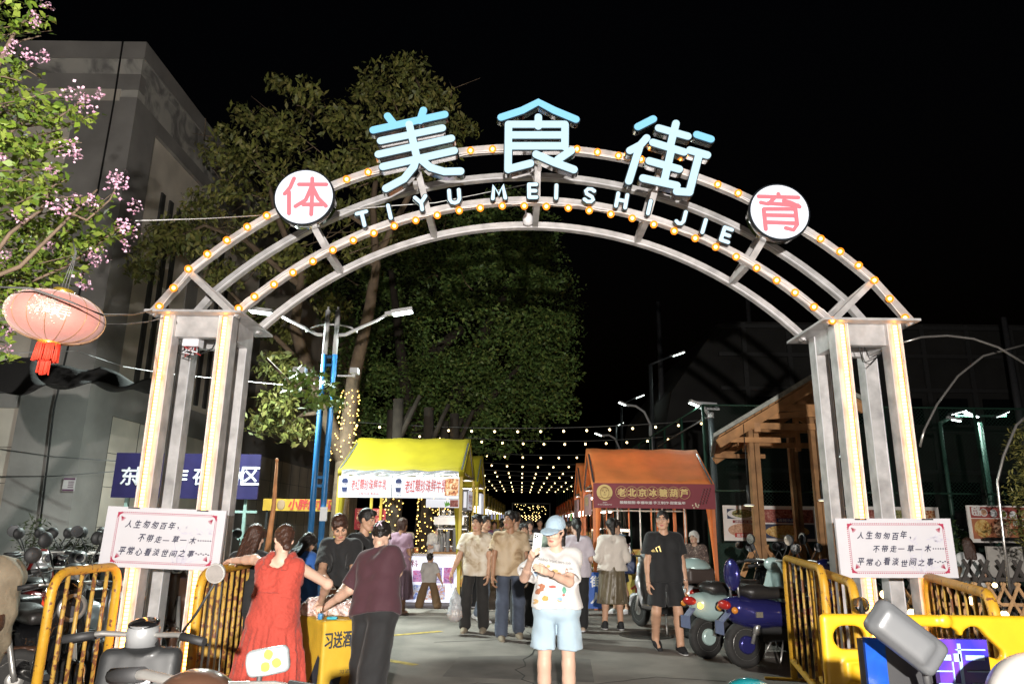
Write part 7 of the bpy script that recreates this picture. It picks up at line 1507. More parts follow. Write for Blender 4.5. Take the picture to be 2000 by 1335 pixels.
# ================================================================ BARRIERS
def rusty(name, c, r=(.16, .06, .025), amt=.52):
    m = mat(name, c, .5, var=.15, scale=6, bump=.25, bscale=30); nt = m.node_tree; N = nt.nodes; L = nt.links; b = N['Principled BSDF']; src = b.inputs['Base Color'].links[0].from_socket
    tc = N.new('ShaderNodeTexCoord'); n = N.new('ShaderNodeTexNoise'); n.inputs['Scale'].default_value = 24; n.inputs['Detail'].default_value = 6; L.new(tc.outputs['Object'], n.inputs['Vector'])
    rp = N.new('ShaderNodeValToRGB'); rp.color_ramp.elements[0].position = amt; rp.color_ramp.elements[1].position = amt + .07; L.new(n.outputs['Fac'], rp.inputs['Fac']); mx = N.new('ShaderNodeMix'); mx.data_type = 'RGBA'
    L.new(rp.outputs['Color'], mx.inputs['Factor']); L.new(src, mx.inputs['A']); mx.inputs['B'].default_value = (*r, 1); L.new(mx.outputs['Result'], b.inputs['Base Color']); return m
m_fry = rusty('barrier_yellow', (.50, .27, .02), amt=.60); m_bar = rusty('rusted_bar', (.42, .26, .05), amt=.50)
def steel_barrier(A, B, label, h=1.2, sp=.155, r0=.034):
    A = np.array([A[0], A[1], 0]); B = np.array([B[0], B[1], 0]); d = nrm(B - A); Ln = np.linalg.norm(B - A); t = thing('crowd_barrier', label, 'barrier', A, 'yellow steel crowd barriers by the towers')
    b = MB(); P = [A + ZU * .02, A + ZU * (h - .16)] + [A + d * .16 * (1 - math.cos(a)) + ZU * (h - .16 + .16 * math.sin(a)) for a in np.linspace(.2, PI / 2, 7)] + [B - d * .16 * (1 - math.cos(a)) + ZU * (h - .16 + .16 * math.sin(a)) for a in np.linspace(PI / 2, .2, 7)] + [B + ZU * (h - .16), B + ZU * .02]
    b.tube(P, r0, 12); b.tube([A + ZU * .2, B + ZU * .2], r0 * .9, 10); part('frame', b, m_fry, t)
    n = int(Ln / sp)
    for k in range(1, n):
        p = A + d * Ln * k / n; b = MB(); b.tube([p + ZU * .2, p + ZU * (h - .005 - (.16 - math.sqrt(max(0, .0256 - max(0, .16 - Ln * k / n) ** 2))) )], .0155, 8); part('bar', b, m_bar, t)
    nn = np.array([-d[1], d[0], 0])
    for p in (A, B): b = MB(); b.bar(p - nn * .3 + ZU * .015, p + nn * .3 + ZU * .015, .05, .02); part('foot', b, m_fry, t)
    return t
steel_barrier((-3.36, 5.50), (-3.36, 6.40), 'short rusty yellow barrier on the outer side of the left tower')
steel_barrier((-2.36, 5.70), (-2.40, 7.6), 'rusty yellow barrier running back beside the red dress woman', sp=.135)
steel_barrier((2.50, 5.40), (2.98, 7.3), 'front one of the paired yellow barriers beside the purple scooter', sp=.27)
steel_barrier((2.58, 6.1), (3.06, 8.2), 'rear one of the paired yellow barriers beside the purple scooter', sp=.34, h=1.26)
steel_barrier((2.99, 4.62), (3.56, 6.34), 'yellow barrier on the outer side of the right tower', sp=.19)
# globe lamp on the barrier
gl_ = at(1683, 1180, 5.2); t = thing('glass_globe', 'clear glass globe bulb perched on the barrier above the plastic fence', 'bulb', gl_); b = MB(); b.ball(gl_, .052, 20); part('glass', b, mat('clear_glass', (1, 1, 1), .02, var=0, trans=1.0), t); b = MB(); b.lathe([(.018, -.07), (.02, -.03), (.006, .0), (.004, .03)], gl_, n=10); part('socket', b, m_cap, t)
# ---- yellow plastic fence panel
PYB = 4.3; x0p = at(1603, 1240, PYB)[0]; m_ply = mat('yellow_plastic', (.60, .34, .012), .4, var=.06, bump=.05)
Wp = 1.75; Hp = at(1700, 1198, PYB)[2]; f = Field(np.array([-.12, -.06, -.02]), np.array([Wp + .1, .06, Hp + .05]), .0125)
f.rbox((Wp / 2, 0, Hp / 2 + .04), (Wp / 2, .028, Hp / 2 - .04), .026, .01)
def hole(a, b_, r0, r1): f.cone((a[0], -.06, a[1]), (b_[0], -.06, b_[1]), r0, r1, .01, sub=True) if False else f.op(lambda X, Y, Z: _cap2(X, Z, a, b_, r0, r1) + 0 * Y, [min(a[0], b_[0]) - max(r0, r1), -.1, min(a[1], b_[1]) - max(r0, r1)], [max(a[0], b_[0]) + max(r0, r1), .1, max(a[1], b_[1]) + max(r0, r1)], .012, True)
def _cap2(X, Z, a, b_, r0, r1):
    dx, dz = b_[0] - a[0], b_[1] - a[1]; L2 = max(1e-9, dx * dx + dz * dz); t_ = np.clip(((X - a[0]) * dx + (Z - a[1]) * dz) / L2, 0, 1); return np.sqrt((X - a[0] - t_ * dx) ** 2 + (Z - a[1] - t_ * dz) ** 2) - (r0 + (r1 - r0) * t_)
for cx_, w in ((.155, .05), (.345, .012)): hole((cx_ - w * .6, Hp - .125), (cx_ + w * .6, Hp - .125), .062, .062)
hole((.52, Hp - .125), (.72, Hp - .125), .062, .062); hole((.86, Hp - .13), (.98, Hp - .20), .068, .03); hole((.86, Hp - .13), (.80, Hp - .24), .068, .06); hole((1.36, Hp - .22), (1.5, Hp - .30), .05, .09)
for k in range(3): hole((.14 + .24 * k, Hp - .46), (.14 + .24 * k, .22), .075, .075)
hole((.95, .2), (.95, .45), .1, .09); hole((1.3, .2), (1.3, .4), .1, .09); hole((1.6, .2), (1.6, .5), .07, .07)
f.rbox((.40, -.02, Hp - .30), (.30, .03, .062), .02, .012); f.rbox((.40, -.05, Hp - .30), (.26, .012, .040), .008, .006, sub=True); f.rbox((-.06, 0, Hp - .42), (.07, .03, .035), .02, .02); f.ell((.70, -.03, Hp - .03), (.04, .02, .04), .01)
V, F = f.mesh(); pf = thing('plastic_fence', 'bright yellow moulded plastic fence panel in front of the right tower', 'barrier', (x0p, PYB, 0)); np_obj('panel', [(V + np.array([x0p, PYB, 0]), F, 0)], [m_ply], pf)
b = MB()
for xx in (.1, 1.55): b.box((x0p + xx, PYB, .03), (.12, .5, .06))
part('foot', b, m_ply, pf)
# ---- bamboo lattice and warm bulbs behind the right tower
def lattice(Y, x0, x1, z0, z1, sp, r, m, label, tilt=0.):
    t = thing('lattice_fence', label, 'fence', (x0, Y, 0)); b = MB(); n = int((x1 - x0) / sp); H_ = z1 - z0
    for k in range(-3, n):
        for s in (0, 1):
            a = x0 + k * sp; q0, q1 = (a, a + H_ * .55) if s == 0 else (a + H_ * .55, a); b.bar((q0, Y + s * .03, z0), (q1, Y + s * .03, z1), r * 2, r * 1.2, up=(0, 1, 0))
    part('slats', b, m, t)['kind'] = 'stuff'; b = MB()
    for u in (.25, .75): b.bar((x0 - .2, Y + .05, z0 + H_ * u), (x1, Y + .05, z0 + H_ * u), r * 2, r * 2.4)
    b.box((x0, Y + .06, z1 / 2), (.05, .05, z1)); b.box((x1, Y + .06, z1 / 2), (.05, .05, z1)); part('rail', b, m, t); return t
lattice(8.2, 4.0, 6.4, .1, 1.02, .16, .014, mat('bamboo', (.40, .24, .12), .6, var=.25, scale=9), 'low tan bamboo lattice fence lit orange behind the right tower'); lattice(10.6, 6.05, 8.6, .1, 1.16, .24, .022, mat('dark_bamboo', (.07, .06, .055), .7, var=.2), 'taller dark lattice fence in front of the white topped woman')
for k, (px, py) in enumerate(((1727, 1160), (1781, 1196), (1897, 1172), (1962, 1200), (1943, 1142))):
    c = at(px, py, 8.0); t = thing('globe_bulb', ['highest warm globe bulb glimpsed between the right tower posts', 'lowest warm globe bulb between the right tower posts', 'warm globe bulb framed by the outer right barrier', 'rightmost warm globe bulb on the lattice', 'small warm globe bulb above the outer barrier corner'][k], 'bulb', c, 'warm bulbs on the bamboo lattice'); b = MB(); b.ball(c, .042 if k < 4 else .026, 12); part('globe', b, m_sb, t); b = MB(); b.lathe([(.014, .03), (.02, .08)], c, n=8); b.tube([c + ZU * .08, c + ZU * .12 + np.array([0, .16, 0])], .005, 5); part('socket', b, m_cap, t)
# ================================================================ PROMOTION TABLE
nr_ = np.array([-1.57, 6.43, 0]); ul = nrm(np.array([-.32, .40, 0])); ur = np.array([-ul[1], ul[0], 0]) * -1; ur = ur if ur[0] > 0 else -ur
tw_, td_ = .52, .60; th_ = .765
tb = thing('promotion_table', 'table under a bright yellow printed cloth heaped with snacks', 'table', nr_ + (ur * tw_ + ul * td_) / 2)
m_tc = mat('yellow_tablecloth', (.60, .38, .03), .6, var=.06, bump=.35, bscale=9)
f0 = Field(nr_ * 0 + np.array([-.1, -.1, -.02]), np.array([tw_ + .1, td_ + .1, th_ + .06]), .014); f0.rbox((tw_ / 2, td_ / 2, th_ / 2 + .01), (tw_ / 2, td_ / 2, th_ / 2 - .01), .018, .01); f0.ripple(.004, 13, 3); V, F = f0.mesh()
def TP(x, y, z): return nr_ + ur * x + ul * y + ZU * z
np_obj('tablecloth', [(nr_ + V[:, :1] * ur + V[:, 1:2] * ul + V[:, 2:] * ZU, F, 0)], [m_tc], tb)
b = MB(); fo = nr_ - ul * .022 + ZU * 0
def FL(x, z): return fo + ur * x + ZU * z
text(b, '习送酒', FL(.01, .55), ur, ZU, w=.24, h=.13, offset=.02); b.tube([FL(x, z) for x, z in ((.285, .55), (.35, .55), (.36, .56), (.36, .69), (.35, .70), (.285, .70), (.275, .69), (.275, .56))], .004, 5, closed=True); text(b, '美', FL(.29, .63), ur, ZU, h=.055); text(b, '酒', FL(.29, .56), ur, ZU, h=.055)
b.box(FL(.45, .67), (.12, .006, .12), (ur, ul, ZU)); text(b, '平均15', FL(.34, .44), ur, ZU, w=.165, h=.085, offset=.015); text(b, '别注册', FL(.34, .34), ur, ZU, w=.16, h=.055, offset=.01); text(b, '习酒', FL(.16, .34), ur, ZU, w=.10, h=.03)
for k in range(4):
    for j in range(3):
        if (k + j) % 2 == 0 and not (j == 2 and k % 3 == 1): x = .02 + .10 * k + .02 * j; z = .05 + .085 * j + .012 * k; b.add([FL(x, z), FL(x + .10, z + .02), FL(x + .12, z + .10), FL(x + .025, z + .085)], [(0, 1, 2, 3)])
lo_ = nr_ - ur * .02
def LL(y, z): return lo_ + ul * y + ZU * z
b.add([LL(.0, .48), LL(.02, .25), LL(.17, .29), LL(.03, .50)], [(0, 3, 2, 1)]); b.add([LL(.03, .235), LL(.05, .20), LL(.13, .215), LL(.14, .26)], [(0, 3, 2, 1)]); b.add([LL(.17, .29), LL(.20, .245), LL(.15, .27)], [(0, 1, 2)])
text(b, '优惠', LL(.36, .10), -ul, ZU, w=.16, h=.07)
part('dark_print', b, mat('slate_ink', (.03, .038, .055), .6, var=.1), tb); b = MB(); text(b, '2!', FL(.40, .63) - ul * .004, ur, ZU, w=.09, h=.07, offset=.02); part('yellow_print', b, m_tc, tb)
fz = thing('snack_bag', 'heap of clear bags full of pale snacks on the yellow table', 'snacks', TP(.25, .3, th_)); c = TP(.20, .34, th_)
f = Field(c + np.array([-.36, -.3, -.02]), c + np.array([.4, .36, .26]), .014); f.ell(c + np.array([-.12, .02, .05]), (.15, .12, .11), .03); f.ell(c + np.array([.04, .10, .06]), (.16, .13, .12), .03); f.ell(c + np.array([.16, .02, .05]), (.12, .12, .09), .03); f.ripple(.014, 34, 5); f.plane(c + ZU * .004, -ZU); V, F = f.mesh(); np_obj('film', [(V, F, 0)], [mat_patches('snack_film', [(.25, .12, .10), (.62, .45, .40), (.75, .70, .70), (.5, .2, .12)], 22, .25, bump=.8)], fz)
for k, (x, y, s, m_, lb) in enumerate(((.10, .06, (.09, .05, .025), ('packet_cyan', (.03, .32, .42)), 'small turquoise packet at the near corner of the yellow table'), (.33, .10, (.05, .05, .12), ('jar_orange', (.6, .2, .02)), 'orange tub standing beside the snack heap'), (.02, .12, (.04, .07, .05), ('packet_blue', (.05, .22, .45)), 'upright blue packet left of the snack heap'), (.42, .16, (.12, .10, .06), ('tray_orange', (.65, .30, .02)), 'flat orange tray of snacks near the maroon top woman'), (.42, .46, (.18, .16, .12), ('box_white', (.6, .58, .58)), 'white carton at the back of the yellow table'))):
    c = TP(x, y, th_ + s[2] / 2 + .004); f = Field(c - .16, c + .16, .008); f.rbox((0, 0, 0) + c, np.array(s) / 2 * np.array([1, 1, 1]), .008, .004); V, F = f.mesh(); tag(np_obj('snack_packet', [(V, F, 0)], [mat(m_[0], m_[1], .35, var=.25, scale=30)], None), lb, 'packet')
# ================================================================ SCOOTERS
m_tyre = mat('tyre_rubber', (.018, .017, .016), .8, var=.2, bump=.2, bscale=60); m_rim = mat('rim_silver', (.40, .39, .37), .35, .7, var=.2); m_plas = mat('dark_plastic', (.018, .018, .019), .62, var=.15); m_seat = mat('seat_vinyl', (.02, .018, .017), .4, var=.15, bump=.15, bscale=60); m_mirror = mat('mirror_glass', (.7, .72, .75), .04, 1., var=0)
def paint(name, c, rough=.25, metal=.2): return mat(name, c, rough, metal, var=.05, coat=.6)
m_tail = mat('tail_red', (.35, .02, .015), .2, var=0); m_amber = mat('indicator_amber', (.55, .2, .03), .2, var=0)
def scooter(label, loc, rz, body, seat=None, shield=None, box=None, backrest=None, lit=None, mirrors=True, cover=None, detail=True, round_lamp=False, group='parked scooters', h=.016, steer=0., wide=False, s=1., lampm=None, wm=None):
    t = thing('parked_scooter', label, 'scooter', (loc[0], loc[1], 0), group); R = rotm(2, math.radians(rz)) * s; o = np.array([loc[0], loc[1], 0.])
    def W(V): return np.asarray(V, float) @ R.T + o
    def w(*p): return W(np.array(p)[None])[0]
    ax, ay = R[:, 0] / s, R[:, 1] / s; seat = seat or m_seat; shield = shield or body
    f = Field((-1.0, -.28, .15), (.85, .28, 1.12), h)
    for sy in (-1, 1):
        f.cone((-.70, sy * .06, .60), (-.20, sy * .10, .52), .085, .115, .05); f.cone((-.20, sy * .10, .52), (-.02, sy * .09, .36), .10, .07, .05); f.cone((.02, sy * .12, .33), (.32, sy * .11, .33), .045, .05, .03)
    f.ell((-.44, 0, .53), (.36, .20, .155), .05); f.cone((-.80, 0, .64), (-.62, 0, .62), .05, .09, .05)
    V1, F1 = f.mesh(); np_obj('rear_body', [(W(V1), F1, 0)], [body], t)
    f = Field((.1, -.30, .2), (.95, .30, 1.18), h)
    for sy in (-1, 1): f.cone((.33, sy * .12, .36), (.43, sy * .13, .66), .045, .05, .05); f.cone((.43, sy * .13, .66), (.47, sy * .07, .90), .05, .05, .05)
    if wide: f.rbox((.42, 0, .68), (.055, .20, .30), .05, .03, R=rotm(1, math.radians(12)))
    f.cone((.36, 0, .36), (.50, 0, .90), .05, .07, .05); f.ell((.44, 0, 1.00), (.10, .11, .085) if not wide else (.075, .085, .05), .03); V1, F1 = f.mesh(); np_obj('leg_shield', [(W(V1), F1, 0)], [shield], t)
    f = Field((.3, -.2, .15), (.98, .2, .65), h); f.cone((.45, 0, .42), (.78, 0, .40), .075, .07, .06); f.cone((.78, 0, .40), (.86, 0, .30), .06, .05, .04); f.op(lambda X, Y, Z: np.sqrt((X - .62) ** 2 + (Z - .23) ** 2) - .225 + 0 * Y, (.3, -.2, 0), (.9, .2, .6), .01, True); V1, F1 = f.mesh(); np_obj('front_fender', [(W(V1), F1, 0)], [body], t)
    f = Field((-.85, -.24, .58), (.12, .24, .92), h); f.rbox((-.28, 0, .735), (.32, .135, .055), .05, .03); f.ell((-.50, 0, .76), (.18, .14, .07), .05); V1, F1 = f.mesh(); np_obj('seat', [(W(V1), F1, 0)], [seat], t)
    b = MB(); b.box(w(.14, 0, .30), (.42 * s, .30 * s, .05 * s), (ax, ay, ZU)); b.box(w(-.2, 0, .33), (.5 * s, .16 * s, .14 * s), (ax, ay, ZU)); part('floorboard', b, m_plas, t)
    for x in (-.62, .62):
        c = w(x, 0, .23 * 1); prof = []; b = MB()
        b.lathe([(.145 * s, -.035 * s), (.175 * s, -.048 * s), (.21 * s, -.046 * s), (.228 * s, -.025 * s), (.232 * s, 0), (.228 * s, .025 * s), (.21 * s, .046 * s), (.175 * s, .048 * s), (.145 * s, .035 * s)], c, ay, 28); tw = part('wheel', b, m_tyre, t)
        b = MB(); b.lathe([(.03 * s, -.042 * s), (.06 * s, -.045 * s), (.075 * s, -.02 * s), (.13 * s, -.018 * s), (.155 * s, -.04 * s), (.155 * s, .04 * s), (.13 * s, .018 * s), (.075 * s, .02 * s), (.06 * s, .045 * s), (.03 * s, .042 * s)], c, ay, 24)
        part('rim', b, wm or m_rim, tw)
        if x < 0: b = MB(); b.lathe([(.075 * s, -.075 * s), (.09 * s, -.06 * s), (.09 * s, .05 * s), (.07 * s, .07 * s)], c, ay, 20); part('hub_motor', b, body if wm else m_plas, tw)
    for sy in (-1, 1):
        b = MB(); b.tube([w(.49, sy * .05, .72), w(.60, sy * .075, .30), w(.62, sy * .075, .23)], .022 * s, 8); part('fork', b, m_rim, t)
        b = MB(); b.tube([w(-.50, sy * .115, .52), w(-.60, sy * .115, .25)], .02 * s, 8); b.lathe([(.034 * s, 0), (.034 * s, .14 * s)], w(-.56, sy * .115, .34), nrm(w(-.50, sy * .115, .52) - w(-.60, sy * .115, .25)), 10); part('shock', b, m_rim, t)
    ca, sa = math.cos(steer), math.sin(steer)
    def hb(x, y, z): dx = x - .43; return w(.43 + dx * ca - y * sa, dx * sa + y * ca, z)
    b = MB(); b.tube([hb(.36, -.34, 1.03), hb(.40, -.20, 1.05), hb(.43, 0, 1.04), hb(.40, .20, 1.05), hb(.36, .34, 1.03)], .014 * s, 8); hbo = part('handlebar', b, m_rim, t)
    for sy in (-1, 1):
        b = MB(); b.tube([hb(.385, sy * .23, 1.045), hb(.345, sy * .37, 1.025)], .021 * s, 10); b.tube([hb(.43, sy * .21, 1.03), hb(.42, sy * .36, 1.0)], .007 * s, 6); part('grip', b, m_plas, hbo)
        if mirrors:
            b = MB(); b.tube([hb(.41, sy * .19, 1.05), hb(.42, sy * .26, 1.18), hb(.41, sy * .31, 1.27)], .007 * s, 6); mo = part('mirror', b, m_plas, t); c = hb(.41, sy * .32, 1.29); b = MB(); b.ball(c, .07 * s, 16, sc3=(1, 1, .8)) if False else b.lathe([(.02 * s, .035 * s), (.062 * s, .02 * s), (.068 * s, 0), (.066 * s, -.006 * s)], c, nrm(ax * ca + ay * sa), 20); part('housing', b, m_plas, mo); b = MB(); b.lathe([(.06 * s, -.008 * s), (.06 * s, -.0065 * s)], c, nrm(ax * ca + ay * sa), 20); part('glass', b, m_mirror, mo)
    c = w(.53, 0, 1.0) if not round_lamp else w(.53, 0, .86); lr_ = .055 if not round_lamp else .10
    b = MB(); b.lathe([(lr_ * .6 * s, -.06 * s), (lr_ * 1.12 * s, -.02 * s), (lr_ * 1.15 * s, .015 * s), (lr_ * .95 * s, .02 * s)], c, ax, 24); ho = part('headlight', b, m_rim, t); b = MB(); b.lathe([(lr_ * .95 * s, .012 * s), (lr_ * .6 * s, .03 * s), (.002, .036 * s)], c, ax, 20); part('lens', b, lampm or mat('lamp_lens', (.06, .06, .07), .05, var=0, spec=.8), ho)
    f = Field((-.98, -.16, .5), (-.6, .16, .76), .012); f.ell((-.83, 0, .62), (.055, .10, .05), .01); V1, F1 = f.mesh(); np_obj('tail_light', [(W(V1), F1, 0)], [lit or m_tail], t)
    for sy in (-1, 1): b = MB(); b.ball(w(-.80, sy * .15, .58), .035 * s, 10); part('indicator', b, m_amber, t)
    b = MB(); b.box(w(-.90, 0, .40), (.01 * s, .16 * s, .13 * s), (ax, ay, ZU)); b.bar(w(-.78, 0, .55), w(-.90, 0, .44), .10 * s, .015); part('plate', b, mat('plate_blue', (.10, .12, .2), .4), t)
    b = MB()
    for sy in (-1, 1): b.tube([w(-.22, sy * .09, .27), w(-.34, sy * .17, .02)], .011 * s, 6)
    part('stand', b, m_rim, t)
    if detail:
        b = MB()
        for sy in (-1, 1): b.lathe([(.03 * s, 0), (.03 * s, .012 * s)], w(-.16, sy * .208, .53), ay * sy, 16); b.box(w(-.55, sy * .198, .54), (.075 * s, .02 * s, .055 * s), (ax, ay, ZU))
        part('reflector', b, mat('chrome_trim', (.6, .55, .45), .2, .8, var=0), t)
    if box:
        top, low = box; f = Field((-1.1, -.26, .70), (-.5, .26, 1.12), .014); f.rbox((-.80, 0, .85), (.21, .22, .10), .05, .02); V1, F1 = f.mesh(); bo = np_obj('top_box', [(W(V1), F1, 0)], [low], t); f = Field((-1.1, -.3, .85), (-.5, .3, 1.18), .014); f.ell((-.80, 0, .93), (.235, .245, .15), .01); f.plane((0, 0, .935), (0, 0, -1)); V1, F1 = f.mesh(); np_obj('lid', [(W(V1), F1, 0)], [top], bo)
    if backrest:
        f = Field((-.95, -.2, .65), (-.55, .2, 1.15), .013); f.ell((-.72, 0, .92), (.06, .135, .165), .01); V1, F1 = f.mesh(); bo = np_obj('backrest', [(W(V1), F1, 0)], [backrest], t); b = MB(); b.tube([w(-.70, -.08, .70), w(-.71, -.08, .85)], .012, 6); b.tube([w(-.70, .08, .70), w(-.71, .08, .85)], .012, 6); part('bracket', b, m_rim, bo)
    if cover:
        f = Field((-.95, -.4, .2), (.75, .4, 1.25), .022); f.rbox((-.25, 0, .62), (.5, .22, .22), .12, .08); f.cone((.35, 0, .5), (.42, 0, 1.02), .20, .16, .1); f.ripple(.018, 17, 4); V1, F1 = f.mesh(); np_obj('rain_cover', [(W(V1), F1, 0)], [cover], t)
    return t, w
p_purple = paint('purple_metallic', (.030, .030, .16), .2, .5); p_mint = paint('mint_enamel', (.38, .50, .48)); p_whitep = paint('white_enamel_paint', (.6, .62, .64)); p_black = paint('gloss_black', (.010, .010, .011), .12); p_grey = paint('graphite_grey', (.016, .017, .018), .55, .0); p_brown = paint('brown_gloss', (.07, .035, .022), .3); p_red = paint('dark_red_gloss', (.14, .012, .012), .2); p_silver = paint('silver_grey', (.35, .36, .37), .35, .4); p_green = paint('pale_green', (.25, .34, .33))
S1 = gr(1462, 1303) ; dirp = math.radians(14)
scooter('purple metallic scooter with an oval backrest parked beside the paired barriers', (S1[0] + .62 * math.cos(dirp) + .04, S1[1] + .62 * math.sin(dirp)), 14, p_purple, backrest=p_purple, wm=m_rim, mirrors=True, s=1.12)
S2 = gr(1408, 1293); d2 = math.radians(24); m_litamb = mat('lit_amber', (1, .5, .1), .3, var=0, es=5, ecol=(1, .45, .05))
t, w = scooter('mint green scooter with a lit amber indicator parked behind the purple one', (S2[0] + .62 * math.cos(d2) - .03, S2[1] + .62 * math.sin(d2) + .3), 24, p_mint, wm=m_rim, s=1.1)
for c in t.children:
    if c.name.startswith('indicator') : c.data.materials[0] = m_litamb; break
S3 = gr(1350, 1245); d3 = math.radians(112)
scooter('white scooter carrying a mint and brown top box behind the man in black', (S3[0] + .62 * math.cos(d3) - .05, S3[1] + .62 * math.sin(d3)), 112, p_whitep, box=(p_mint, mat('box_brown', (.05, .035, .03), .5)), s=1.05)
for k, (px, Y, rz, m_, lab) in enumerate(((1500, 10.4, 55, p_black, 'dark scooter with tilted handlebar behind the purple scooter'), (1560, 10.9, 65, p_grey, 'graphite scooter nearest the shelter post'), (1470, 11.6, 50, p_black, 'black scooter farthest back beside the left shelter post'), (1600, 9.6, 62, p_brown, 'brown scooter just behind the paired barriers'))):
    scooter(lab, (at(px, 1150, Y)[0], Y), rz, m_, h=.02, detail=False, steer=.3 * (-1) ** k)
# left cluster
hl = at(140, 1203, 6.35); dl_ = math.radians(-38)
scooter('glossy black scooter with an oval chrome headlight behind the left barrier', (hl[0] - .55 * math.cos(dl_), 6.35 - .55 * math.sin(dl_)), -38, p_black, round_lamp=True, s=1.0)
red_lit = mat('lit_tail_red', (1, .1, .03), .3, var=0, es=3.0, ecol=(1, .06, .015)); rt_ = at(62, 1142, 8.6)
scooter('dark red scooter with its tail light glowing red at the far left', (rt_[0] + .8 * math.cos(math.radians(120)), 8.6 + .8 * math.sin(math.radians(120))), 120, p_red, lit=red_lit, s=1.1)
for k, (px, Y, rz, m_, lab, cv) in enumerate(((20, 9.8, -20, p_silver, 'silver scooter at the left edge behind the red one', 0), (75, 10.6, -35, p_black, 'black scooter with round mirrors left of the wall shrub', 0), (130, 10.2, -50, p_grey, 'graphite scooter facing the camera beneath the dark pier', 0), (185, 10.8, -55, p_black, 'black scooter just left of the poem board', 0), (230, 11.4, -60, p_brown, 'brown scooter half hidden by the poem board', 0), (-130, 6.2, 35, p_brown, 'scooter under a khaki rain cover at the left edge', 1), (190, 8.2, -30, p_whitep, 'white scooter seen through the left barrier', 0), (330, 8.6, -60, p_brown, 'brown scooter seen between the left tower posts', 0), (500, 11.5, -75, p_black, 'black scooter between the red dress woman and the flag', 0), (60, 7.3, -15, p_grey, 'grey scooter with a long black seat at the lower left', 0))):
    scooter(lab, (at(px, 1150, Y)[0], Y), rz, m_, h=.02, detail=False, steer=.35 * math.sin(k * 2.1), cover=mat('khaki_cover', (.21, .17, .115), .8, var=.2, bump=.4) if cv else None, s=1.08, mirrors=not cv)
# near grey scooter at the lower left, seen over its rider's side
hg = at(284, 1208, 3.9); gz = 102; a_ = math.radians(gz)
t, w = scooter('matte grey scooter with a black round dial nearest the left tower', (hg[0] - .43 * math.cos(a_), 3.9 - .43 * math.sin(a_)), gz, p_grey, steer=-.25, h=.013, mirrors=False, s=.98, wide=True)
b = MB(); c = w(.43, 0, 1.09); b.lathe([(.075, -.10), (.078, -.02), (.07, .0)], c, ZU, 24, mi=0); b.lathe([(.072, .0), (.074, .012), (.05, .02), (.001, .022)], c, nrm(np.array([0, -.3, 1])), 24, mi=1); part('dial', b, [p_silver, p_black], t)
gp = w(.36, 0, .70); gd = nrm(w(-1, 0, .70) - w(0, 0, .82)); gs = nrm(np.cross(ZU, gd)) ; gu = np.cross(gd, gs)
b = MB(); P = [gp + gd * .04 + gs * x + gu * z for x, z in ((-.10, -.13), (-.12, .05), (-.07, .10), (.02, .10), (.05, .05), (.04, -.12), (-.02, -.16))]; b.tube(P, .006, 6, closed=True); part('glove_box', b, m_plas, t)
b = MB(); b.box(gp + gd * .045 + gs * .05 + gu * .16, (.085, .045, .004), (gs, gu, gd)); part('sticker', b, m_white, t); b = MB(); b.tube([gp + gd * .05 + gs * .04 + gu * .02, gp + gd * .07 + gs * .0 - gu * .16], .009, 6); b.tube([gp + gd * .05 + gs * .06 + gu * .02, gp + gd * .07 + gs * .11 - gu * .14], .009, 6); part('bag_hook', b, m_rim, t)
mc_ = at(421, 1119, 3.75); b = MB(); st_ = w(.40, -.2, 1.06); b.tube([st_, (st_ + mc_) / 2 + np.array([.0, -.02, -.05]), mc_ - ZU * .05], .007, 6); mo = part('mirror', b, m_plas, t); b = MB(); b.lathe([(.02, .03), (.046, .02), (.05, 0), (.048, -.006)], mc_, (0, 1, .1), 24); part('housing', b, m_rim, mo); b = MB(); b.lathe([(.043, -.009), (.043, -.0065)], mc_, (0, 1, .1), 24); part('glass', b, m_mirror, mo)
# nearest scooter at the bottom: brown cowl and a pale mirror back with a three leaf emblem
hn = at(412, 1352, 2.2); t, w = scooter('brown scooter at the very bottom, its pale mirror bearing a yellow three leaf emblem', (hn[0] + .43 * .3, 2.2 + .43 * .95), 252, p_brown, h=.014, mirrors=False, shield=p_brown, s=1.1)
mb_ = at(524, 1290, 2.15); f = Field(mb_ - .12, mb_ + .12, .006); Rm = rotm(1, math.radians(-10)); f.rbox(mb_, (.060, .020, .036), .018, .01, R=Rm); f.ell(mb_ + np.array([0, -.012, 0]), (.058, .014, .034), .01, R=Rm); V, F = f.mesh(); mo = np_obj('mirror', [(V, F, 0)], [mat('pale_plastic', (.19, .21, .22), .3, var=.04)], t); b = MB(); b.tube([mb_ + np.array([-.02, .0, -.03]), mb_ + np.array([-.03, .02, -.10]), w(.40, .2, 1.05)], .009, 8); part('stem', b, m_plas, mo)
b = MB()
for k in range(3):
    a = math.radians(100 + 120 * k); d = Rm @ np.array([math.cos(a), 0, math.sin(a)]); n = Rm @ np.array([-math.sin(a), 0, math.cos(a)]); c = mb_ + Rm @ np.array([.014, -.0285, .002]); b.add([c + d * (.004 + .029 * u) + n * sg * .013 * math.sin(PI * u) ** .7 for sg, us in ((-1, np.linspace(0, 1, 8)), (1, np.linspace(1, 0, 8)[1:-1])) for u in us], [tuple(range(14))])
part('leaf_emblem', b, mat('emblem_yellow', (.34, .23, .015), .4, var=0), mo)
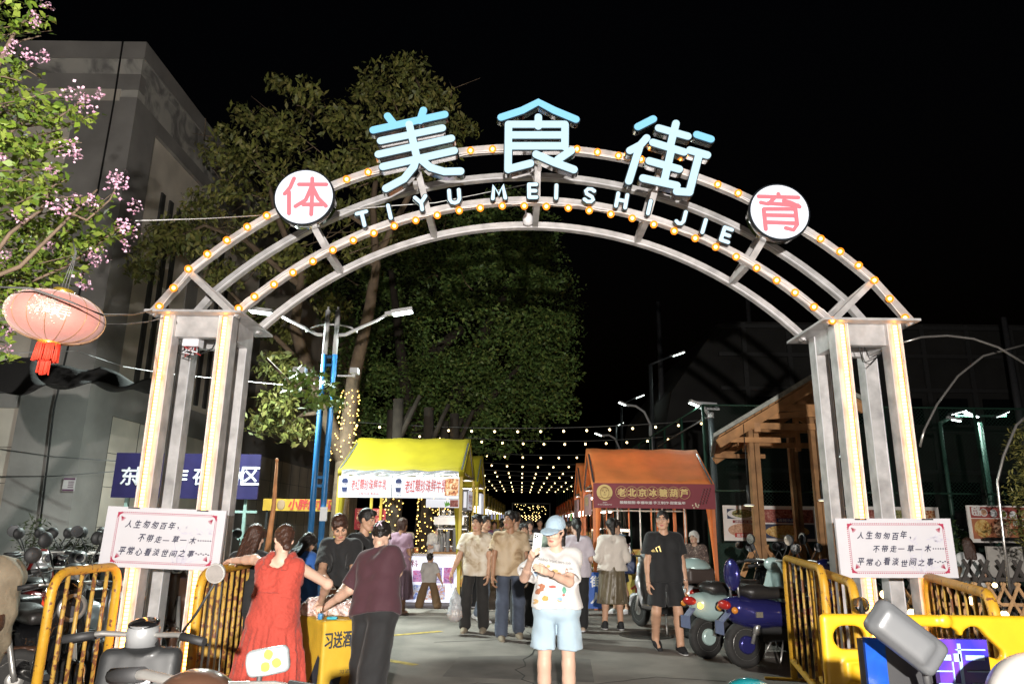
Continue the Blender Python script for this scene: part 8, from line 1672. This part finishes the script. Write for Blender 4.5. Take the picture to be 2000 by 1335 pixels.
# ---- objects at the lower right, close to the camera
sm = at(1768, 1243, 1.95); t, w = scooter('grey scooter at the lower right showing only its large mirror housing', (1.62, 2.35), 200, p_grey, h=.016, mirrors=False)
Rg = rotm(1, math.radians(38)); f = Field(sm - .2, sm + .2, .008); f.rbox(sm, (.100, .026, .048), .020, .01, R=Rg); f.rbox(sm + Rg @ np.array([-.014, -.013, -.003]), (.076, .024, .035), .014, .006, R=Rg); V, F = f.mesh(); mo = np_obj('mirror', [(V, F, 0)], [mat('satin_grey', (.065, .068, .072), .4, .2, var=.06)], t); b = MB(); b.tube([sm + np.array([.05, .02, -.06]), sm + np.array([.08, .06, -.16]), w(.42, -.2, 1.05)], .010, 8); part('stem', b, m_plas, mo)
A, B, = at(1694, 1252, 2.08), at(1922, 1260, 2.08); cbx = (A + B) / 2; wbx = B[0] - A[0]
hb0 = A[2] - .44; bx_ = thing('delivery_case', 'black case with glossy blue reflective panels at the lower right', 'case', (cbx[0], 2.12, hb0)); hb_ = A[2]
b = MB(); b.box((cbx[0], 2.125, hb_ - .22), (wbx * .98, .05, .44)); part('shell', b, mat('case_black', (.006, .006, .007), .5), bx_)
m_bluep = mat_patches('blue_reflective', [(.004, .02, .12), (.006, .035, .20), (.006, .10, .16)], 4, .12, es=0)
b = MB(); b.box((A[0] + .022, 2.09, hb_ - .12), (.055, .012, .26)); part('blue_edge', b, m_bluep, bx_)
c = at(1880, 1305, 2.06); b = MB(); b.box(c, (.138, .02, .15)); po = part('blue_panel', b, mat_patches('blue_violet_panel', [(.01, .012, .16), (.025, .015, .18), (.06, .02, .16)], 7, .15), bx_)
b = MB()
for (u, v, w_, h_) in ((-.01, 0, .008, .13), (-.06, -.004, .05, .003), (.035, -.004, .06, .003), (-.045, -.035, .06, .003), (.04, -.035, .05, .003), (-.045, .03, .02, .014), (-.018, .03, .018, .02), (.03, .03, .05, .012), (-.04, -.05, .016, .01), (.02, -.045, .02, .016), (0, -.06, .12, .003), (.02, .05, .08, .003), (-.032, -.01, .003, .06)): b.box(c + np.array([u, -.012, v]), (w_, .004, h_))
part('panel_print', b, mat('pale_blue_print', (.16, .24, .38), .3, var=.1), po)
hc = at(2052, 1385, 1.75); f = Field(hc - .2, hc + .2, .01); f.ell(hc, (.12, .14, .12), .02); f.rbox(hc - ZU * .07, (.125, .14, .02), .015, .02); V, F = f.mesh(); hm_ = thing('white_helmet', 'glossy white helmet dazzling in the flash at the bottom right corner', 'helmet', hc); np_obj('shell', [(V, F, 0)], [mat('helmet_white', (.5, .48, .45), .25, var=.02)], hm_); b = MB(); b.box(hc + np.array([0, 0, -.25]), (.3, .3, .2)); b.box(hc * np.array([1, 1, 0]) + np.array([0, 0, (hc[2] - .35) / 2]), (.12, .12, hc[2] - .35)); part('stand', b, m_plas, hm_)
tc_ = at(1466, 1364, 3.0); f = Field(tc_ - .2, tc_ + .2, .01); f.ell(tc_, (.105, .12, .075), .02); V, F = f.mesh(); hm_ = thing('teal_helmet', 'teal helmet crown peeping over the bottom edge below the purple scooter', 'helmet', tc_); np_obj('shell', [(V, F, 0)], [paint('teal_gloss', (.01, .22, .25), .2)], hm_); b = MB(); b.tube([tc_ * np.array([1, 1, 0]), tc_ - ZU * .03], .03, 8); b.lathe([(.2, 0), (.2, .03)], tc_ * np.array([1, 1, 0]), n=20); part('stand', b, m_plas, hm_)
